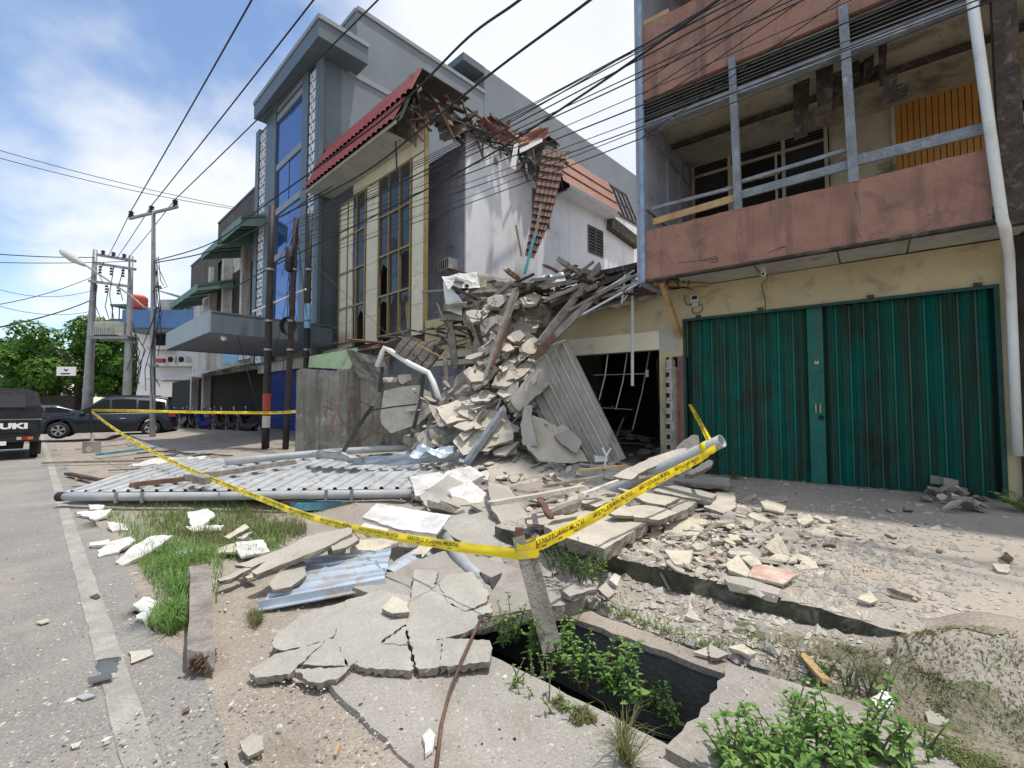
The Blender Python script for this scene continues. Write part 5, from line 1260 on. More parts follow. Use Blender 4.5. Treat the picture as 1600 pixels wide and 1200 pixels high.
# ================= vehicles =================
def placed(root,loc,yaw):
    root.location=loc; root.rotation_euler=(0,0,yaw)
def wheel(parent,x,y,z,r,w,side,rimm='rim'):
    m=M(); c=V((x,y,z)); n=24
    prof=[(r*.62,-w/2),(r*.93,-w/2),(r,-w*.3),(r,w*.3),(r*.93,w/2),(r*.62,w/2)]
    b=0
    for a in range(n):
        t=2*math.pi*a/n
        for rr,yy in prof: m.v.append(c+V((rr*math.cos(t),yy,rr*math.sin(t))))
    k=len(prof)
    for a in range(n):
        for i in range(k-1): m.f.append((a*k+i,((a+1)%n)*k+i,((a+1)%n)*k+i+1,a*k+i+1)); m.mi.append(0)
    t=m.build('wheel',K['tyre'],parent,smooth=True)
    m=M(); ys=y+side*w*.38
    m.tube([V((x,y-w*.3,z)),V((x,y+w*.3,z))],r*.62,20); d=m.build('wheel_well',K['dark'],t)
    m=M(); 
    m.tube([V((x,ys,z)),V((x,ys+side*.03,z))],r*.16,12)
    for k in range(5):
        a=2*math.pi*k/5+.3
        for da in (-.16,.16):
            m.beam(V((x+r*.12*math.cos(a),ys+side*.02,z+r*.12*math.sin(a))),V((x+r*.62*math.cos(a+da),ys+side*.02,z+r*.62*math.sin(a+da))),.035,.045,up=(0,1,0))
    for k in range(24):
        a=2*math.pi*k/24; a2=2*math.pi*(k+1)/24; m.beam(V((x+r*.63*math.cos(a),ys,z+r*.63*math.sin(a))),V((x+r*.63*math.cos(a2),ys,z+r*.63*math.sin(a2))),.05,.03,up=(0,1,0))
    m.build('rim',K[rimm],t)
def car(name,label,loc,yaw,L=4.7,Wd=1.85,H=1.72,mt='carblue',sedan=False):
    t=thing(name,(0,0,0),label,'car')
    # stations: x from front(+L/2) to rear ; lower body z0, bumper, belt(z1), half width
    fx=L/2
    if sedan: roof=[(-.0,0),(.12,0),(.30,0),(.46,1.0),(.62,1.0),(.80,.75),(.90,0),(1,0)]
    def roofz(s):
        if not sedan: pts=[(0,.62),(.04,.74),(.10,.88),(.24,.99),(.27,1.03),(.40,1.48),(.46,H-.06),(.60,H),(.82,H-.04),(.92,H-.14),(.975,1.12),(1,.95)]
        else: pts=[(0,.6),(.04,.72),(.1,.82),(.27,.92),(.30,.96),(.42,1.33),(.5,1.42),(.66,1.42),(.80,1.22),(.88,1.02),(.97,.98),(1,.8)]
        for (a,b_),(c,d) in zip(pts,pts[1:]):
            if s<=c: return b_+(d-b_)*(s-a)/(c-a)
        return pts[-1][1]
    belt=lambda s: (.60+.38*min(1,s/.12) if s<.12 else .98+.06*s) 
    ns=60; N_=13
    def wx(s): return Wd/2*(1-.16*max(0,(.10-s)/.10)**2*1.2-.12*max(0,(s-.92)/.08)**2)
    rows=[]
    arch=[(.185,.36),(.80,.36)]
    for i in range(ns+1):
        s=i/ns; x=fx-L*s; rz=roofz(s); bz=min(belt(s),rz); w_=wx(s); zb_=.24+.10*max(0,(.05-s)/.05)+.16*max(0,(s-.95)/.05)
        for (cs,ra) in arch:
            dx=abs(s-cs)*L
            if dx<ra+.05: zb_=max(zb_,.36+math.sqrt(max(0,(ra+.05)**2-dx*dx)))
        gw=w_*(1-.26*max(0,(rz-bz)/(H-.95))) 
        ring=[(w_*.9,zb_),(w_*.99,min(zb_+.06,bz-.02)),(w_,.55*bz+.45*max(zb_,.3)),(w_*.985,bz-.06),(w_*.94,bz),(gw+(w_*.94-gw)*.02,rz-.06 if rz-bz>.1 else bz+(rz-bz)*.5),(gw*.86,rz-.01),(gw*.4,rz+.01)]
        rows.append([V((x,p[0],p[1])) for p in ring]+[V((x,0,rz+.015))]+[V((x,-p[0],p[1])) for p in ring[::-1]])
    m=M(); k=len(rows[0])
    for r in rows: m.v+=r
    for i in range(ns):
        for j in range(k-1): m.f.append((i*k+j,i*k+j+1,(i+1)*k+j+1,(i+1)*k+j)); m.mi.append(0)
    m.f.append(tuple(range(k))); m.mi.append(0); m.f.append(tuple(ns*k+j for j in range(k))[::-1]); m.mi.append(0)
    m.build('body',K[mt],t,smooth=True)
    # windows: side (j 4-5), windscreen, rear
    def side(s0,s1,name,f0=.07,f1=.9):
        for sg in (0,1):
            m=M(); pts=[]
            n=10
            for i in range(n+1):
                s=s0+(s1-s0)*i/n; q=s*ns; ii=min(int(q),ns-1); f=q-ii
                a=rows[ii][4].lerp(rows[ii+1][4],f); c=rows[ii][5].lerp(rows[ii+1][5],f)
                lo=a.lerp(c,f0); hi=a.lerp(c,f1)
                for p in (lo,hi):
                    p=p+V((0,.006,.004)); 
                    if sg: p=V((p.x,-p.y,p.z))
                    pts.append(p)
            m.v=pts
            for i in range(n): m.f.append((2*i,2*i+1,2*i+3,2*i+2)); m.mi.append(0)
            m.build(name,K['cglass'],t)
    if not sedan: side(.33,.505,'front_window'); side(.52,.69,'rear_window'); side(.705,.90,'quarter_window',.12,.85)
    else: side(.34,.54,'front_window'); side(.555,.77,'rear_window')
    def band_(s0,s1,name,mtl):
        m=M(); n=6
        for i in range(n+1):
            s=s0+(s1-s0)*i/n; q=s*ns; ii=min(int(q),ns-1); f=q-ii; r=[rows[ii][j].lerp(rows[ii+1][j],f) for j in range(k)]
            for j in (5,6,7,8,9,10,11): 
                p=r[j].copy(); p=V((p.x,p.y*.93,p.z+.008)); m.v.append(p)
        for i in range(n):
            for j in range(6): m.f.append((i*7+j,i*7+j+1,(i+1)*7+j+1,(i+1)*7+j)); m.mi.append(0)
        m.build(name,K[mtl],t)
    band_(.285,.44,'windscreen','cglass')
    if sedan: band_(.68,.86,'rear_screen','cglass')
    else:
        band_(.925,.97,'rear_screen','cglass')
        for sg in (-1,1):
            m=M(); m.beam(V((fx-L*.36,sg*.62,H+.03)),V((fx-L*.86,sg*.60,H+.02)),.04,.04); m.build('roof_rail',K['carblk'],t)
            m=M(); m.beam(V((fx-L*.30,sg*Wd*.482,1.0)),V((fx-L*.92,sg*Wd*.475,1.05)),.03,.03); m.build('window_trim',K['chrome'],t)
            m=M(); m.box((fx-L*.975-.03,sg*.85-.12,.86),(fx-L*.93,sg*.85+.10,1.0)); m.build('tail_light',K['redlamp'],t)
    for sg in (-1,1):
        m=M(); m.ico(V((fx-L*.33,sg*(Wd/2+.05),1.04)),.11,0,2,(1,.8,.7)); m.build('side_mirror',K[mt],t,smooth=True)
        m=M(); m.box((fx-.16,sg*.68-.16,.66),(fx-.03,sg*.68+.16,.76)); m.build('headlight',K['chrome'],t)
        for s in (.43,.60): m=M(); m.box((fx-L*s-.1,sg*Wd/2*.99-.015,.80),(fx-L*s+.1,sg*Wd/2*.99+.02,.83)); m.build('door_handle',K['chrome'],t)
        for s in arch: wheel(t,fx-L*s[0],sg*(Wd/2-.13),.35,.35,.22,sg)
    m=M(); m.box((-L/2+.25,-Wd/2+.15,.22),(L/2-.25,Wd/2-.15,.6)); m.build('underbody',K['dark'],t)
    placed(t,loc,yaw); return t
# SUV: seen from its right flank; front towards the left
cw=V((-17.0,20.0,.05)); 
fr_=PY(98,640,19.6); rr_=PY(243,640,21.4); fr_.z=rr_.z=0
dirv=(fr_-rr_).normalized(); ctr=(fr_+rr_)/2
print('wheelbase px',(fr_-rr_).length)
yaw=math.atan2(dirv.y,dirv.x)
car('parked_suv','dark blue sport utility car parked across behind the fallen awning',V((ctr.x,ctr.y,zg(ctr.x,ctr.y)+.10)),yaw,L=4.75*1.02,H=1.78)
c2=PY(62,640,24.5); car('parked_car','dark blue hatchback half hidden between the pickup and the large car',V((c2.x,c2.y,.08)),yaw+.12,L=4.4,Wd=1.75,mt='carblue',sedan=True)
# pickup
pk=thing('pickup_truck',(0,0,0),'black pickup truck with canvas cover and white letters on the tailgate at the left edge','pickup')
# local: +x forward, y left(+), width 1.66, tail at x=0
wd=.83
m=M(); m.box((0.0,-wd,.62),(2.4,wd,.72)); m.box((0.03,-wd,.72),(2.4,-wd+.04,1.12)); m.box((.03,wd-.04,.72),(2.4,wd,1.12)); m.build('cargo_bed',K['carblk'],pk)
m=M(); m.box((-.02,-wd+.05,.74),(.03,wd-.05,1.12)); 
for z in (.78,1.07): m.box((-.035,-wd+.07,z),(-.02,wd-.07,z+.02))
m.box((-.028,-wd+.2,.82),(-.02,-wd+.23,1.05)); m.box((-.028,wd-.23,.82),(-.02,wd-.2,1.05))
tgte=m.build('tailgate',K['carblk'],pk)
def text_mesh(s,size,bold=0.0,ext=0.0,res=2):
    cu=bpy.data.curves.new('lettering','FONT'); cu.body=s; cu.size=size; cu.extrude=ext; cu.offset=bold; cu.align_x='CENTER'; cu.align_y='CENTER'; cu.resolution_u=res
    ob_=bpy.data.objects.new('lettering_tmp',cu); COL.objects.link(ob_); dg=bpy.context.evaluated_depsgraph_get(); dg.update(); me=bpy.data.meshes.new_from_object(ob_.evaluated_get(dg))
    vs=[v.co.copy() for v in me.vertices]; fs=[tuple(p.vertices) for p in me.polygons]
    bpy.data.objects.remove(ob_); bpy.data.curves.remove(cu); bpy.data.meshes.remove(me); return vs,fs
vs,fs=text_mesh('SUZUKI',.21,.012)
mxw=max(v.x for v in vs)-min(v.x for v in vs); sx=1.16/mxw
m=M(); m.add([V((-.040,-v.x*sx,.935+v.y)) for v in vs],fs); m.build('tailgate_lettering',K['wletter'],tgte)
m=M(); m.box((-.06,-wd+.02,.50),(.04,wd-.02,.62)); m.build('rear_bumper',K['carblk'],pk)
for s in (-1,1):
    y0,y1=sorted((s*.36,s*.70)); 
    m=M(); m.box((-.07,y0,.55),(-.03,y1,.65)); lh=m.build('tail_lamp_housing',K['carblk'],pk)
    ys=[s*.37,s*.46,s*.58,s*.69]
    for (a,c),mt_ in zip(zip(ys,ys[1:]),('acw','redlamp','orlamp')):
        a,c=sorted((a,c)); m=M(); m.box((-.085,a,.56),(-.07,c,.64)); m.build('tail_lamp',K[mt_],lh)
    wheel(pk,.75,s*(wd-.12),.29,.29,.18,s,'steel')
    wheel(pk,2.9,s*(wd-.12),.29,.29,.18,s,'steel')
m=M(); m.box((-.075,-.18,.42),(-.06,.18,.53)); m.build('number_plate',K['wletter'],pk)
# canvas canopy
m=M()
secs=[]
for x,sh in ((0.05,0),(.6,.02),(1.2,0),(1.8,.02),(2.4,0)):
    secs.append([V((x+(0 if z<1.8 else (.18 if x<.1 else 0)),y,z)) for y,z in ((-wd-.01,1.10),(-wd+.01,1.5),(-wd+.08,1.85+sh),(-wd+.25,1.95+sh),(0,1.99+sh),(wd-.25,1.95+sh),(wd-.08,1.85+sh),(wd-.01,1.5),(wd+.01,1.10))])
for r in secs: m.v+=r
for i in range(4):
    for j in range(8): m.f.append((i*9+j,i*9+j+1,(i+1)*9+j+1,(i+1)*9+j)); m.mi.append(0)
m.f.append(tuple(range(9))); m.mi.append(0)
cv=m.build('canvas_canopy',K['canvas'],pk,smooth=False)
m=M(); m.add([V((.03,-.52,1.46)),V((.03,.52,1.46)),V((.10,.50,1.80)),V((.10,-.50,1.80))],[(0,1,2,3)]); m.build('rear_canvas_window',K['dglass'],cv)
m=M(); m.beam(V((.0,-wd-.02,1.12)),V((.0,wd+.02,1.12)),.04,.03); m.build('bed_rail',K['steel'],pk)
m=M(); m.box((2.45,-wd+.03,.45),(4.1,wd-.03,1.15)); m.add([V((2.5,-wd+.05,1.15)),V((3.9,-wd+.05,1.15)),V((3.9,wd-.05,1.15)),V((2.5,wd-.05,1.15)),V((2.55,-wd+.15,1.75)),V((3.3,-wd+.15,1.75)),V((3.3,wd-.15,1.75)),V((2.55,wd-.15,1.75))],[(0,1,5,4),(1,2,6,5),(2,3,7,6),(3,0,4,7),(4,5,6,7)]); m.build('cab',K['carblk'],pk)
m=M(); m.box((.1,-.5,.3),(3.9,.5,.5)); m.build('chassis',K['dark'],pk)
m=M(); m.box((.45,-wd-.03,.1),(.47,-wd+.2,.5)); m.build('mud_flap',K['tyre'],pk)
cr=G(66,719,0.0); cr.y=13.2; cr.x=(66-800)/720*13.2
dv=V((LD.x,LD.y,0)); pkc=cr-V((LN.x,LN.y,0))*wd
placed(pk,V((pkc.x,pkc.y,.01)),math.atan2(dv.y,dv.x))
# motorbikes
def bike(col):
    t=thing('motorbike',(0,0,0),'',  'motorbike')
    for x in (-.62,.62):
        m=M(); n=20
        m.tube([V((x+.26*math.cos(2*math.pi*k/n),0,.29+.26*math.sin(2*math.pi*k/n))) for k in range(n+1)],.045,7,cap=False); w=m.build('wheel',K['tyre'],t,smooth=True)
        m=M()
        for k in range(5): a=k*math.pi*2/5; m.beam(V((x,0,.29)),V((x+.24*math.cos(a),0,.29+.24*math.sin(a))),.03,.02)
        m.tube([V((x,-.05,.29)),V((x,.05,.29))],.06,10); m.build('rim',K['steel'],w)
    m=M(); m.add([V((-.72,-.07,.62)),V((-.3,-.13,.42)),V((.15,-.13,.36)),V((.38,-.12,.42)),V((.52,-.1,.88)),V((.36,-.1,.98)),V((.2,-.12,.55)),V((-.1,-.13,.66)),V((-.75,-.09,.78)),
        V((-.72,.07,.62)),V((-.3,.13,.42)),V((.15,.13,.36)),V((.38,.12,.42)),V((.52,.1,.88)),V((.36,.1,.98)),V((.2,.12,.55)),V((-.1,.13,.66)),V((-.75,.09,.78))],
        [tuple(range(9)),tuple(range(17,8,-1))]+[(i,(i+1)%9,9+(i+1)%9,9+i) for i in range(9)]); m.build('fairing',K[col],t)
    m=M(); m.add([V((-.78,-.08,.78)),V((-.1,-.13,.66)),V((.1,-.1,.68)),V((.08,-.1,.74)),V((-.2,-.13,.76)),V((-.8,-.09,.87)),V((-.78,.08,.78)),V((-.1,.13,.66)),V((.1,.1,.68)),V((.08,.1,.74)),V((-.2,.13,.76)),V((-.8,.09,.87))],[(0,1,2,3,4,5),(11,10,9,8,7,6)]+[(i,(i+1)%6,6+(i+1)%6,6+i) for i in range(6)]); m.build('seat',K['tyre'],t)
    m=M(); m.tube([V((.40,-.33,1.02)),V((.44,-.1,.98)),V((.44,.1,.98)),V((.40,.33,1.02))],.018,6); m.tube([V((.44,-.07,.95)),V((.62,-.07,.29))],.022,6); m.tube([V((.44,.07,.95)),V((.62,.07,.29))],.022,6); m.build('handlebar_fork',K['steel'],t)
    for s in (-1,1): m=M(); m.tube([V((.42,s*.22,1.0)),V((.40,s*.27,1.16))],.007,5); m.ico(V((.40,s*.28,1.19)),.055,0,1,(.4,1,.8)); m.build('mirror',K['chrome'],t)
    m=M(); m.box((-.25,-.12,.2),(.2,.12,.42)); m.build('engine',K['dark'],t)
    m=M(); m.ico(V((.53,0,.86)),.08,0,2); m.build('headlight',K['chrome'],t,smooth=True)
    m=M(); m.box((-.84,-.06,.66),(-.78,.06,.72)); m.build('tail_light',K['redlamp'],t)
    return t
b1=bike('carblk'); b2=bike('blueshut'); b3=bike('redp')
fb_=[(b1,308,22.4,.2,'black motorbike parked leftmost in the row by the dark shops'),(b2,326,21.6,.5,'blue motorbike second from the left in the parked row'),(b3,340,21.4,.35,'red motorbike in the middle of the parked row'),
 (None,354,20.7,.6,'black motorbike with upright mirrors right of the red one'),(None,372,20.2,.45,'black motorbike second from the right in the row before the blue shutter'),(None,392,19.4,.5,'black motorbike nearest the blue roller shutter'),(None,292,23.2,.1,'black motorbike half hidden behind the rear of the large car')]
for o,px,Y,ya,lab in fb_:
    p=PY(px,640,Y); p.z=.22 if px>300 else .22
    if o is None: o=clone(b1,p,(0,0,0),label=lab)
    o.location=p; o.rotation_euler=(math.radians(-8),0,ya+2.3); o['label']=lab; o['group']='motorbikes parked before the dark shops'
# ================= debris: helpers =================
def sgn(n,p):
    return n if n.dot(CAM-p)>0 else -n
def plane3(a,b_,c):
    n=(b_-a).cross(c-a).normalized(); return a,sgn(n,a)
def plate(name,label,cat,pxs,plane,th,mt,edge='conc_edge',group=None,step=.05,amp=.009,seed=0,up=False,surf=.006):
    P0,n=plane
    if up and n.z<0: n=-n
    pts=[hit(x,y,P0,n) for x,y in pxs]
    rr=random.Random(seed+int(pxs[0][0]*7+pxs[0][1]))
    out=[]; k=len(pts)
    for i in range(k):
        a,c=pts[i],pts[(i+1)%k]; L=(c-a).length; q=max(1,int(L/step)); per=(c-a).cross(n).normalized()
        for j in range(q): 
            p=a.lerp(c,j/q)
            if j: p=p+per*rr.uniform(-amp,amp)
            out.append(p)
    k=len(out); cen=sum(out,V((0,0,0)))/k
    m=M()
    m.v=[p+n*rr.uniform(-surf,surf)*.3 for p in out]+[p-n*th*rr.uniform(.35,.65)+(p-cen).normalized()*rr.uniform(-.5,.35)*th*.5 for p in out]+[p-n*th*rr.uniform(.85,1.1)+(p-cen).normalized()*rr.uniform(-.9,.1)*th*.6 for p in out]
    # orientation
    nn=V((0,0,0))
    for i in range(k): nn+=out[i].cross(out[(i+1)%k])
    idx=tuple(range(k)) if nn.dot(n)>0 else tuple(range(k))[::-1]
    m.f.append(idx); m.mi.append(0)
    for r in (0,1):
        for i in range(k): m.f.append((r*k+i,r*k+(i+1)%k,(r+1)*k+(i+1)%k,(r+1)*k+i)); m.mi.append(1)
    m.f.append(tuple(2*k+i for i in range(k))); m.mi.append(1)
    return tag(m.build(name,[K[mt],K[edge]]),label,cat,group)
def zpl(z,tilt=(0,0)):
    n=V((tilt[0],tilt[1],1)).normalized(); return V((0,0,z)),n
def tpl(px,py,Y,n):   # plane through the pixel point at Y with the normal
    p=PY(px,py,Y); n=V(n).normalized(); return p,n
c2_=lambda X,Y:(340+X/3,660+Y/3)
c3_=lambda X,Y:(380+X/3,380+Y/3)
c5_=lambda X,Y:(680+X/3.43,400+Y/3.43)
cs_=lambda X,Y:(820+X/5,680+Y/5)
cb_=lambda X,Y:(740+X/2.857,640+Y/2.857)
def L_(f,*xy): return [f(xy[i],xy[i+1]) for i in range(0,len(xy),2)]
def bm(name,label,cat,p,q,a,b,mt,group=None,tw=0,up=(0,0,1),ends=True):
    """beam with splintered ends"""
    p=V(p);q=V(q); m=M(); d=(q-p).normalized(); u=V(up)
    if abs(d.dot(u))>.95: u=V((0,1,0))
    x=d.cross(u).normalized(); y=x.cross(d)
    if tw: R_=Matrix.Rotation(tw,3,d); x=R_@x; y=R_@y
    n=6; rr=random.Random(int(abs(p.x)*1000+abs(q.z)*777))
    for i in range(n+1):
        c=p.lerp(q,i/n)+x*rr.uniform(-.1,.1)*a+y*rr.uniform(-.1,.1)*b
        for sx_,sy in ((-1,-1),(0,-1),(1,-1),(1,1),(0,1),(-1,1)):
            e=0
            if i in (0,n): e=rr.uniform(-.5,.9)*max(a,b)*(1 if i==n else -1)
            m.v.append(c+x*a/2*sx_+y*b/2*sy+d*e)
    for i in range(n):
        for k in range(6): m.f.append((i*6+k,i*6+(k+1)%6,(i+1)*6+(k+1)%6,(i+1)*6+k)); m.mi.append(0)
    m.f+=[(0,1,2,3,4,5)[::-1],tuple(n*6+k for k in range(6))]; m.mi+=[0,0]
    return tag(m.build(name,K[mt]),label,cat,group)
def corr(m,p00,p10,p11,p01,n,amp,kind='sq',bend=0,cr=.0,seed=0,nv=14,th=.004):
    """ribs run from p00 to p01"""
    p00,p10,p11,p01=map(V,(p00,p10,p11,p01)); nn=(p10-p00).cross(p01-p00).normalized(); 
    if nn.z<0: nn=-nn
    prof=[(0,0),(.58,0),(.64,1),(.82,1),(.88,0)] if kind=='sq' else [(0,0),(.12,.7),(.25,1),(.38,.7),(.5,0),(.75,-.2)]
    ss=[((i+t)/n,h) for i in range(n) for t,h in prof]+[(1,0)]
    def f(s,h,t,off=0):
        return p00.lerp(p10,s).lerp(p01.lerp(p11,s),t)+nn*(h*amp+bend*math.sin(math.pi*t)+cr*noise.noise(V((s*4,t*4,seed)))+off)
    for off in (0,-th):
        b=len(m.v)
        for j in range(nv+1):
            for s,h in ss: m.v.append(f(s,h,j/nv,off))
        k=len(ss)
        for j in range(nv):
            for i in range(k-1): m.f.append((b+j*k+i,b+j*k+i+1,b+(j+1)*k+i+1,b+(j+1)*k+i)); m.mi.append(m.i)
# ================= concrete wall with graffiti =================
wa=PY(463,640,10.8); wb_=PY(668,640,12.6)
FW=Frame((wb_.x,wb_.y),(wa.x-wb_.x,wa.y-wb_.y))
WL=(wa-wb_); WL.z=0; WL=WL.length
m=M(); n=40; k=0
cwt=thing('concrete_wall',FW.pt(WL/2,0,.0),'free standing grey stained concrete wall with red spray paint scrawl','wall')
b=0
for v in (.06,-.07):
    for i in range(n+1):
        u=WL*i/n; zt5=2.27+.13*i/n+.02*nse(u,0,3)+RN.uniform(-.012,.012)-(.06 if i==n else 0); m.v+=[FW.pt(u,v,0),FW.pt(u,v,zt5)]
k=2*(n+1)
for i in range(n): a=2*i; m.f+=[(a,a+1,a+3,a+2),(k+a,k+a+2,k+a+3,k+a+1),(a+1,k+a+1,k+a+3,a+3)]; m.mi+=[0]*3
m.f+=[(0,k,k+1,1),(2*n,2*n+1,k+2*n+1,k+2*n)]; m.mi+=[0,0]
m.build('wall_slab',K['wallconc'],cwt)
def stroke(m,pxs,wd=.018):
    pts=[]
    for x,y in pxs: u,z=FW.hit(x,y,.064); pts.append((u,z))
    sm=[]
    for i in range(len(pts)-1):
        p0=pts[max(i-1,0)];p1=pts[i];p2=pts[i+1];p3=pts[min(i+2,len(pts)-1)]
        for q in range(5):
            t=q/5; sm.append(tuple(.5*((2*p1[c])+(p2[c]-p0[c])*t+(2*p0[c]-5*p1[c]+4*p2[c]-p3[c])*t*t+(3*p1[c]-p0[c]-3*p2[c]+p3[c])*t**3) for c in (0,1)))
    sm.append(pts[-1]); b=len(m.v)
    for i,(u,z) in enumerate(sm):
        u2,z2_=sm[min(i+1,len(sm)-1)]; u1_,z1_=sm[max(i-1,0)]; dx,dz=u2-u1_,z2_-z1_; l=math.hypot(dx,dz) or 1; w_=wd*(.8+.35*math.sin(i*.9))
        m.v+=[FW.pt(u-dz/l*w_,.064,z+dx/l*w_),FW.pt(u+dz/l*w_,.064,z-dx/l*w_)]
    for i in range(len(sm)-1): m.f.append((b+2*i,b+2*i+1,b+2*i+3,b+2*i+2)); m.mi.append(0)
m=M()
for s in (L_(c3_,470,695,490,680,520,680,540,700,552,745),L_(c3_,470,695,450,740,447,790,465,835,500,868,530,860,545,820,552,780,532,750,515,770,520,820),L_(c3_,500,715,505,770,517,800),
   L_(c3_,428,800,415,850,422,885,430,895),L_(c3_,455,935,475,928,530,932,580,905,605,860,607,800,590,760,560,745,538,742),L_(c3_,370,775,395,768,420,785),L_(c3_,398,778,378,795,392,815),L_(c3_,605,868,625,888,655,885)): stroke(m,s)
m.build('spray_paint_scrawl',K['graf'],cwt)
# ================= fallen white awning =================
aw=thing('fallen_awning',G(400,770,.1),'large fallen white corrugated awning lying flat with a grey pipe along its front edge','awning')
A0=G(97,769,.20); A1=G(652,764,.34); A2=G(716,709,.42); A3=G(278,718,.26)
m=M(); corr(m,A0,A1,A2,A3,24,.034,'sq',bend=.03,cr=.012,seed=2,nv=18); m.build('corrugated_sheet',K['zinc'],aw)
m=M(); 
pts=[G(93,776,.17),G(200,776,.19),G(340,775,.22),G(480,773,.25),G(646,771,.30)]; m.tube(pts,.062,12); m.build('edge_pipe',K['pvc'],aw,smooth=True)
m=M(); m.tube([pts[0]+V((-.02,0,0)),pts[0]+V((.09,0,0))],.07,12); m.build('pipe_cap',K['wire'],aw)
m=M()
for t in (.22,.30,.80,.86): 
    q=t*4; i=int(q); p=pts[i].lerp(pts[min(i+1,4)],q-i); m.box((p.x-.02,p.y-.08,p.z-.08),(p.x+.02,p.y-.05,p.z+.08))
m.build('pipe_bracket',K['steel'],aw)
m=M(); m.tube([G(352,722,.42),G(430,714,.45),G(520,706,.5),G(600,701,.55),G(700,699,.6)],.075,10); tag(m.build('fallen_pipe',K['pvc'],smooth=True),'long grey pipe lying along the back edge of the fallen white awning','pipe')
for i,(q,zz_,lab) in enumerate((((476,700),(497,712),(560,716),(520,695)),.5,'torn curled flap of zinc ridge sheet near the concrete wall') if False else ()): pass
def crsheet(pxz,amp,seed,label,mt='zinc',nm='torn_sheet',nu=14,nv=5):
    m=M(); crumple(m,*[G(x,y,z) for x,y,z in pxz],nu=nu,nv=nv,amp=amp,seed=seed,th=.008); return tag(m.build(nm,K[mt]),label,'metal sheet')
crsheet([(478,713,.55),(575,727,.45),(560,716,.62),(497,703,.75)],.10,1,'torn curled flap of zinc sheet in front of the concrete wall')
crsheet([(545,728,.45),(712,722,.50),(718,706,.72),(560,714,.62)],.06,4,'crumpled zinc ridge strip along the back of the fallen awning','zinc_b')
crsheet([(640,712,.75),(700,712,.8),(712,698,.9),(650,700,.85)],.10,9,'bent flashing scrap lying where the awning meets the rubble heap','zinc_b')
crsheet([(200,728,.16),(300,722,.25),(330,712,.3),(240,716,.2)],.05,12,'thin white sheet edge sticking out behind the fallen awning','white')
bm('timber_plank','weathered brown plank lying diagonally on the left of the fallen awning','plank',G(208,758,.30),G(334,742,.38),.10,.07,'wood_r')
bm('timber_plank','long grey brown plank lying on the back of the fallen awning','plank',G(322,742,.40),G(458,722,.46),.11,.08,'wood')
bm('wood_block','short square grey wood block on the fallen awning under the tape','block',G(298,745,.44),G(322,750,.42),.13,.10,'wood')
bm('painted_beam','turquoise painted timber beam under the front edge of the fallen awning','beam',G(462,790,.10),G(655,781,.12),.14,.11,'wood_b')
bm('timber_plank','reddish plank end sticking out beside the turquoise beam','plank',G(440,786,.1),G(492,783,.14),.05,.05,'wood_r')
# timbers behind the awning
for x0,y0,x1,y1,z,a,mt,lab in ((70,723,390,716,.08,.10,'wood','long thin grey plank lying left of the awning across the road edge'),
  (150,710,306,692,.14,.12,'wood_b','light blue painted plank lying behind the black pile of battens'),
  (200,697,325,681,.12,.07,'wood_b','thin pale blue plank lying near the large car'),
  (230,700,392,697,.10,.06,'wood_r','thin brown plank end lying before the forecourt'),
  (120,702,280,686,.10,.05,'wood','narrow grey batten lying near the tape post'),
  (215,708,385,695,.2,.05,'wood_d','black batten on top of the dark timber pile'),
  (212,716,350,704,.13,.06,'wood_d','lowest black batten of the dark timber pile'),
  (240,705,362,712,.25,.05,'wood_d','black batten crossing the dark timber pile'),
  (250,716,370,708,.18,.05,'wood_d','short black batten at the front of the dark timber pile'),
  (262,720,345,701,.28,.03,'alu','thin bare metal rod resting on the dark timber pile'),
  (105,740,165,752,.08,.10,'wood_d','dark rotten timber stub left of the fallen awning'),
  (120,748,235,745,.05,.07,'wood_y','pale plank lying left of the fallen awning'),
  (115,760,180,756,.04,.05,'wood','small broken plank scrap left of the fallen awning'),
  (170,735,300,728,.06,.04,'wood_r','thin brown lath behind the left corner of the awning')):
    bm('timber_plank',lab,'plank',G(x0,y0,z),G(x1,y1,z+RN.uniform(-.02,.03)),a,a*.5,mt)
# tape post on a block
pb=G(143,707,.0); tp=thing('tape_post',pb,'thin dark post standing in a pale concrete block and holding the yellow tape','post')
m=M(); m.box((pb.x-.2,pb.y-.12,.0),(pb.x+.2,pb.y+.12,.36)); m.build('concrete_block',K['conc'],tp)
m=M(); m.tube([pb+V((.02,-.125,.12)),pb+V((.02,-.122,.12))],.1,14); m.build('block_hole',K['white'],tp)
ptop=PY(141,636,pb.y); m=M(); m.tube([pb+V((0,0,.3)),ptop],.025,8); m.build('post_shaft',K['wire'],tp)
m=M(); m.tube([pb+V((0,0,.36)),pb+V((0,0,.62))],.045,8); m.build('post_sleeve',K['oldw'],tp)
# ================= bluish sheet in the foreground =================
fs=thing('gutter_sheet',G(505,930,.0),'bluish galvanised roof sheet with a folded front flange lying among broken slabs','metal sheet')
B0=G(409,944,.06); B1=G(600,908,.14); B2=G(612,858,.24); B3=G(470,872,.13)
m=M(); corr(m,B0,B1,B2,B3,1,.0,'sq',cr=.03,seed=5,nv=8)
m2=M(); 
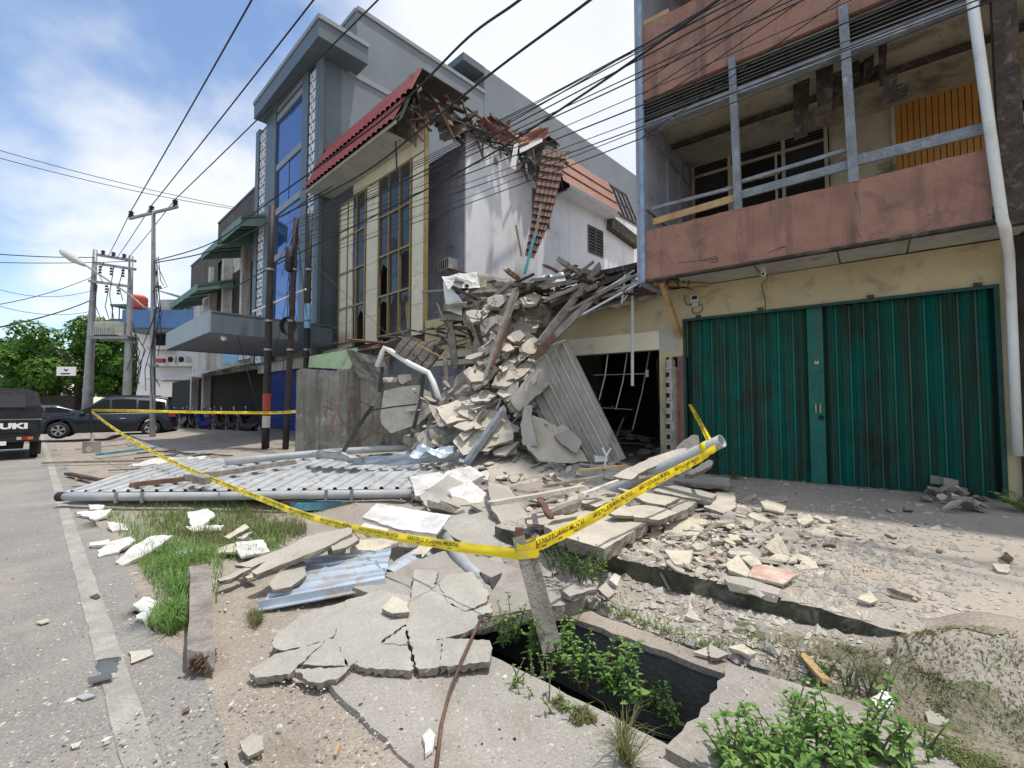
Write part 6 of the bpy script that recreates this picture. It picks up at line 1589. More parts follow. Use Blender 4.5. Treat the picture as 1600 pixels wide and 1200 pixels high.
# ribs run along its length
corr(m2,B0+V((0,0,.0)),B3,B2,B1,5,.018,'sq',cr=.02,seed=5,nv=12)
m2.build('ribbed_sheet',K['zinc_b'],fs)
m=M(); m.beam(B0+V((-.02,-.01,-.0)),B1+V((.01,-.01,0)),.012,.055); m.beam(B0+V((-.02,-.03,-.03)),B1+V((.01,-.03,-.03)),.05,.01); m.build('front_flange',K['zinc_b'],fs)
m=M(); c=G(604,905,.13); ax=(G(668,872,.16)-G(606,912,.16))
def halfpipe(m,c,ax,r,a0,a1,n=12,nl=6,th=.008,jit=.02,seed=1):
    rr=random.Random(seed); ax=V(ax); d=ax.normalized(); x=d.cross(V((0,0,1))).normalized(); y=x.cross(d)
    for rad in (r,r-th):
        b=len(m.v)
        for j in range(nl+1):
            for i in range(n+1):
                a=a0+(a1-a0)*i/n; e=rr.uniform(-jit,jit) if j in (0,nl) else 0
                m.v.append(V(c)+d*(ax.length*j/nl+e)+(x*math.cos(a)+y*math.sin(a))*rad*(1+.05*math.sin(i*1.3+j)))
        for j in range(nl):
            for i in range(n): m.f.append((b+j*(n+1)+i,b+j*(n+1)+i+1,b+(j+1)*(n+1)+i+1,b+(j+1)*(n+1)+i)); m.mi.append(0)
halfpipe(m,G(604,912,.02),ax,.13,.0,3.3,seed=3); tag(m.build('curled_gutter_piece',K['zinc_b'],smooth=True),'curled bluish gutter piece at the right end of the flanged sheet','gutter')
m=M(); halfpipe(m,G(655,885,.03),(G(670,870,.08)-G(655,885,.03)),.14,1.0,2.6,n=8,nl=2,seed=8); tag(m.build('ochre_flashing_strip',K['cream_frag']),'ragged ochre strip behind the curled gutter piece','flashing')
m=M(); m.tube([G(688,828,.18),G(715,868,.15),G(750,905,.12)],.055,14); m.build; gp_=tag(m.build('grey_drain_pipe',K['pvc'],smooth=True),'short grey plastic pipe pointing at the tape stake from the marble tiles','pipe')
for i,(a,c,lab) in enumerate((((750,893),(768,912),'dark split shard at the broken mouth of the grey plastic pipe'),((762,905),(783,902),'black plastic shard right of the broken grey pipe'))):
    plate('plastic_shard',lab,'shard',[a,(a[0]+8,a[1]+16),c,(c[0]+2,c[1]-8)],zpl(.16,(.3,-.5)),.012,'wire','wire')
# ---- cracked floor slab
CP=plane3(G(400,1050,.06),G(770,1040,.10),G(650,900,.20))
pieces=[((260,1010,400,900,490,870,600,840,585,900,540,1000,510,1012,400,1052,300,1065,262,1040),'left upper piece of the big cracked slab'),
((603,838,760,790,900,818,888,900,878,950,765,1020,742,1060,650,1122,612,1140,592,1080,544,1012,590,900),'large central piece of the big cracked slab'),
((150,1160,270,1090,400,1056,508,1020,392,1122,330,1178,180,1190),'pointed lower left piece of the big cracked slab'),
((515,1018,542,1018,588,1085,604,1138,402,1133),'small wedge between the left pieces of the big cracked slab'),
((365,1162,620,1146,570,1192,470,1218,430,1210),'thin front piece below the wedge of the big cracked slab'),
((640,1130,768,1037,886,1042,918,1150,900,1160,700,1150),'front middle piece of the big cracked slab'),
((772,1032,876,957,888,1038),'small triangle in the centre of the big cracked slab'),
((893,850,1000,760,1040,765,1082,850,1160,890,1205,884,1232,950,1130,990,912,1045,888,950),'large right piece of the big cracked slab'),
((1040,760,1080,720,1190,700,1270,800,1250,842,1162,882,1085,838),'upper right corner piece of the big cracked slab'),
((915,1052,1050,1017,1038,1140,950,1155,930,1140),'front piece under the right half of the big cracked slab'),
((1058,1012,1270,1025,1285,1060,1270,1120,1046,1140),'right front rectangular piece of the big cracked slab'),
((925,690,1032,700,1010,770,905,836),'narrow raised piece behind the big cracked slab'),
((1190,885,1275,850,1285,885,1230,900),'tiny sliver right of the big cracked slab')]
for i,(xy,lab) in enumerate(pieces):
    dz=RN.uniform(-.004,.004)
    P0,nn_=CP; rn_=(nn_+V((RN.uniform(-.006,.006),RN.uniform(-.006,.006),0))).normalized()
    cx=sum(xy[::2])/len(xy[::2]); cy=sum(xy[1::2])/len(xy[1::2]); pc=hit(*c2_(cx,cy),P0,nn_)+V((0,0,dz))
    xy=[ (q-(cx if k%2==0 else cy))*1.0+(cx if k%2==0 else cy)+(3.2 if q>(cx if k%2==0 else cy) else -3.2) for k,q in enumerate(xy)]
    plate('cracked_slab_piece',lab,'slab',L_(c2_,*xy),(pc,rn_),.045,'conc_crk',seed=i,amp=.008,step=.022)
plate('small_slab_chunk','small tan plaster chunk lying on the central piece of the cracked slab','chunk',L_(c2_,770,872,820,812,892,842,900,888,820,897),(CP[0]+V((0,0,.04)),CP[1]),.035,'conc_l')
# ---- plates left/middle foreground
pls=[
 ('c2',(160,702,300,592,420,532,625,488,628,520,520,578,330,655,182,712),(.30,(-.10,-.25)),.05,'conc','long warped grey slab between the grass and the bluish sheet'),
 ('c2',(515,560,560,520,640,510,668,545,600,585,540,600),(.34,(.1,-.3)),.04,'conc','broken end of the long warped grey slab'),
 ('c2',(515,602,598,570,604,592,590,612,520,630),(.24,(.2,-.2)),.03,'conc_l','small plaster chunk below the long warped slab'),
 ('c2',(620,592,660,552,830,540,850,562,740,602),(.26,(0,-.2)),.04,'cream_frag','tan slab fragment under the marble tiles'),
 ('c2',(242,760,290,700,385,645,412,655,415,715,345,770,260,785),(.17,(.1,-.1)),.04,'conc','grey slab chunk on the left end of the bluish sheet'),
 ('c2',(0,735,130,680,160,684,60,735,10,745),(.12,(0,-.1)),.04,'conc','thin grey slab sliver left of the long warped slab'),
 ('c2',(110,705,160,700,182,722,140,732),(.08,(0,0)),.04,'conc_l','little chunk at the foot of the long warped slab'),
 ('c2',(80,670,280,600,340,600,160,680),(.16,(0,-.2)),.03,'conc','flat broken strip behind the long warped slab'),
 ('c2',(650,500,690,470,800,500,792,528,700,528),(.30,(0,-.3)),.03,'marble','lower white marble tile half covered by the upper one'),
 ('c2',(678,445,745,380,1095,435,1028,522,850,500),(.36,(0,-.22)),.03,'marble','large white marble tile lying tilted on the rubble before the awning'),
 ('c2',(85,560,215,550,245,605,110,630,90,600),(.09,(0,-.1)),.03,'white','square white board piece beside the dry grass'),
 ('c2',(0,590,80,565,95,605,0,612),(.07,(0,-.1)),.03,'cream_frag','tan board scrap left of the square white board'),
 ('c2',(30,535,130,475,148,492,55,545),(.10,(0,-.1)),.03,'conc_l','thin pale batten piece lying in the dry grass'),
 ('px',(655,775,700,742,735,760,770,790,825,818,850,868,862,905,800,918,768,895,722,848,690,828),(.20,(-.05,-.22)),.07,'conc_crk','wide pale concrete slab sloping down from the heap to the tape stake'),
 ('px',(762,752,795,760,830,815,822,832,790,825,768,795),(.36,(.2,-.35)),.06,'conc','narrow grey slab propped on the wide pale slab'),
 ('px',(640,745,700,735,735,728,757,742,712,765,650,775),(.48,(.0,-.3)),.10,'white','thick white plastered wall chunk at the right end of the awning'),
 ('px',(700,765,735,752,760,770,750,790,722,785,705,775),(.42,(0,-.4)),.05,'white','bright white plaster piece in front of the thick wall chunk'),
 ('px',(710,782,755,775,758,785,720,790),(.36,(0,-.1)),.03,'conc','flat grey chip on the bright white plaster piece'),
 ('cs',(150,712,250,640,350,592,700,600,960,682,780,790,622,890,500,850,330,800),(.44,(0,-.03)),.11,'conc_l','big flat slab overhanging the terrace edge next to the weeds'),
 ('cs',(780,560,960,540,1100,570,1190,605,1050,662,850,640),(.50,(0,-.05)),.06,'conc_l','flat slab lying behind the big overhanging slab'),
 ('cs',(720,412,900,440,1213,492,1092,548,940,520),(.56,(.02,-.12)),.05,'conc_l','tilted flat slab under the grey pipe'),
 ('cs',(1112,562,1222,500,1342,522,1270,575,1185,612),(.50,(0,-.02)),.08,'conc','right slab of the flat row beside the tile fragments'),
 ('cs',(1000,430,1100,380,1380,430,1500,462,1440,512,1220,480),(.45,(0,-.05)),.05,'conc','grey slab behind the flat row near the gate'),
 ('cs',(1160,352,1300,320,1600,332,1602,398,1350,380),(.42,(0,-.02)),.06,'conc','long slab lying near the left foot of the green gate'),
 ('cs',(1400,560,1500,442,1640,452,1650,560,1560,610),(.38,(0,-.03)),.05,'conc_l','slab half buried under the tile fragments'),
 ('cs',(0,640,200,560,420,560,500,600,330,650,150,700,20,690),(.42,(0,-.05)),.05,'conc_l','slab strip left of the big overhanging slab'),
 ('cs',(430,520,520,470,660,520,560,560),(.50,(.1,-.1)),.05,'conc_l','small slab between the planks and the flat row'),
 ('cs',(640,600,780,540,850,630,700,625),(.52,(.1,-.1)),.03,'conc_l','thin shard leaning on the big overhanging slab'),
 ('cs',(270,570,380,530,420,570,330,595),(.5,(.1,-.1)),.04,'conc_l','small pale rock on the planks'),
 ('cb',(390,800,450,740,560,770,548,800,430,835),(.20,(.05,-.1)),.05,'conc','flat grey stone on the drain cover slab'),
 ('cb',(555,800,590,770,630,820,600,840),(.17,(0,-.2)),.04,'conc','small upright stone at the drain corner'),
 ('cb',(605,760,630,730,658,745,640,785),(.16,(0,-.2)),.05,'white','white foam lump at the drain corner'),
 ('cb',(945,920,980,790,1020,810,1035,900,1020,945),(.13,(.1,-.35)),.03,'cream_frag','pale wedge shaped tile standing between drain and terrace'),
 ('cb',(1028,870,1030,820,1068,830,1075,880),(.09,(.1,-.2)),.04,'conc_l','small stone behind the wedge shaped tile'),
 ('cb',(1135,1060,1200,1045,1265,1085,1230,1095),(.08,(.0,-.1)),.03,'cream_frag','pinkish flat fragment at the far right corner of the drain'),
 ('cb',(980,1080,1040,1060,1045,1100),(.06,(.0,-.1)),.02,'cream_frag','cream triangle chip on the drain kerb'),
 ('cb',(1052,1045,1100,1070,1140,1090,1090,1110,1058,1105),(.08,(.0,-.3)),.03,'conc','bent dark grey scrap on the drain kerb'),
 ('px',(375,1160,395,1145,410,1152,412,1170,388,1182),(.05,(0,-.1)),.03,'conc','lone grey stone on the pavement near the bottom edge'),
 ('px',(200,1018,236,1014,240,1022,205,1036),(.025,(0,0)),.015,'conc_l','flat tan chip on the ground left of the long plank'),
 ('px',(660,1150,672,1138,680,1148,676,1170,664,1178),(.055,(0,0)),.025,'white','white foam crumb beside the rusty rod'),
 ('px',(1360,1090,1378,1078,1398,1085,1395,1104,1372,1108),(.14,(0,-.2)),.05,'white','white foam lump near the lower right bushes'),
 ('px',(1445,1112,1480,1108,1482,1128,1450,1132),(.08,(0,0)),.04,'conc','dark flat stone near the lower right bushes'),
]
for i,(fr__,xy,(z,tl),th,mt,lab) in enumerate(pls):
    f={'c2':c2_,'cs':cs_,'cb':cb_,'px':lambda x,y:(x,y)}[fr__]; P_=L_(f,*xy)
    cx=sum(p[0] for p in P_)/len(P_); cy=sum(p[1] for p in P_)/len(P_); c=G(cx,cy,z); nn_=V((tl[0],tl[1],1)).normalized()
    plate('slab_fragment' if mt not in('white','marble') else ('marble_tile' if mt=='marble' else 'white_plaster_piece'),lab,'slab' if th>.035 else 'fragment',P_,(c,nn_),th,mt,edge={'marble':'white','white':'white','cream_frag':'conc_l'}.get(mt,'conc_edge'),seed=i)
# long plank across the grass, stake
pk0=G(316,1030,.09); pk1=G(311,893,.17); 
m=M(); bm('timber_plank','grey weathered plank with splintered reddish end lying on the grass','plank',pk0,pk1,.13,.09,'wood')
m=M()
for i in range(60):
    a=pk0+V((RN.uniform(-.058,.058),.05,RN.uniform(-.035,.035))); m.beam(a,a+V((RN.uniform(-.015,.015),-RN.uniform(.05,.12),RN.uniform(-.03,.0))),.007,.006,tw=RN.random())
tag(m.build('plank_splinters',K['wood_r']),'cluster of reddish splinters at the near end of the grass plank','splinters')
sb_=G(853,1000,.125); stt=PY(810,838,sb_.y+.10)
st=thing('wooden_stake',sb_,'leaning weathered wooden stake wrapped with yellow tape beside the drain','stake')
sd_=(stt-sb_); m=M(); m.beam(sb_-sd_*.1,stt,.075,.05); m.build('stake_post',K['wood'],st)
m=M(); o_=V((.062,.03,0)); m.beam(sb_-sd_*.1+o_,stt-sd_*.06+o_,.045,.05); m.build('stake_batten',K['wood_y'] if False else K['wood'],st)
m=M(); m.beam(stt-V((0,0,.02)),stt+V((.005,0,.055)),.05,.035); m.build('rusty_cap',K['wood_r'],st)
# ================= tape =================
def tape(label,pts,wdir,wd=.068,phrase='GARIS POLISI DILARANG MELINTAS',gap=.12,tlen=.62,sub=6):
    P_=[V(p) for p in pts]; out=[]; n=len(P_)
    for i in range(n-1):
        p0=P_[max(i-1,0)];p1=P_[i];p2=P_[i+1];p3=P_[min(i+2,n-1)]
        for k in range(sub):
            t=k/sub; out.append(.5*((2*p1)+(p2-p0)*t+(2*p0-5*p1+4*p2-p3)*t*t+(3*p1-p0-3*p2+p3)*t**3))
    out.append(P_[-1]); cum=[0]
    for a,c in zip(out,out[1:]): cum.append(cum[-1]+(c-a).length)
    Lt=cum[-1]
    def wv(s):
        t=s/Lt*(len(wdir)-1); i=min(int(t),len(wdir)-2); return V(wdir[i]).lerp(V(wdir[i+1]),t-i).normalized()
    def at(s,y,off=0):
        s=min(max(s,0),Lt)
        i=0
        lo,hi=0,len(cum)-1
        while hi-lo>1:
            md=(lo+hi)//2
            if cum[md]<=s: lo=md
            else: hi=md
        t=(s-cum[lo])/max(1e-6,cum[hi]-cum[lo]); c=out[lo].lerp(out[hi],t); d=(out[hi]-out[lo]).normalized(); w_=wv(s); w_=(w_-d*w_.dot(d)).normalized(); nn_=d.cross(w_)
        if nn_.dot(CAM-c)<0: nn_=-nn_
        cup=.006*math.cos(y/wd*3.1)+.004*math.sin(s*9)+.012*noise.noise(V((s*6,y*22,1.7)))+.005*noise.noise(V((s*21,y*40,4.2)))
        return c+w_*y+nn_*(off+cup)
    b_=thing('caution_tape',out[0],label,'tape'); b_['_o']=tuple(out[0])
    m=M(); ns=max(20,int(Lt/.03)); 
    m.grid(ns,4,lambda s,t:at(s*Lt,(t-.5)*wd)); rb=m.build('tape_ribbon',K['tape'],b_,smooth=True)
    vs,fs_=text_mesh(phrase,1.0,.012,res=1); x0=min(v.x for v in vs); x1=max(v.x for v in vs); y0=min(v.y for v in vs); y1=max(v.y for v in vs)
    m=M(); s=.05
    while s+tlen<Lt:
        flip=1
        # readable from the camera: text runs to the right in the picture
        a_,c_=proj(at(s,0)),proj(at(s+tlen,0)); rev=c_[0]<a_[0]
        up_=proj(at(s,wd/2))[1]<proj(at(s,0))[1]
        def mp(v):
            t=(v.x-x0)/(x1-x0); t=1-t if rev else t; yy=((v.y-y0)/(y1-y0)-.5)*wd*.42+wd*.16
            return at(s+t*tlen,(yy if up_ else -yy),.0018)
        m.add([mp(v) for v in vs],fs_)
        # small lower marks
        for k in range(3):
            a0=s+tlen*(.2+.3*k); 
            for q in range(4): 
                yb,yt=-wd*.33,-wd*.2
                if not up_: yb,yt=-yt,-yb
                m.add([at(a0+q*.012,yb,.0018),at(a0+q*.012+.007,yb,.0018),at(a0+q*.012+.007,yt,.0018),at(a0+q*.012,yt,.0018)],[(0,1,2,3)])
        s+=tlen+gap
    if m.v: m.build('tape_lettering',K['ink'],b_)
    return b_
Y0,Y1_=pb.y,stt.y
def yy_(px,a=143,b_=815): return 1/(1/Y0+(px-a)/(b_-a)*(1/Y1_-1/Y0))
tape('long sagging yellow tape from the thin post across the debris to the stake',[PY(x,y,yy_(x)) for x,y in ((143,643),(170,664),(210,690),(260,717),(330,748),(400,776),(480,806),(560,827),(640,842),(720,855),(812,866))],[(0,.35,1),(0,.6,1),(0,.7,1),(.1,.5,1),(0,.1,1)])
pe=PY(1122,696,5.5)
def y2_(px): return 1/(1/stt.y+(px-818)/(1122-818)*(1/pe.y-1/stt.y))
tape('yellow police tape rising from the wooden stake to the open end of the grey pipe',[PY(x,y,y2_(x)) for x,y in ((818,858),(860,842),(905,820),(950,795),(1000,765),(1050,738),(1090,718),(1124,696))],[(0,.1,1),(.2,.5,1),(0,.3,1),(0,.1,1)],wd=.085)
gt=FR.pt(U0,.07,0); gz_=FR.hit(1078,632,.07)
tape('short yellow tape tied from the pipe end to the green gate edge',[PY(1109,690,5.6),PY(1100,672,6.2),PY(1088,650,7.2),FR.pt(gz_[0],.07,gz_[1])],[(1,0,.3),(.6,.3,.6),(1,0,.2)],wd=.06,tlen=.9)
tape('horizontal yellow tape from the thin post past the dark poles to the wall',[PY(143,641,pb.y),PY(220,642,13.1),PY(300,644,13.1),PY(400,645,13.05),PY(430,645,12.9),PY(464,643,10.9)],[(0,0,1),(0,.3,1),(0,0,1)],wd=.075)
# wraps on the stake
wr=thing('tape_wrap',stt-sd_*.12,'crossed turns of yellow tape wound round the top of the wooden stake','tape')
for k,(f0,tl) in enumerate(((.10,.12),(.13,-.16),(.16,.05))):
    m=M(); c=stt-sd_*f0+V((.03,.01,0)); 
    def wf(s,t,c=c,tl=tl,k=k):
        a=2*math.pi*s; r_=.062+.004*k; x=math.copysign(abs(math.cos(a))**.6,math.cos(a)); y=math.copysign(abs(math.sin(a))**.6,math.sin(a)); return c+V((x*r_*1.05,y*r_*.75,(t-.5)*.052+tl*x*.16))
    m.grid(24,2,wf); m.build('tape_turn',K['tape'],wr)
# pipe on terrace
m=M(); pa_=PY(950,770,6.9); pe2=PY(1128,689,5.45); 
dd_=(pe2-pa_).normalized()
def hollow(m,a,c,r,ri,n=20):
    d=(c-a).normalized(); x=d.orthogonal().normalized(); y=d.cross(x)
    b=len(m.v)
    for p,rr_ in ((a,r),(c,r),(c,ri),(a,ri)):
        for k in range(n): t=2*math.pi*k/n; m.v.append(p+(x*math.cos(t)+y*math.sin(t))*rr_)
    for i in range(3):
        for k in range(n): m.f.append((b+i*n+k,b+i*n+(k+1)%n,b+(i+1)*n+(k+1)%n,b+(i+1)*n+k)); m.mi.append(0)
hollow(m,pa_,pe2,.078,.066); tag(m.build('grey_pipe',K['pvc'],smooth=True),'large open grey pipe sticking out of the rubble towards the gate','pipe')
tw_=thing('tape_knot',PY(1107,693,5.6),'yellow tape knot wound round the end of the grey pipe','tape')
m=M(); q=pe2-dd_*.22; m.tube([q-dd_*.04,q+dd_*.04],.083,20); m.build('tape_turn',K['tape'],tw_,smooth=True)
# slab resting over the pipe (S7)
plate('roof_slab_strip','long pale slab strip leaning over the grey pipe','slab',L_(cs_,690,320,820,250,1000,170,1180,112,1275,98,1250,130,1180,180,1060,230,960,265,890,300,835,345),tpl(1010,722,6.2,(-.25,-.75,1)),.05,'conc_l')
plate('slab_fragment','tan curved slab standing behind the grey pipe at the gate corner','slab',L_(cs_,1180,100,1240,40,1300,0,1355,0,1365,60,1300,110,1230,140),tpl(1075,690,7.4,(.1,-1,.7)),.05,'cream_frag',edge='conc_l')
plate('slab_fragment','long beam like slab under the grey pipe','slab',L_(cs_,1250,300,1440,190,1470,200,1460,240,1300,310),tpl(1085,733,6.6,(0,-.6,1)),.08,'conc_l')
# ================= the heap =================
def heap_z(x,y):
    p=V((x,y,0)); z=.29
    for (cx,cy,rx,ry,h) in ((-.4,8.9,1.3,.9,.28),(1.2,8.2,1.6,.8,.16),(-.2,10.4,1.5,1.0,.7),(-1.6,10.0,1.2,.9,.25),(2.6,7.9,1.0,.7,.10)):
        z+=h*math.exp(-((x-cx)/rx)**2-((y-cy)/ry)**2)
    return z+.07*nse(x,y,3)+.04*nse(x,y,9,3)
m=M(); m.grid(90,70,lambda s,t:(lambda x,y:V((x,y,heap_z(x,y)-.32*max(0,1-min(s,1-s,t,1-t)*9)-.03-.25*max(0,min(1,(-1.2-x)/1.4))*(1 if y<9.3 else 0))))(-4.2+8.4*s,6.4+6.2*t))
rm=m.build('rubble_mound',[K['conc']],smooth=False); tag(rm,'mound of fine grey rubble and dust under the broken slabs','rubble'); rm['kind']='stuff'
# tower core
m=M()
for (px,py,Y,r,sq) in ((770,480,10.6,.75,(1,.8,.9)),(790,560,10.2,.75,(.9,.8,1.1)),(760,630,9.9,.8,(1.1,.8,.9)),(830,500,10.4,.6,(1.2,.8,.7)),(735,680,9.6,.7,(1.2,.8,.7)),(700,690,10,.7,(1.3,.8,.7)),(820,700,9.6,.5,(1,.8,.7)),(900,480,10.3,.45,(1.6,.8,.5)),(960,462,9.6,.33,(1.6,.8,.5))):
    m.ico(PY(px,py,Y),r,.22,3,sq)
co=m.build('rubble_core',K['core']); tag(co,'dense dark packed rubble inside the tall leaning heap','rubble'); co['kind']='stuff'
# tall slabs
tw=[((95,992,200,870,250,822,370,832,420,932,418,982,180,1060,150,1068),8.5,(-.15,-.9,.75),'conc_l','large sunlit tan slab at the foot of the heap carrying a blue grey beam',.10),
((0,812,100,780,170,722,330,800,372,822,250,830,200,872,120,882,60,900),8.9,(0,-.6,1),'conc_l','crumbly tan ledge above the large sunlit slab',.12),
((185,752,270,716,335,745,290,776,200,780),8.8,(0,-.5,1),'conc_l','flat pale piece on the crumbly ledge',.06),
((405,762,480,668,560,572,600,575,632,642,600,702,520,770,450,832,420,802),8.7,(.35,-.9,.35),'conc_crk','large grey panel jutting right at mid height of the heap',.08),
((300,690,375,700,490,652,562,570,555,560,420,640),8.95,(0,-.7,.9),'conc','long slab layered behind the jutting grey panel',.07),
((410,622,550,510,577,540,472,642,430,662),9.1,(.1,-.6,.9),'conc','slab stacked above the jutting grey panel',.07),
((242,412,290,312,368,300,382,362,330,402,252,428),9.9,(-.3,-1,.4),'conc','leaning slab high on the left of the heap',.07),
((450,342,520,302,592,312,560,362,540,412,430,412,408,372),9.9,(.2,-1,.5),'conc','grey slab high on the right of the heap',.08),
((168,322,230,290,285,312,240,352,200,356),9.8,(-.2,-.7,1),'conc_l','small pale slab at the upper left of the heap',.06),
((255,442,372,402,410,462,368,502,290,482),9.7,(0,-.9,.6),'conc','broad slab under the leaning upper slab',.07),
((438,412,500,402,542,442,520,472,458,472),9.6,(.2,-1,.3),'conc_l','squarish slab below the upper right grey slab',.07),
((228,492,310,452,322,502,240,546),9.6,(-.3,-.9,.6),'conc_l','slab on the left flank of the heap at mid height',.06),
((228,562,332,502,372,522,360,562,250,602),9.5,(-.1,-.8,.8),'conc','slab in the middle of the heap between two long timbers',.06),
((198,702,205,620,300,572,342,602,280,682,212,722),9.3,(-.4,-.9,.4),'conc_l','steep slab low on the left flank of the heap',.07),
((330,700,400,592,462,502,545,482,430,592),9.2,(.1,-.8,.8),'conc_l','long crumbling slab in the middle of the heap',.06),
((340,592,430,530,442,562,362,622),9.05,(0,-.7,1),'conc_l','small slab on top of the long crumbling one',.05),
((450,226,530,196,572,212,545,252,480,262),9.6,(.1,-.8,1),'cream_frag','pale cream stone lying on the timbers at the top of the heap',.08),
((505,852,570,868,640,902,730,985,800,1062,822,1102,640,1112,560,1100,490,1022),8.35,(.2,-.9,.7),'conc_l','broad tan slab with board marks below the leaning metal sheet',.08),
((640,960,720,930,790,1000,760,1060,680,1010),8.3,(.1,-.8,.8),'conc','thin slab over the board marked slab',.04),
((340,190,440,165,440,240,400,330,380,400,345,330),9.75,(-.1,-1,.1),'wood','grey split board standing at the top of the heap',.05),
((455,905,480,802,515,800,522,902,552,1022,470,1012),8.3,(-.5,-.9,.2),'sheet_g','curved grey strip standing left of the board marked slab',.03),
((340,640,420,660,400,720,360,730),8.9,(-.1,-.9,.5),'conc','dark grey chunk under the long slab',.08),
((480,660,560,620,540,680,470,720),8.75,(0,-.9,.5),'conc','small block wedged behind the jutting panel',.06),
((345,740,400,720,410,770,370,780),8.7,(-.1,-.9,.6),'conc_l','rounded chunk above the blue grey beam',.08)]
for i,(xy,Y,n_,mt,lab,th) in enumerate(tw):
    P_=L_(c5_,*xy); cx=sum(p[0] for p in P_)/len(P_); cy=sum(p[1] for p in P_)/len(P_)
    plate('slab_fragment' if mt not in('wood','sheet_g') else 'standing_board',lab,'slab' if mt!='wood' else 'board',P_,tpl(cx,cy,Y,n_),th,mt,edge='conc_edge' if mt!='cream_frag' else 'conc_l',seed=i,step=.06,amp=.016)
plate('hanging_slab','large tan slab hanging by bars left of the heap in front of the grey wall','slab',L_(c3_,660,692,740,672,822,665,880,702,892,780,820,850,692,890,652,852,640,812),tpl(636,640,10.2,(-.3,-1,.25)),.09,'conc_l',seed=3)
plate('slab_fragment','greyer patch slab on the large hanging tan slab','slab',L_(c3_,755,712,820,706,832,780,762,792),tpl(645,630,10.05,(-.3,-1,.25)),.03,'conc',seed=4)
plate('slab_fragment','small layered slab above the hanging tan slab','slab',L_(c3_,655,630,722,628,720,650,658,652),tpl(610,593,10.4,(0,-.8,.6)),.05,'conc',seed=5)
plate('slab_fragment','second small slab above the hanging tan slab','slab',L_(c3_,725,618,785,612,790,640,742,660,728,645),tpl(632,590,10.4,(0,-.8,.6)),.05,'conc_l',seed=6)
plate('slab_fragment','leaning plaster slab left of the large sunlit slab','slab',L_(c3_,815,905,880,850,930,850,900,955,830,965),tpl(670,690,9.3,(-.4,-.9,.5)),.05,'conc',seed=7)
plate('slab_fragment','dull slab beside the leaning plaster slab','slab',L_(c3_,880,930,940,880,955,930,930,965),tpl(690,692,9.2,(.2,-.9,.5)),.05,'conc_l',seed=8)
plate('slab_fragment','upright ribbed chunk between the hanging slab and the ledge','slab',L_(c3_,868,755,905,762,960,775,965,850,920,860,885,800),tpl(685,650,9.3,(-.2,-.9,.4)),.08,'conc_l',seed=9)
# small shards on tower
SH=[]
def shardproto(seed,flat=.22,jag_=.25):
    rr=random.Random(seed); n=rr.randint(5,8); pts=[]; a0=rr.random()*6
    for i in range(n):
        a=a0+2*math.pi*(i+rr.uniform(-.3,.3))/n; r=rr.uniform(.55,1.0); pts.append(V((math.cos(a)*r,math.sin(a)*r*rr.uniform(.6,1),0)))
    return pts
def mkshard(name,mt,edge,seed,flat=.2):
    pts=shardproto(seed); rr=random.Random(seed+99); k=len(pts); m=M()
    m.v=[p+V((0,0,flat*rr.uniform(.8,1.1)*(1+.3*p.x))) for p in pts]+[V((p.x*rr.uniform(.85,1.1),p.y*rr.uniform(.85,1.1),0)) for p in pts]
    m.f=[tuple(range(k)),tuple(range(2*k-1,k-1,-1))]+[(i,k+i,k+(i+1)%k,(i+1)%k) for i in range(k)]; m.mi=[0]+[1]*(k+1)
    return m.build(name,[K[mt],K[edge]],origin=(0,0,0))
protos={}
def getprotos(kind,name,mt,edge,n=7,flat=.2):
    if kind not in protos:
        protos[kind]=[[mkshard(name,mt,edge,hash_(kind)+i*13,flat),False] for i in range(n)]
    return protos[kind]
def hash_(s): return sum(ord(c)*(i+3) for i,c in enumerate(s))%1000
def scat(kind,p,s,rot=None,label='',cat='fragment',group=None,rn=RN):
    pr=rn.choice(protos[kind]); 
    if not pr[1]: o=pr[0]; pr[1]=True
    else: o=pr[0].copy(); COL.objects.link(o)
    o.location=p; o.scale=(s,s*rn.uniform(.6,1),s*rn.uniform(.7,1.3)); o.rotation_euler=rot or (rn.uniform(-.25,.25),rn.uniform(-.25,.25),rn.uniform(0,6.28))
    o['label']=label; o['category']=cat
    if group: o['group']=group
    return o
getprotos('tower','slab_shard','conc','conc_edge'); getprotos('spillp','plaster_fragment','conc','conc_l',7,.16); getprotos('pale','plaster_shard','conc_l','conc_edge'); getprotos('cream','tile_fragment','cream_frag','conc_l',8,.14); getprotos('creamred','painted_fragment','frag_red','conc_l',4,.14); getprotos('foam','foam_lump','white','white',5,.4); getprotos('grey','grey_stone','conc','conc_edge',5,.45); getprotos('dark','dark_scrap','sheet_d','wood_d',4,.1)
rr=random.Random(5)
for i in range(120):
    t=rr.random(); px=rr.gauss(790-20*t,38+8*t); py=460+t*250; 
    if px<715+40*(1-t): px=rr.uniform(740,820)
    Y=10.0-1.25*t-rr.uniform(0,.25); p=PY(px,py,Y-.08-.25*rr.random())
    scat('pale' if rr.random()<.5 else 'tower',p,rr.choice([.05,.09,.14,.2,.3]),(rr.gauss(.8,.32),rr.gauss(-.05,.35),rr.gauss(0,.6)),'broken shard wedged among the slabs of the tall heap','shard','shards wedged in the tall heap',rr)
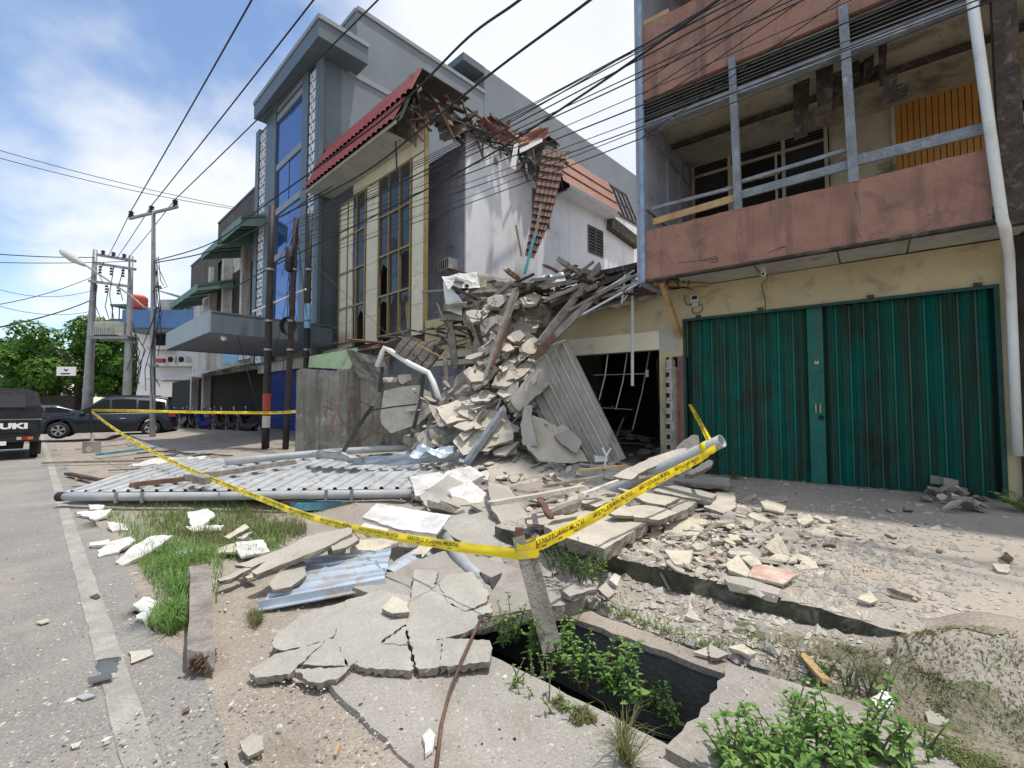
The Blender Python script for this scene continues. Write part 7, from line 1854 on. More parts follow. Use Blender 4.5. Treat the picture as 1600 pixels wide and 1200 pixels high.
for i in range(230):
    px=rr.uniform(655,1075); py=rr.uniform(712,800)
    g0_=G(px,py,.5); z=heap_z(g0_.x,g0_.y) if 6.5<g0_.y<12 else .3; p=G(px,py,min(max(z,.3),1.0)); 
    z=heap_z(p.x,p.y) if 6.5<p.y<12.4 and -4<p.x<4 else .3
    scat(rr.choice(['pale','pale','tower','foam'] if i%3==0 else ['pale','tower']),V((p.x,p.y,z-.02)),rr.choice([.07,.1,.13,.18,.26])*rr.uniform(.8,1.2),(rr.uniform(-.45,.45),rr.uniform(-.45,.45),rr.uniform(0,6.28)),'broken plaster and slab shard in the apron of rubble before the heap','shard','shards in the rubble apron',rr)
for i in range(36):
    px=rr.uniform(200,690); py=rr.uniform(728,764); p=G(px,py,.29); scat(rr.choice(['pale','tower','dark']),p+V((0,0,.0)),rr.uniform(.02,.06),None,'small rubble chip fallen on the white awning sheet','chip','chips fallen on the awning sheet',rr)
for i in range(46):
    px=rr.uniform(640,745); py=rr.uniform(600,705); scat(rr.choice(['pale','tower','dark']),PY(px,py,9.25+rr.random()*.5),rr.choice([.06,.1,.15,.22]),(rr.uniform(.2,1.2),rr.uniform(-.6,.6),rr.uniform(-1.5,1.5)),'broken shard packed in the left foot of the tall heap','shard','shards in the left foot of the heap',rr)
getprotos('brick','brick_fragment','brick','brick',4,.5)
for i in range(34):
    t=rr.random(); px=rr.gauss(790,60); py=rr.uniform(560,770); p=PY(px,py,9.3-1.0*(py-560)/210) if py<700 else GZ(px,py,.12); scat('brick',p,rr.uniform(.03,.06),(rr.uniform(-1,1),rr.uniform(-1,1),rr.uniform(0,6)),'small dark red brick fragment mixed into the heap','brick piece','brick fragments mixed into the heap',rr)
for i in range(8):
    a=PY(rr.uniform(730,860),rr.uniform(480,690),8.9); pts=[a]
    for k in range(5): pts.append(pts[-1]+V((rr.uniform(-.12,.16),-.06+rr.uniform(-.08,.05),rr.uniform(-.1,.16))))
    m=M(); m.tube(pts,.008,5); tag(m.build('rebar',K['wood_r']),'rusty bent reinforcing bar poking out of the slab cascade','rebar','rusty bars poking out of the heap')
# planks in the apron
for i,(x0,y0,x1,y1,z,a,mt,lab) in enumerate(((866,800,905,785,.55,.09,'wood','short grey plank pointing to the tape in the rubble apron'),(838,770,860,808,.6,.05,'wood_r','red brown broken batten standing out of the rubble apron'),(770,786,910,762,.62,.07,'conc_l','pale painted lath lying across the rubble apron'),(912,772,965,752,.62,.05,'white','white painted lath pointing at the pipe'),(850,760,940,745,.7,.05,'wood','grey lath at the back of the rubble apron'),(905,735,975,728,.75,.04,'wood_y','thin light lath behind the rubble apron'),(1000,745,1075,733,.6,.06,'conc_l','pale lath beside the grey pipe'))):
    bm('broken_lath',lab,'lath',G(x0,y0,z),G(x1,y1,z+.05),a,a*.6,mt)
m=M(); a=G(945,728,.8); m.tube([a,a+V((.02,0,.12)),a+V((-.03,0,.22))],.012,5); m.tube([a+V((.02,0,.12)),a+V((.08,0,.22))],.01,5); tag(m.build('twisted_wire_stub',K['alu']),'twisted pale metal stub sticking up in front of the leaning sheet','wire')
# leaning sheet
ls=thing('leaning_sheet',PY(960,715,8.4),'tall beige corrugated metal sheet leaning against the heap beside the dark opening','metal sheet')
q=[PY(*c5_(440,640),9.3),PY(*c5_(702,455),8.9),PY(*c5_(1012,1088),8.15),PY(*c5_(760,1230),8.5)]
m=M(); corr(m,q[0],q[1],q[2],q[3],6,.075,'sq',bend=.04,cr=.03,seed=3,nv=14,th=.006); m.build('corrugated_sheet',K['sheet_g'],ls)
m=M(); m.beam(q[1],q[2],.07,.05); m.beam(q[0],q[1],.05,.04); m.build('sheet_frame',K['sheet_g'],ls)
m=M(); a=PY(*c5_(560,500),8.95); c=PY(*c5_(700,450),8.85); m.beam(a,c,.06,.02); tag(m.build('top_flashing',K['alu']),'thin pale flashing at the top corner of the leaning sheet','flashing')
# great timbers
def b5(lab,x0,y0,Y0_,x1,y1,Y1__,a,b_,mt,cat='timber',tw=0): return bm('broken_timber',lab,cat,PY(*c5_(x0,y0),Y0_),PY(*c5_(x1,y1),Y1__),a,b_,mt,tw=tw)
b5('upper of two long grey timbers slanting from the heap top to the leaning sheet',872,65,9.2,545,480,8.9,.15,.12,'wood')
b5('red edged dark board under the upper slanting timber',800,150,9.25,610,370,9.1,.14,.05,'wood_r')
b5('lower slanting timber with fresh reddish broken end above the leaning sheet',905,172,8.9,562,505,8.6,.14,.12,'wood',tw=.3)
b5('fresh reddish split end of the lower slanting timber',640,430,8.62,560,512,8.5,.145,.125,'wood_r',tw=.3)
b5('long brown timber stuck steeply through the heap front',430,190,9.25,275,650,8.75,.12,.10,'wood')
b5('thin brown splinter on the steep timber',400,330,9.1,300,600,8.7,.06,.05,'wood_r')
b5('blue grey beam lying on the large sunlit slab',368,822,8.55,170,1105,8.1,.13,.09,'greyblue')
b5('thin stick leaning above the blue grey beam',395,660,8.8,330,820,8.6,.03,.03,'wood')
b5('dark plank at the left of the heap top',105,172,10.3,300,280,10.0,.13,.08,'wood_d')
b5('grey upright post left of the heap',78,352,10.6,105,592,10.6,.16,.14,'wood')
b5('thin weathered post standing before the lavender wall stub',52,520,10.2,66,742,10.2,.09,.07,'wood')
b5('horizontal grey timber left of the heap',45,335,10.5,170,335,10.4,.10,.10,'wood')
b5('second horizontal grey timber left of the heap',110,385,10.6,235,395,10.3,.09,.08,'wood_d')
b5('brown slanting prop at the left of the heap',180,400,10.7,235,560,10.5,.08,.06,'wood_r')
b5('thin slanting stick at the far left of the heap',12,255,10.6,70,400,10.5,.05,.05,'wood')
b5('short reddish stick lying left of the heap',0,392,10.4,60,362,10.4,.04,.03,'wood_r')
b5('yellowish thin tube left of the heap',0,520,10.0,60,560,10.0,.03,.03,'wood_y')
b5('grey board leaning on the upper left of the heap',200,355,10.0,240,470,9.9,.10,.05,'wood')
plate('pale_panel','pale greenish panel standing on the left of the heap top','panel',L_(c5_,40,140,60,135,145,240,142,318,60,290),tpl(707,465,10.4,(-.5,-.8,0)),.05,'pipe_w',edge='wood')
# heap top timbers
rr=random.Random(21)
for i in range(120):
    px=rr.uniform(700,1012); t=(px-700)/312; top=448-30*t; bot=505-35*t
    py=rr.uniform(top,bot); Y=10.8-1.9*t+rr.uniform(-.5,.7); p=PY(px,py,Y)
    L=rr.uniform(.35,1.5); ang=rr.gauss(0,.5); d=(FR.U*math.cos(ang)+FR.N*math.sin(ang)+V((0,0,rr.gauss(.06,.16)))).normalized()
    a=rr.choice([.06,.09,.13,.18]); bm('heap_timber','weathered broken timber lying in the tangle on top of the heap','timber',p-d*L/2,p+d*L/2,a,a*rr.uniform(.35,.7),rr.choice(['wood','wood_d','wood','wood_d','wood','wood_r']),'broken timbers tangled on top of the heap',tw=rr.uniform(-.5,.5))
for i in range(34):   # stubby timbers in the dark left part and around the upper floor
    px=rr.uniform(560,735); t=(735-px)/175; py=rr.uniform(500+25*t,560+8*t); Y=11.2+1.2*t+rr.uniform(-.4,.4); p=PY(px,py,Y); L=rr.uniform(.3,1.1)
    d=(FR.U*rr.choice([-1,1])+FR.N*rr.gauss(0,.7)+V((0,0,rr.gauss(0,.35)))).normalized(); a=rr.choice([.04,.06,.10])
    bm('heap_timber','dark broken timber in the collapsed gap beneath the tall windows','timber',p-d*L/2,p+d*L/2,a,a*.6,rr.choice(['wood_d','wood_d','wood_r','wood']),'dark timbers in the collapsed gap beneath the windows',tw=rr.random())
# prominent individually placed top timbers
for (x0,y0,x1,y1,Y,a,mt,lab) in ((675,30,760,80,9.7,.13,'wood','stub of grey timber sticking up at the crown of the heap'),(582,48,650,80,9.9,.07,'wood_r','thin pointed splinter at the crown of the heap'),(385,75,440,120,9.9,.13,'wood_r','reddish timber stub at the crown of the heap'),(560,150,740,130,9.6,.16,'wood','thick grey timber across the crown of the heap'),(600,235,890,110,9.1,.10,'wood','long grey joist running to the balcony corner'),(720,290,1100,90,8.9,.07,'wood','long thin joist rising to the balcony corner'),(640,260,1050,85,9.3,.13,'wood_d','dark joist rising to the balcony corner'),(760,330,1120,130,8.8,.05,'alu','thin pale batten rising to the balcony corner'),(860,100,1120,45,9.4,.14,'wood_d','topmost dark joist beside the white wall')):
    bm('crown_timber',lab,'timber',PY(*c5_(x0,y0),Y),PY(*c5_(x1,y1),Y-.5 if x1>1000 else Y),a,a*.7,mt)
for i in range(10):
    px=rr.uniform(975,1010); a=PY(px,rr.uniform(418,440),8.6); c=PY(px-rr.uniform(5,60),rr.uniform(445,475),8.7); m=M(); m.beam(a,c,.035,.02); tag(m.build('white_lath',K['pipe_w']),'thin white lath hanging in the tangle beside the balcony corner','lath','white laths at the balcony corner')
crs=[((690,432),(745,425),(750,450),(700,452),10.6,'white','white sheet scrap behind the left of the heap top'),((845,432),(880,425),(885,440),(850,452),9.8,'zinc','bluish white crumpled sheet at the crown of the heap'),((540,545),(600,560),(610,600),(560,590),11.6,'sheet_d','dark crumpled sheet behind the pipe frame')]
for i,(a,b_,c,d,Y,mt,lab) in enumerate(crs):
    m=M(); crumple(m,PY(*a,Y),PY(*b_,Y-.2),PY(*c,Y-.5),PY(*d,Y-.3),amp=.05,seed=i*2.2); tag(m.build('sheet_scrap',K[mt]),lab,'metal sheet')
# pipe frame at left
m=M(); f3=lambda X,Y,D:PY(*c3_(X,Y),D)
m.tube([f3(628,580,10.3),f3(650,520,10.3),f3(662,492,10.3),f3(690,505,10.3),f3(780,565,10.1),f3(868,608,10.0),f3(890,650,9.9),f3(930,760,9.7)],.062,10); tag(m.build('bent_pipe_frame',K['pipe_w'],smooth=True),'bent pale grey pipe arching over the hanging tan slab','pipe')
for (x0,y0,x1,y1,x2,y2,Y,lab) in ((652,580,640,700,605,765,10.2,'upper part of the bent black metal angle left of the hanging slab'),(605,765,540,860,455,1000,9.9,'lower part of the black metal angle leaning down on the fallen awning'),(845,615,835,720,788,912,9.9,'black metal channel hanging right of the tan slab'),(605,782,700,768,812,755,9.9,'thin crossbar between the two black metal angles')):
    m=M(); a,b_,c=f3(x0,y0,Y),f3(x1,y1,Y),f3(x2,y2,Y-.3); wdt=.075 if y2>800 or y0<620 else .03
    m.beam(a,b_,wdt,.03,up=(0,1,0)); m.beam(b_,c,wdt,.03,up=(0,1,0)); tag(m.build('metal_angle',K['blackm']),lab,'metal angle')
m=M(); corr(m,f3(765,425,10.5),f3(945,500,10.5),f3(860,612,10.1),f3(705,500,10.1),5,.03,'sq',cr=.05,seed=6,nv=8); tag(m.build('tipped_dark_sheet',K['sheet_d']),'dark ribbed metal sheet tipped above the arching pale pipe','metal sheet')
plate('green_awning_sheet','light green flat awning sheet behind the top of the concrete wall','metal sheet',L_(c3_,310,530,535,490,520,560,500,592,305,582),tpl(520,562,12.4,(-.69,-.72,.3)),.03,'awn_l' if 'awn_l' in K else 'awn',edge='awn')
bm('thin_cable_bar','pale thin bar under the arching pipe','bar',f3(810,470,10.2),f3(945,545,10.0),.025,.025,'wood_y')
# lavender stub wall behind
m=M(); m.hexa([PY(690,640,11.6)-V((0,0,2)),PY(742,640,11.3)-V((0,0,2)),PY(742,640,11.5)-V((0,0,2)),PY(690,640,11.8)-V((0,0,2)),PY(690,588,11.6),PY(742,588,11.3),PY(742,588,11.5),PY(690,588,11.8)]); tag(m.build('low_wall_stub',K['lav']),'low lavender grey wall stub behind the thin post left of the heap','wall')
# rebar / wires
for i in range(9):
    a=PY(rr.uniform(780,835),rr.uniform(630,680),8.7); pts=[a]
    for k in range(4): pts.append(pts[-1]+V((rr.uniform(-.15,.2),rr.uniform(-.1,.1),rr.uniform(-.18,.08))))
    m=M(); m.tube(pts,.006,4); tag(m.build('bent_wire',K['steel']),'thin bent wire curling out of the heap above the board marked slab','wire','bent wires curling out of the heap')
m=M(); m.tube([G(752,965,.16),G(722,1030,.14),G(703,1080,.06),G(690,1130,.045),G(680,1215,.045)],.009,6); tag(m.build('rusty_rod',K['wood_r'],smooth=True),'long rusty rod curving over the cracked slab to the bottom edge','rod')
# interior debris in the dark shop
for i in range(60):
    u=rr.uniform(-5.5,-1.5); v=rr.uniform(-4,-.2); p=FR.pt(u,v,.32+.35*math.exp(-((u+4)/1.5)**2)+.1*rr.random()); scat('tower' if rr.random()<.6 else 'pale',p,rr.uniform(.1,.35),None,'broken slab shard on the floor inside the dark shop','shard','shards inside the dark shop',rr)
for i in range(12):
    u=rr.uniform(-5,-1.6); v=rr.uniform(-3,-.5); p=FR.pt(u,v,.7); d=V((rr.uniform(-1,1),rr.uniform(-.3,.3),rr.uniform(.0,1))).normalized(); bm('interior_timber','thin timber leaning inside the dark shop','timber',p-d*.5,p+d*.6,.04,.03,rr.choice(['wood','wood_r','wood_d']),'thin timbers inside the dark shop')
# ================= tile fragment spill =================
rr=random.Random(31)
def spill(kind,n,cx,cy,sx_,sy,smin,smax,label,group,zoff=0,cat='fragment',lim=None):
    k=0
    while k<n:
        px=rr.gauss(cx,sx_); py=rr.gauss(cy,sy)
        if lim and not (lim[0]<px<lim[2] and lim[1]<py<lim[3]): continue
        p=GZ(px,py); q_,d_=qd(p)
        if d_<.03 and kind!='foam' and kind!='grey' and kind!='dark': continue
        hump=.10*math.exp(-((px-cx)/sx_)**2-((py-cy)/sy)**2)*rr.random() if zoff is None else zoff
        s=rr.choice([.5,.7,1,1.5])*rr.uniform(smin,smax); k+=1
        scat(kind,p+V((0,0,hump)),s,(rr.gauss(0,.22),rr.gauss(0,.22),rr.uniform(0,6.28)) if kind!='foam' else None,label,cat,group,rr)
spill('cream',235,1130,848,105,38,.045,.10,'small cream painted wall fragment in the spill on the terrace','cream fragments spilled on the terrace',None,lim=(930,780,1330,925))
spill('creamred',18,1120,850,90,32,.05,.09,'cream wall fragment with red paint in the spill on the terrace','red painted fragments in the terrace spill',None,lim=(960,800,1320,925))
spill('spillp',150,1110,845,125,40,.04,.12,'greyish plaster fragment in the spill on the terrace','plaster fragments spilled on the terrace',None,lim=(900,780,1340,925))
spill("cream",60,1180,800,60,25,.03,.06,"cream fragment at the far edge of the terrace spill","cream fragments at the far edge of the spill",0,lim=(1030,760,1330,850))
spill('grey',30,1350,860,110,45,.02,.045,'small grey stone scattered on the terrace','grey stones scattered on the terrace',0,cat='stone')
spill('dark',14,1350,830,120,50,.03,.07,'dark scrap lying flat on the terrace','dark scraps on the terrace',0,cat='scrap')
for i,(xy,lab) in enumerate((((1125,690,1180,645,1237,720,1220,746,1140,716),'large cream plate at the terrace edge left of the red stained one'),((1247,700,1300,690,1402,722,1450,735,1380,778,1225,742),'large cream plate with red stains on the terrace edge'),((1120,740,1222,752,1370,800,1360,828,1215,790,1130,770),'thick grey underside slab below the cream plates at the terrace edge'),((1195,660,1250,645,1290,690,1240,700),'middle cream plate behind the large ones'),((850,625,980,630,960,692,900,690,870,650),'textured yellow plate near the terrace edge'),((845,500,960,490,1030,530,1000,560,880,560),'wide pale plate in the middle of the spill'),((1065,560,1180,560,1180,580,1070,590),'narrow cream plate behind the spill centre'),((1340,560,1360,550,1412,640,1395,660),'upright grey edged tile standing in the spill'),((1300,610,1345,570,1385,650,1360,655),'cream face of the broken tile leaning in the spill'),((955,470,1010,465,1015,510,960,510),'small square cream plate with red stripe'),((1440,490,1500,465,1520,490,1470,515),'pointed cream tile at the right of the spill'),((1280,410,1310,400,1395,430,1385,460,1300,440),'light cream tile at the far right of the spill'),((1195,490,1250,488,1250,518,1198,520),'plain tan square tile in the spill'))):
    P_=L_(cb_,*xy); cx=sum(p[0] for p in P_)/len(P_); cy=sum(p[1] for p in P_)/len(P_)
    plate('wall_plate_fragment',lab,'fragment',P_,(G(cx,cy,.36 if i!=2 else .33),V((rr.uniform(-.12,.12),-.15,1)).normalized() if i not in(7,8) else V((.5,-.8,.6)).normalized()),.03 if i!=2 else .06,'cream_frag' if i not in (1,9,2) else ('frag_red' if i!=2 else 'conc'),edge='conc_l',seed=i,step=.06,amp=.006)
# little pile at the right foot of the gate
for i in range(44):
    px=rr.gauss(1488,32); py=rr.uniform(772,802); p=GZ(px,py); p.z+=max(0,.22-abs(px-1485)*.005)*rr.random(); scat(rr.choice(['grey','cream','tower','pale']),p,rr.uniform(.06,.17),(rr.uniform(-.7,.7),rr.uniform(-.7,.7),rr.uniform(0,6)),'chunk in the small rubble pile at the right foot of the green gate','chunk','chunks in the small pile by the gate',rr)
for lab,xy,mt in (('dark half buried chip far right on the terrace',(1560,872,1572,862,1584,872,1578,882),'wood_d'),('cream chip next to the dark one far right on the terrace',(1550,880,1580,882,1575,895,1560,892),'cream_frag'),('narrow dark wedge on the terrace near its edge',(1385,918,1440,935,1432,942,1395,928),'wood_d'),('brown triangular stone on the terrace near its edge',(1340,935,1358,922,1372,938,1360,942),'cream_frag')):
    P_=L_(lambda x,y:(x,y),*xy); plate('terrace_chip',lab,'chip',P_,(G(P_[0][0],P_[0][1],.34),V((.1,-.3,1)).normalized()),.03,mt,edge='conc_l')
# ================= white foam pieces on the verge =================
for i,(xy,z,lab) in enumerate((((152,860,175,845,205,838,210,845,185,862,155,871),.05,'leftmost of the two long white foam strips on the grass edge'),((180,878,205,855,235,838,270,836,235,862,190,883),.07,'large long white foam strip on the grass edge'),((115,800,175,795,165,806,148,812),.05,'flat white foam slab near the awning corner'),((138,788,163,788,160,795,140,796),.04,'small white foam slab behind the flat one'),((140,848,172,842,170,850,142,853),.04,'thin white foam flake by the road edge'),((293,800,325,795,336,805,310,825,298,820),.12,'white tile lying in the tall grass'),((262,868,298,855,302,862,275,874),.05,'white foam chunk in the middle of the grass'),((168,815,196,818,200,828,175,830),.03,'low white foam bit by the grass tip'),((207,945,225,932,244,938,240,950,220,955),.05,'knobbly white foam lump near the near end of the grass'),((212,962,232,950,240,955,225,970),.04,'second white foam lump below the knobbly one'),((370,840,395,830,380,842),.05,'white foam crumb near the dry grass'),((290,822,350,820,345,828,300,830),.05,'long white lath under the white tile in the grass'))):
    P_=L_(lambda x,y:(x,y),*xy); cx=sum(p[0] for p in P_)/len(P_); cy=sum(p[1] for p in P_)/len(P_)
    plate('foam_piece',lab,'foam piece',P_,(G(cx,cy,z+.02),V((rr.uniform(-.1,.1),-.3,1)).normalized()),.04,'white','white',seed=i,step=.04,amp=.012)
def inpoly(x,y,P_):
    c=False; j=len(P_)-1
    for i in range(len(P_)):
        if (P_[i][1]>y)!=(P_[j][1]>y) and x<(P_[j][0]-P_[i][0])*(y-P_[i][1])/(P_[j][1]-P_[i][1])+P_[i][0]: c=not c
        j=i
    return c
for i in range(60):
    px=rr.uniform(140,420); py=rr.uniform(790,960)
    p=GZ(px,py); scat('foam',p+V((0,0,.01)),rr.uniform(.008,.03),None,'tiny white foam crumb scattered along the grass verge','foam piece','foam crumbs along the verge',rr)
# curled grey plastic piece and rod bits on the road
m=M(); halfpipe(m,G(148,1050,.066),G(182,1044,.066)-G(150,1050,.066),.056,1.9,6.3,n=14,nl=4,th=.004,seed=4); tag(m.build('curled_plastic_pipe_piece',K['pvc'],smooth=True),'curled broken piece of grey plastic pipe on the road','pipe piece')
for lab,xy,mt in (('bluish plastic chip below the curled pipe piece',(118,1088,135,1082,150,1086,130,1093),'pvc'),('dark flake on the faded road line',(140,932,152,927,157,932,150,936),'sheet_d'),('pale stone chip left of the road line',(55,972,75,966,78,970,65,975),'conc_l'),('cream flake near the bottom left corner',(110,1163,128,1157,124,1166,113,1169),'cream_frag'),('tiny yellow lath near the bottom edge',(521,1178,528,1160,532,1162,526,1180),'wood_y'),('small red brown chip left of the lone stone',(284,1110,295,1104,297,1109,286,1114),'wood_r')):
    P_=L_(lambda x,y:(x,y),*xy); plate('ground_chip',lab,'chip',P_,(G(P_[0][0],P_[0][1],.025),V((0,-.1,1)).normalized()),.008,mt,edge=mt)
bm('timber_lath','orange brown split lath lying right of the drain','lath',G(1253,1024,.1),G(1290,1062,.1),.045,.02,'wood_y')
bm('timber_lath','pale small stick under the terrace edge','lath',G(1180,932,.08),G(1198,950,.06),.02,.02,'wood_y')
# ---- gravel and small litter (uncountable)
def gravel(name,mt,n,reg,smin,smax,label,seed):
    r2=random.Random(seed); m=M()
    base=[V((1,0,.0)),V((-.5,.8,0)),V((-.6,-.7,0)),V((0,0,.8)),V((.3,-.2,-.3))]
    for i in range(n):
        px,py=reg(r2); p=GZ(px,py); q_,d_=qd(p)
        if -1.4<d_<-.6 and -1.2<q_<.2: continue
        if (p-LP).dot(LN)<.3: p.z+=.010
        s=r2.uniform(smin,smax)*(1 if r2.random()<.85 else 2.2); a=r2.random()*6.28; c,s_=math.cos(a),math.sin(a); b=len(m.v)
        sx_,sy=r2.uniform(.6,1.6),r2.uniform(.5,1)
        for v in ((1,0,0),(0,1,0),(-1,.1,0),(-.2,-1,0),(.2,.1,r2.uniform(.3,.8)),(-.4,.1,r2.uniform(.3,.7))):
            x,y=v[0]*sx_*s,v[1]*sy*s; m.v.append(p+V((x*c-y*s_,x*s_+y*c,v[2]*s)))
        m.f+=[(b,b+1,b+4),(b+1,b+5,b+4),(b+1,b+2,b+5),(b+2,b+3,b+5),(b+3,b+4,b+5),(b+3,b,b+4)]; m.mi+=[0]*6
    o=m.build(name,K[mt],origin=(0,0,0)); o['kind']='stuff'; tag(o,label,'gravel')
def reg_all(r): 
    y=680+520*r.random()**.85+r.uniform(0,10); return r.uniform(-10,1610),y
gravel('gravel','conc_l',9000,reg_all,.002,.006,'fine pale gravel and plaster crumbs strewn over all the ground',1)
gravel("dark_gravel","wood_d",1100,reg_all,.002,.006,'small dark grit and splinters strewn over all the ground',2)
gravel('rubble_crumbs','conc',5200,lambda r:(r.gauss(1100,200),r.gauss(850,60)),.008,.03,'rubble crumbs covering the terrace around the spill',3)
gravel('rubble_crumbs','conc_l',2200,lambda r:(r.gauss(1100,160),r.gauss(940,35)),.005,.018,'plaster crumbs on the strip between drain and terrace',4)
gravel('rubble_crumbs','conc',1600,lambda r:(r.uniform(330,800),r.gauss(900,60)),.006,.02,'rubble crumbs around the cracked slab',5)
gravel('white_crumbs','white',700,lambda r:(r.gauss(700,400),r.gauss(950,110)),.003,.010,'white foam crumbs strewn over the foreground',6)
# ================= plants =================
def blades(name,mt,n,poly,hmin,hmax,label,seed,lean=.5,w=.003,clump=0,zadd=0):
    r2=random.Random(seed); m=M(); xs=[p[0] for p in poly]; ys=[p[1] for p in poly]; k=0
    cl=[]
    while len(cl)<max(1,clump):
        a,b_=r2.uniform(min(xs),max(xs)),r2.uniform(min(ys),max(ys))
        if inpoly(a,b_,poly): cl.append((a,b_))
    while k<n:
        if clump:
            a,b_=r2.choice(cl); px=r2.gauss(a,(max(xs)-min(xs))*.06); py=r2.gauss(b_,(max(ys)-min(ys))*.05)
        else: px,py=r2.uniform(min(xs),max(xs)),r2.uniform(min(ys),max(ys))
        if not inpoly(px,py,poly): continue
        if 292<px<334 and py>885: continue
        k+=1; p=GZ(px,py); h=r2.uniform(hmin,hmax); a=r2.uniform(0,6.28); d=V((math.cos(a),math.sin(a),0)); l=r2.uniform(.15,lean)*h; s=V((-d.y,d.x,0))*w*r2.uniform(.7,1.5)
        b=len(m.v); 
        pts=[(0,0,1),(.35,.45,.9),(.75,.85,.6),(1.5,.95-r2.uniform(0,.35),.05)]
        for x,z,ww in pts:
            c=p+d*l*x+V((0,0,h*z+zadd)); m.v+=[c-s*ww,c+s*ww]
        for i in range(3): m.f.append((b+2*i,b+2*i+1,b+2*i+3,b+2*i+2)); m.mi.append(0)
    o=m.build(name,K[mt],origin=(0,0,0)); o['kind']='stuff'; return tag(o,label,'grass')
verge=[(150,800),(200,780),(300,780),(380,790),(470,800),(455,850),(400,880),(350,875),(345,930),(330,960),(270,985),(225,990),(245,960),(235,915),(205,870),(185,835)]
blades('verge_grass','grass',4600,verge,.04,.14,'green grass on the verge between the road and the rubble',1,.9,clump=60)
blades('verge_grass','grass',1500,[(225,860),(300,850),(335,900),(320,960),(270,995),(225,985),(240,930)],.08,.20,'longer green grass beside the grey plank',2,.9,clump=22)
blades('dry_grass','grassdry',3800,[(330,800),(470,790),(480,840),(400,870),(330,860),(250,840),(200,800)],.04,.12,'yellowish dry grass near the awning shadow',3,1.0,clump=40)
blades('kerb_grass','grassdry',500,[(945,880),(1080,930),(1230,955),(1420,1000),(1400,1010),(1200,975),(1040,945),(950,900)],.015,.06,'short green weeds along the foot of the terrace edge',4,1.2)
blades('moss_grass','grassdry',5200,[(1400,985),(1500,1000),(1600,1010),(1600,1130),(1500,1110),(1430,1060),(1360,1010)],.005,.018,'low brown green growth on the right ground',5,1.5,w=.003,clump=70)
blades('moss_grass','grass',900,[(1400,985),(1500,1000),(1600,1010),(1600,1130),(1500,1110),(1430,1060)],.005,.02,'low fresh green growth on the right ground',6,1.5,w=.003,clump=45)
blades('drain_grass','grass',260,[(930,940),(1000,960),(1100,1000),(1160,1020),(1120,1022),(1000,985),(920,955)],.02,.07,'grass tufts in the groove beside the drain',7,1.2)
blades('grass_tuft','grassdry',160,[(965,1150),(1035,1160),(1030,1200),(970,1200)],.06,.16,'dry grass tuft at the bottom edge',8,1.2,w=.002,clump=3)
blades('grass_tuft','grassdry',260,[(385,945),(420,950),(400,1000),(370,980)],.03,.09,'thin dry tuft left of the cracked slab',9,1.2,w=.002,clump=4)
blades('kerb_grass','grass',220,[(1190,1010),(1300,1010),(1330,1060),(1240,1050)],.02,.06,'short weeds right of the drain',10,1.2,clump=12)
blades('kerb_grass','grassdry',500,[(860,1100),(900,1080),(960,1140),(900,1140)],.01,.04,'mossy short growth along the near drain kerb',11,1.2,clump=10)
# ragged moss lumps on terrace face and right side
def leafmesh(m,p,d,L,wd,r2,fold=.25):
    d=V(d).normalized(); s=d.cross(V((0,0,1))); s=s.normalized() if s.length>.01 else V((1,0,0)); u=s.cross(d).normalized()
    a=r2.uniform(-.5,.5); s,u=s*math.cos(a)+u*math.sin(a),u*math.cos(a)-s*math.sin(a)
    b=len(m.v); dr=-V((0,0,1))*L*.25
    pts=[p,p+d*L*.28+s*wd*.42+u*fold*wd,p+d*L*.28-s*wd*.42+u*fold*wd,p+d*L*.28,p+d*L*.62+s*wd*.36+u*fold*wd*.8+dr*.4,p+d*L*.62-s*wd*.36+u*fold*wd*.8+dr*.4,p+d*L*.62+dr*.4,p+d*L+dr]
    m.v+=pts; m.f+=[(b,b+3,b+1),(b,b+2,b+3),(b+3,b+6,b+4,b+1),(b+2,b+5,b+6,b+3),(b+6,b+7,b+4),(b+5,b+7,b+6)]; m.mi+=[0]*6
def weed(px,py,z,h,nst,leafL,label,seed,mt='leaf',spread=.5,name='leafy_weed',ratio=.5,dens=.035,kind='pair'):
    r2=random.Random(seed); base=G(px,py,z); t=thing(name,base,label,'plant'); ms=M(); ml=M()
    for k in range(nst):
        a=r2.uniform(0,6.28); hh=h*r2.uniform(.4,1.1); d=V((math.cos(a),math.sin(a),0))*hh*r2.uniform(.1,spread); p0=base+V((r2.uniform(-.05,.05)*spread*2,r2.uniform(-.05,.05)*spread*2,-.02)); 
        pts=[p0+d*(s**1.4)+V((0,0,hh*s*(1-.12*s))) for s in (0,.25,.5,.75,1)]; ms.tube(pts,[.006,.005,.004,.003,.002],5)
        nn_=max(3,int(hh/dens))
        for i in range(nn_):
            s=.18+.82*i/(nn_-1); q=s*4; j=min(int(q),3); p=pts[j].lerp(pts[j+1],q-j); ax=i*1.57+r2.uniform(-.4,.4)
            L=leafL*(1.15-.5*s)*r2.uniform(.5,1.25)
            for sd in (0,math.pi) if kind=='pair' else (0,):
                dd=V((math.cos(ax+sd),math.sin(ax+sd),r2.uniform(.1,.6))); leafmesh(ml,p,dd,L,L*ratio,r2)
        for q in range(3): a=r2.random()*6.28; leafmesh(ml,pts[-1],V((math.cos(a),math.sin(a),1.0)),leafL*.55,leafL*.55*ratio,r2)
    ms.build('stem',K['stem'],t); ml.build('foliage',K[mt],t)
    return t
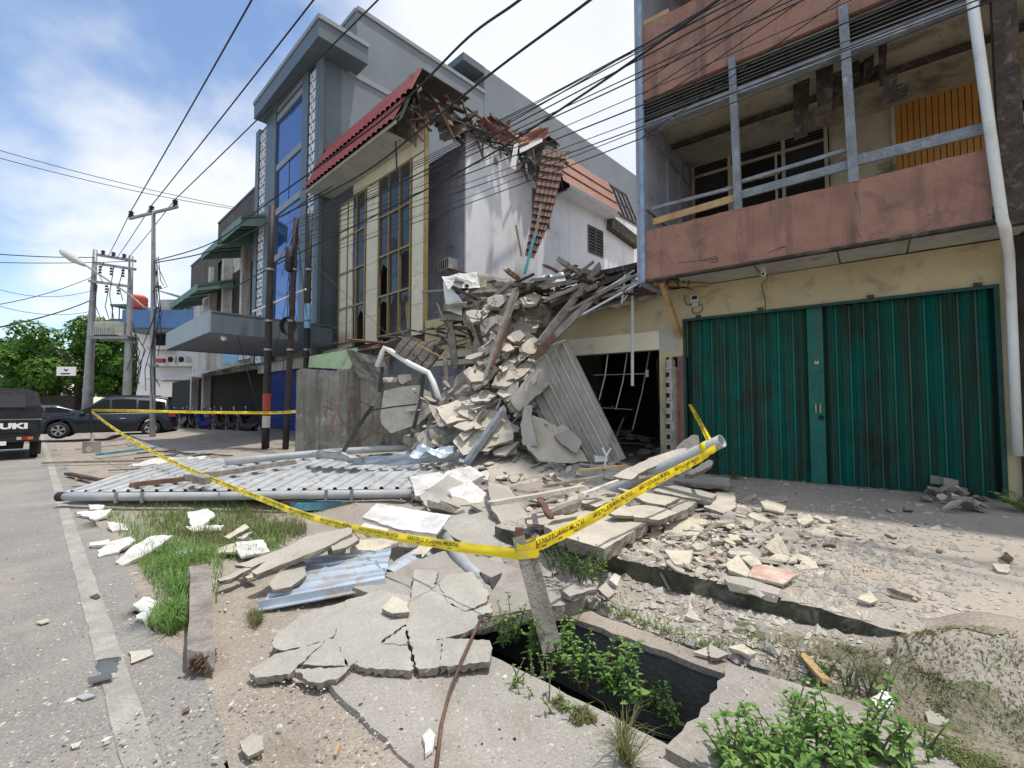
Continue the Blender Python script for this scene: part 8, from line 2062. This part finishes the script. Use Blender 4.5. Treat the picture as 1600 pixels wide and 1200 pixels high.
W_=[(795,1000,.03,.26,9,.060,'green leafy weed at the foot of the tape stake',.6),(835,1020,.0,.30,8,.062,'leafy weed left of the drain opening below the stake',.6),(870,1040,-.05,.32,9,.065,'leafy weed leaning over the left drain corner',.6),(905,1065,-.1,.34,8,.066,'leafy weed growing in the left half of the drain',.6),
 (955,1080,-.12,.38,10,.070,'tall fresh green weed in the middle of the drain',.55),(985,1095,-.1,.32,9,.065,'fresh green weed just right of the tall one in the drain',.6),(1020,1110,-.22,.24,8,.055,'darker weed low in the right part of the drain',.6),(1045,1130,-.2,.24,7,.05,'small weed at the near right drain corner',.5),
 (815,1075,.03,.14,7,.04,'short weed on the near drain kerb below the stake',.7),(880,1110,.03,.12,6,.035,'low weed patch on the near drain kerb',.7),(845,1060,.02,.16,7,.04,'small weed between the kerb patches',.7),
 (1140,1190,.08,.24,9,.065,'leafy weed at the bottom edge left in the lower right group',.6),(1190,1175,.08,.26,9,.062,'leafy weed second in the lower right group',.6),(1240,1180,.08,.26,9,.065,'leafy weed third in the lower right group',.6),(1300,1190,.08,.30,11,.072,'broad leafy weed in the middle of the lower right group',.6),(1350,1170,.08,.28,9,.075,'round leafed weed right of the broad one',.6),(1400,1195,.08,.22,8,.07,'weed at the right end of the lower right group',.6),(1255,1130,.08,.2,5,.045,'thin weed behind the lower right group',.5),(1210,1230,.08,.3,10,.075,'weed below the frame edge in the lower right group',.6),(1340,1240,.08,.3,10,.08,'nearest weed at the bottom right edge',.6),(1445,1180,.08,.16,5,.05,'small weed right of the lower right group',.6),
 (1180,1240,.08,.26,8,.07,'weed at the very bottom edge below the concrete slab',.6)]
for i,(px,py,z,h,n,L,lab,sp_r) in enumerate(W_): weed(px,py,z,h,n,L*.92,lab,i+50,'leaf' if i not in (6,7) else 'leafd',sp_r)
for i,(px,py,h,lab) in enumerate(((1330,1075,.20,'spindly sapling with narrow leaves left of the foam lump'),(1358,1085,.24,'taller spindly sapling with narrow leaves'),(1385,1095,.22,'spindly sapling right of the taller one'),(1285,1060,.18,'bare twiggy sapling on the ground behind the lath'),(1430,960,.10,'tiny sprout near the mossy terrace end'))):
    weed(px,py,.06,h,5,.05,lab,i+90,'leafd',.55,'sapling',.16,.03,'alt')
for i,(px,py,z,h,lab) in enumerate(((893,893,.27,.26,'bushy dark weed under the big overhanging slab'),(913,902,.24,.24,'second bushy dark weed beside the overhanging slab'),(872,884,.27,.22,'grey green weed left of the overhanging slab'),(930,893,.25,.18,'small weed at the corner of the overhanging slab'),(1000,905,.03,.12,'little weed at the foot of the terrace'),(1108,905,.03,.10,'low weed at the terrace foot below the cream plates'))):
    weed(px,py,z,h,13,.045,lab,i+120,'leafd' if i%2==0 else 'leaf',.75,'bushy_weed',.28,.018,'alt')
for i,(px,py,lab) in enumerate(((1113,742,'grassy weed at the left foot of the green gate'),(1145,748,'small weed just right of the left gate foot'),(1128,736,'weed behind the slab at the left gate foot'))):
    weed(px,py,.3,.34-.08*i,12,.09,lab,i+140,'leafd',.6,'gate_weed',.14,.03,'alt')
def fern(px,py,z,label,seed,n=14,L=.55):
    r2=random.Random(seed); base=G(px,py,z); t=thing('fern',base,label,'plant'); ml=M(); ms=M()
    for k in range(n):
        a=r2.uniform(0,6.28); d=V((math.cos(a),math.sin(a),0)); l=L*r2.uniform(.6,1); pts=[base+d*l*s*.7+V((0,0,l*(1.15*s-.75*s*s))) for s in (0,.2,.4,.6,.8,1)]; ms.tube(pts,.003,4)
        s_=V((-d.y,d.x,0))
        for i in range(18):
            s=.15+.85*i/18; q=s*5; j=min(int(q),4); p=pts[j].lerp(pts[j+1],q-j); w_=.10*l/.5*math.sin(math.pi*min(1,.25+s*.8))
            for sg in (-1,1): leafmesh(ml,p,s_*sg+d*.35+V((0,0,-.1)),w_,.018,r2,.1)
    ms.build('stem',K['stem'],t); ml.build('foliage',K['leafd' if seed%2 else 'leaf'],t)
fern(1580,768,.3,'green fern growing against the wall at the foot of the white downpipe',1,16,.62); fern(1600,800,.3,'second fern at the right edge next to the downpipe',2,14,.5); fern(1560,742,.3,'dark fern squeezed behind the downpipe',3,10,.45)
# floating drain foam
r3=random.Random(8)
for i in range(10):
    p=G(r3.uniform(990,1040),r3.uniform(1100,1150),-.49); scat('foam',p,r3.uniform(.01,.03),None,'white foam bit floating on the black drain water','foam piece','foam bits floating in the drain',r3)
# roots at terrace edge
for i,(pts) in enumerate((((970,870),(985,885),(1000,892),(1003,880)),((1025,880),(1035,900),(1045,920),(1060,925)))):
    m=M(); m.tube([G(x,y,.30-.07*k) for k,(x,y) in enumerate(pts)],.012,6); tag(m.build('hanging_root',K['wood'],smooth=True),('left' if i==0 else 'right')+' thick root hanging over the terrace edge','root')
# remove unused prototypes
for k_,v_ in protos.items():
    for o,used in v_:
        if not used: bpy.data.objects.remove(o)
for o in bpy.data.objects:
    if '_o' in o: del o['_o']
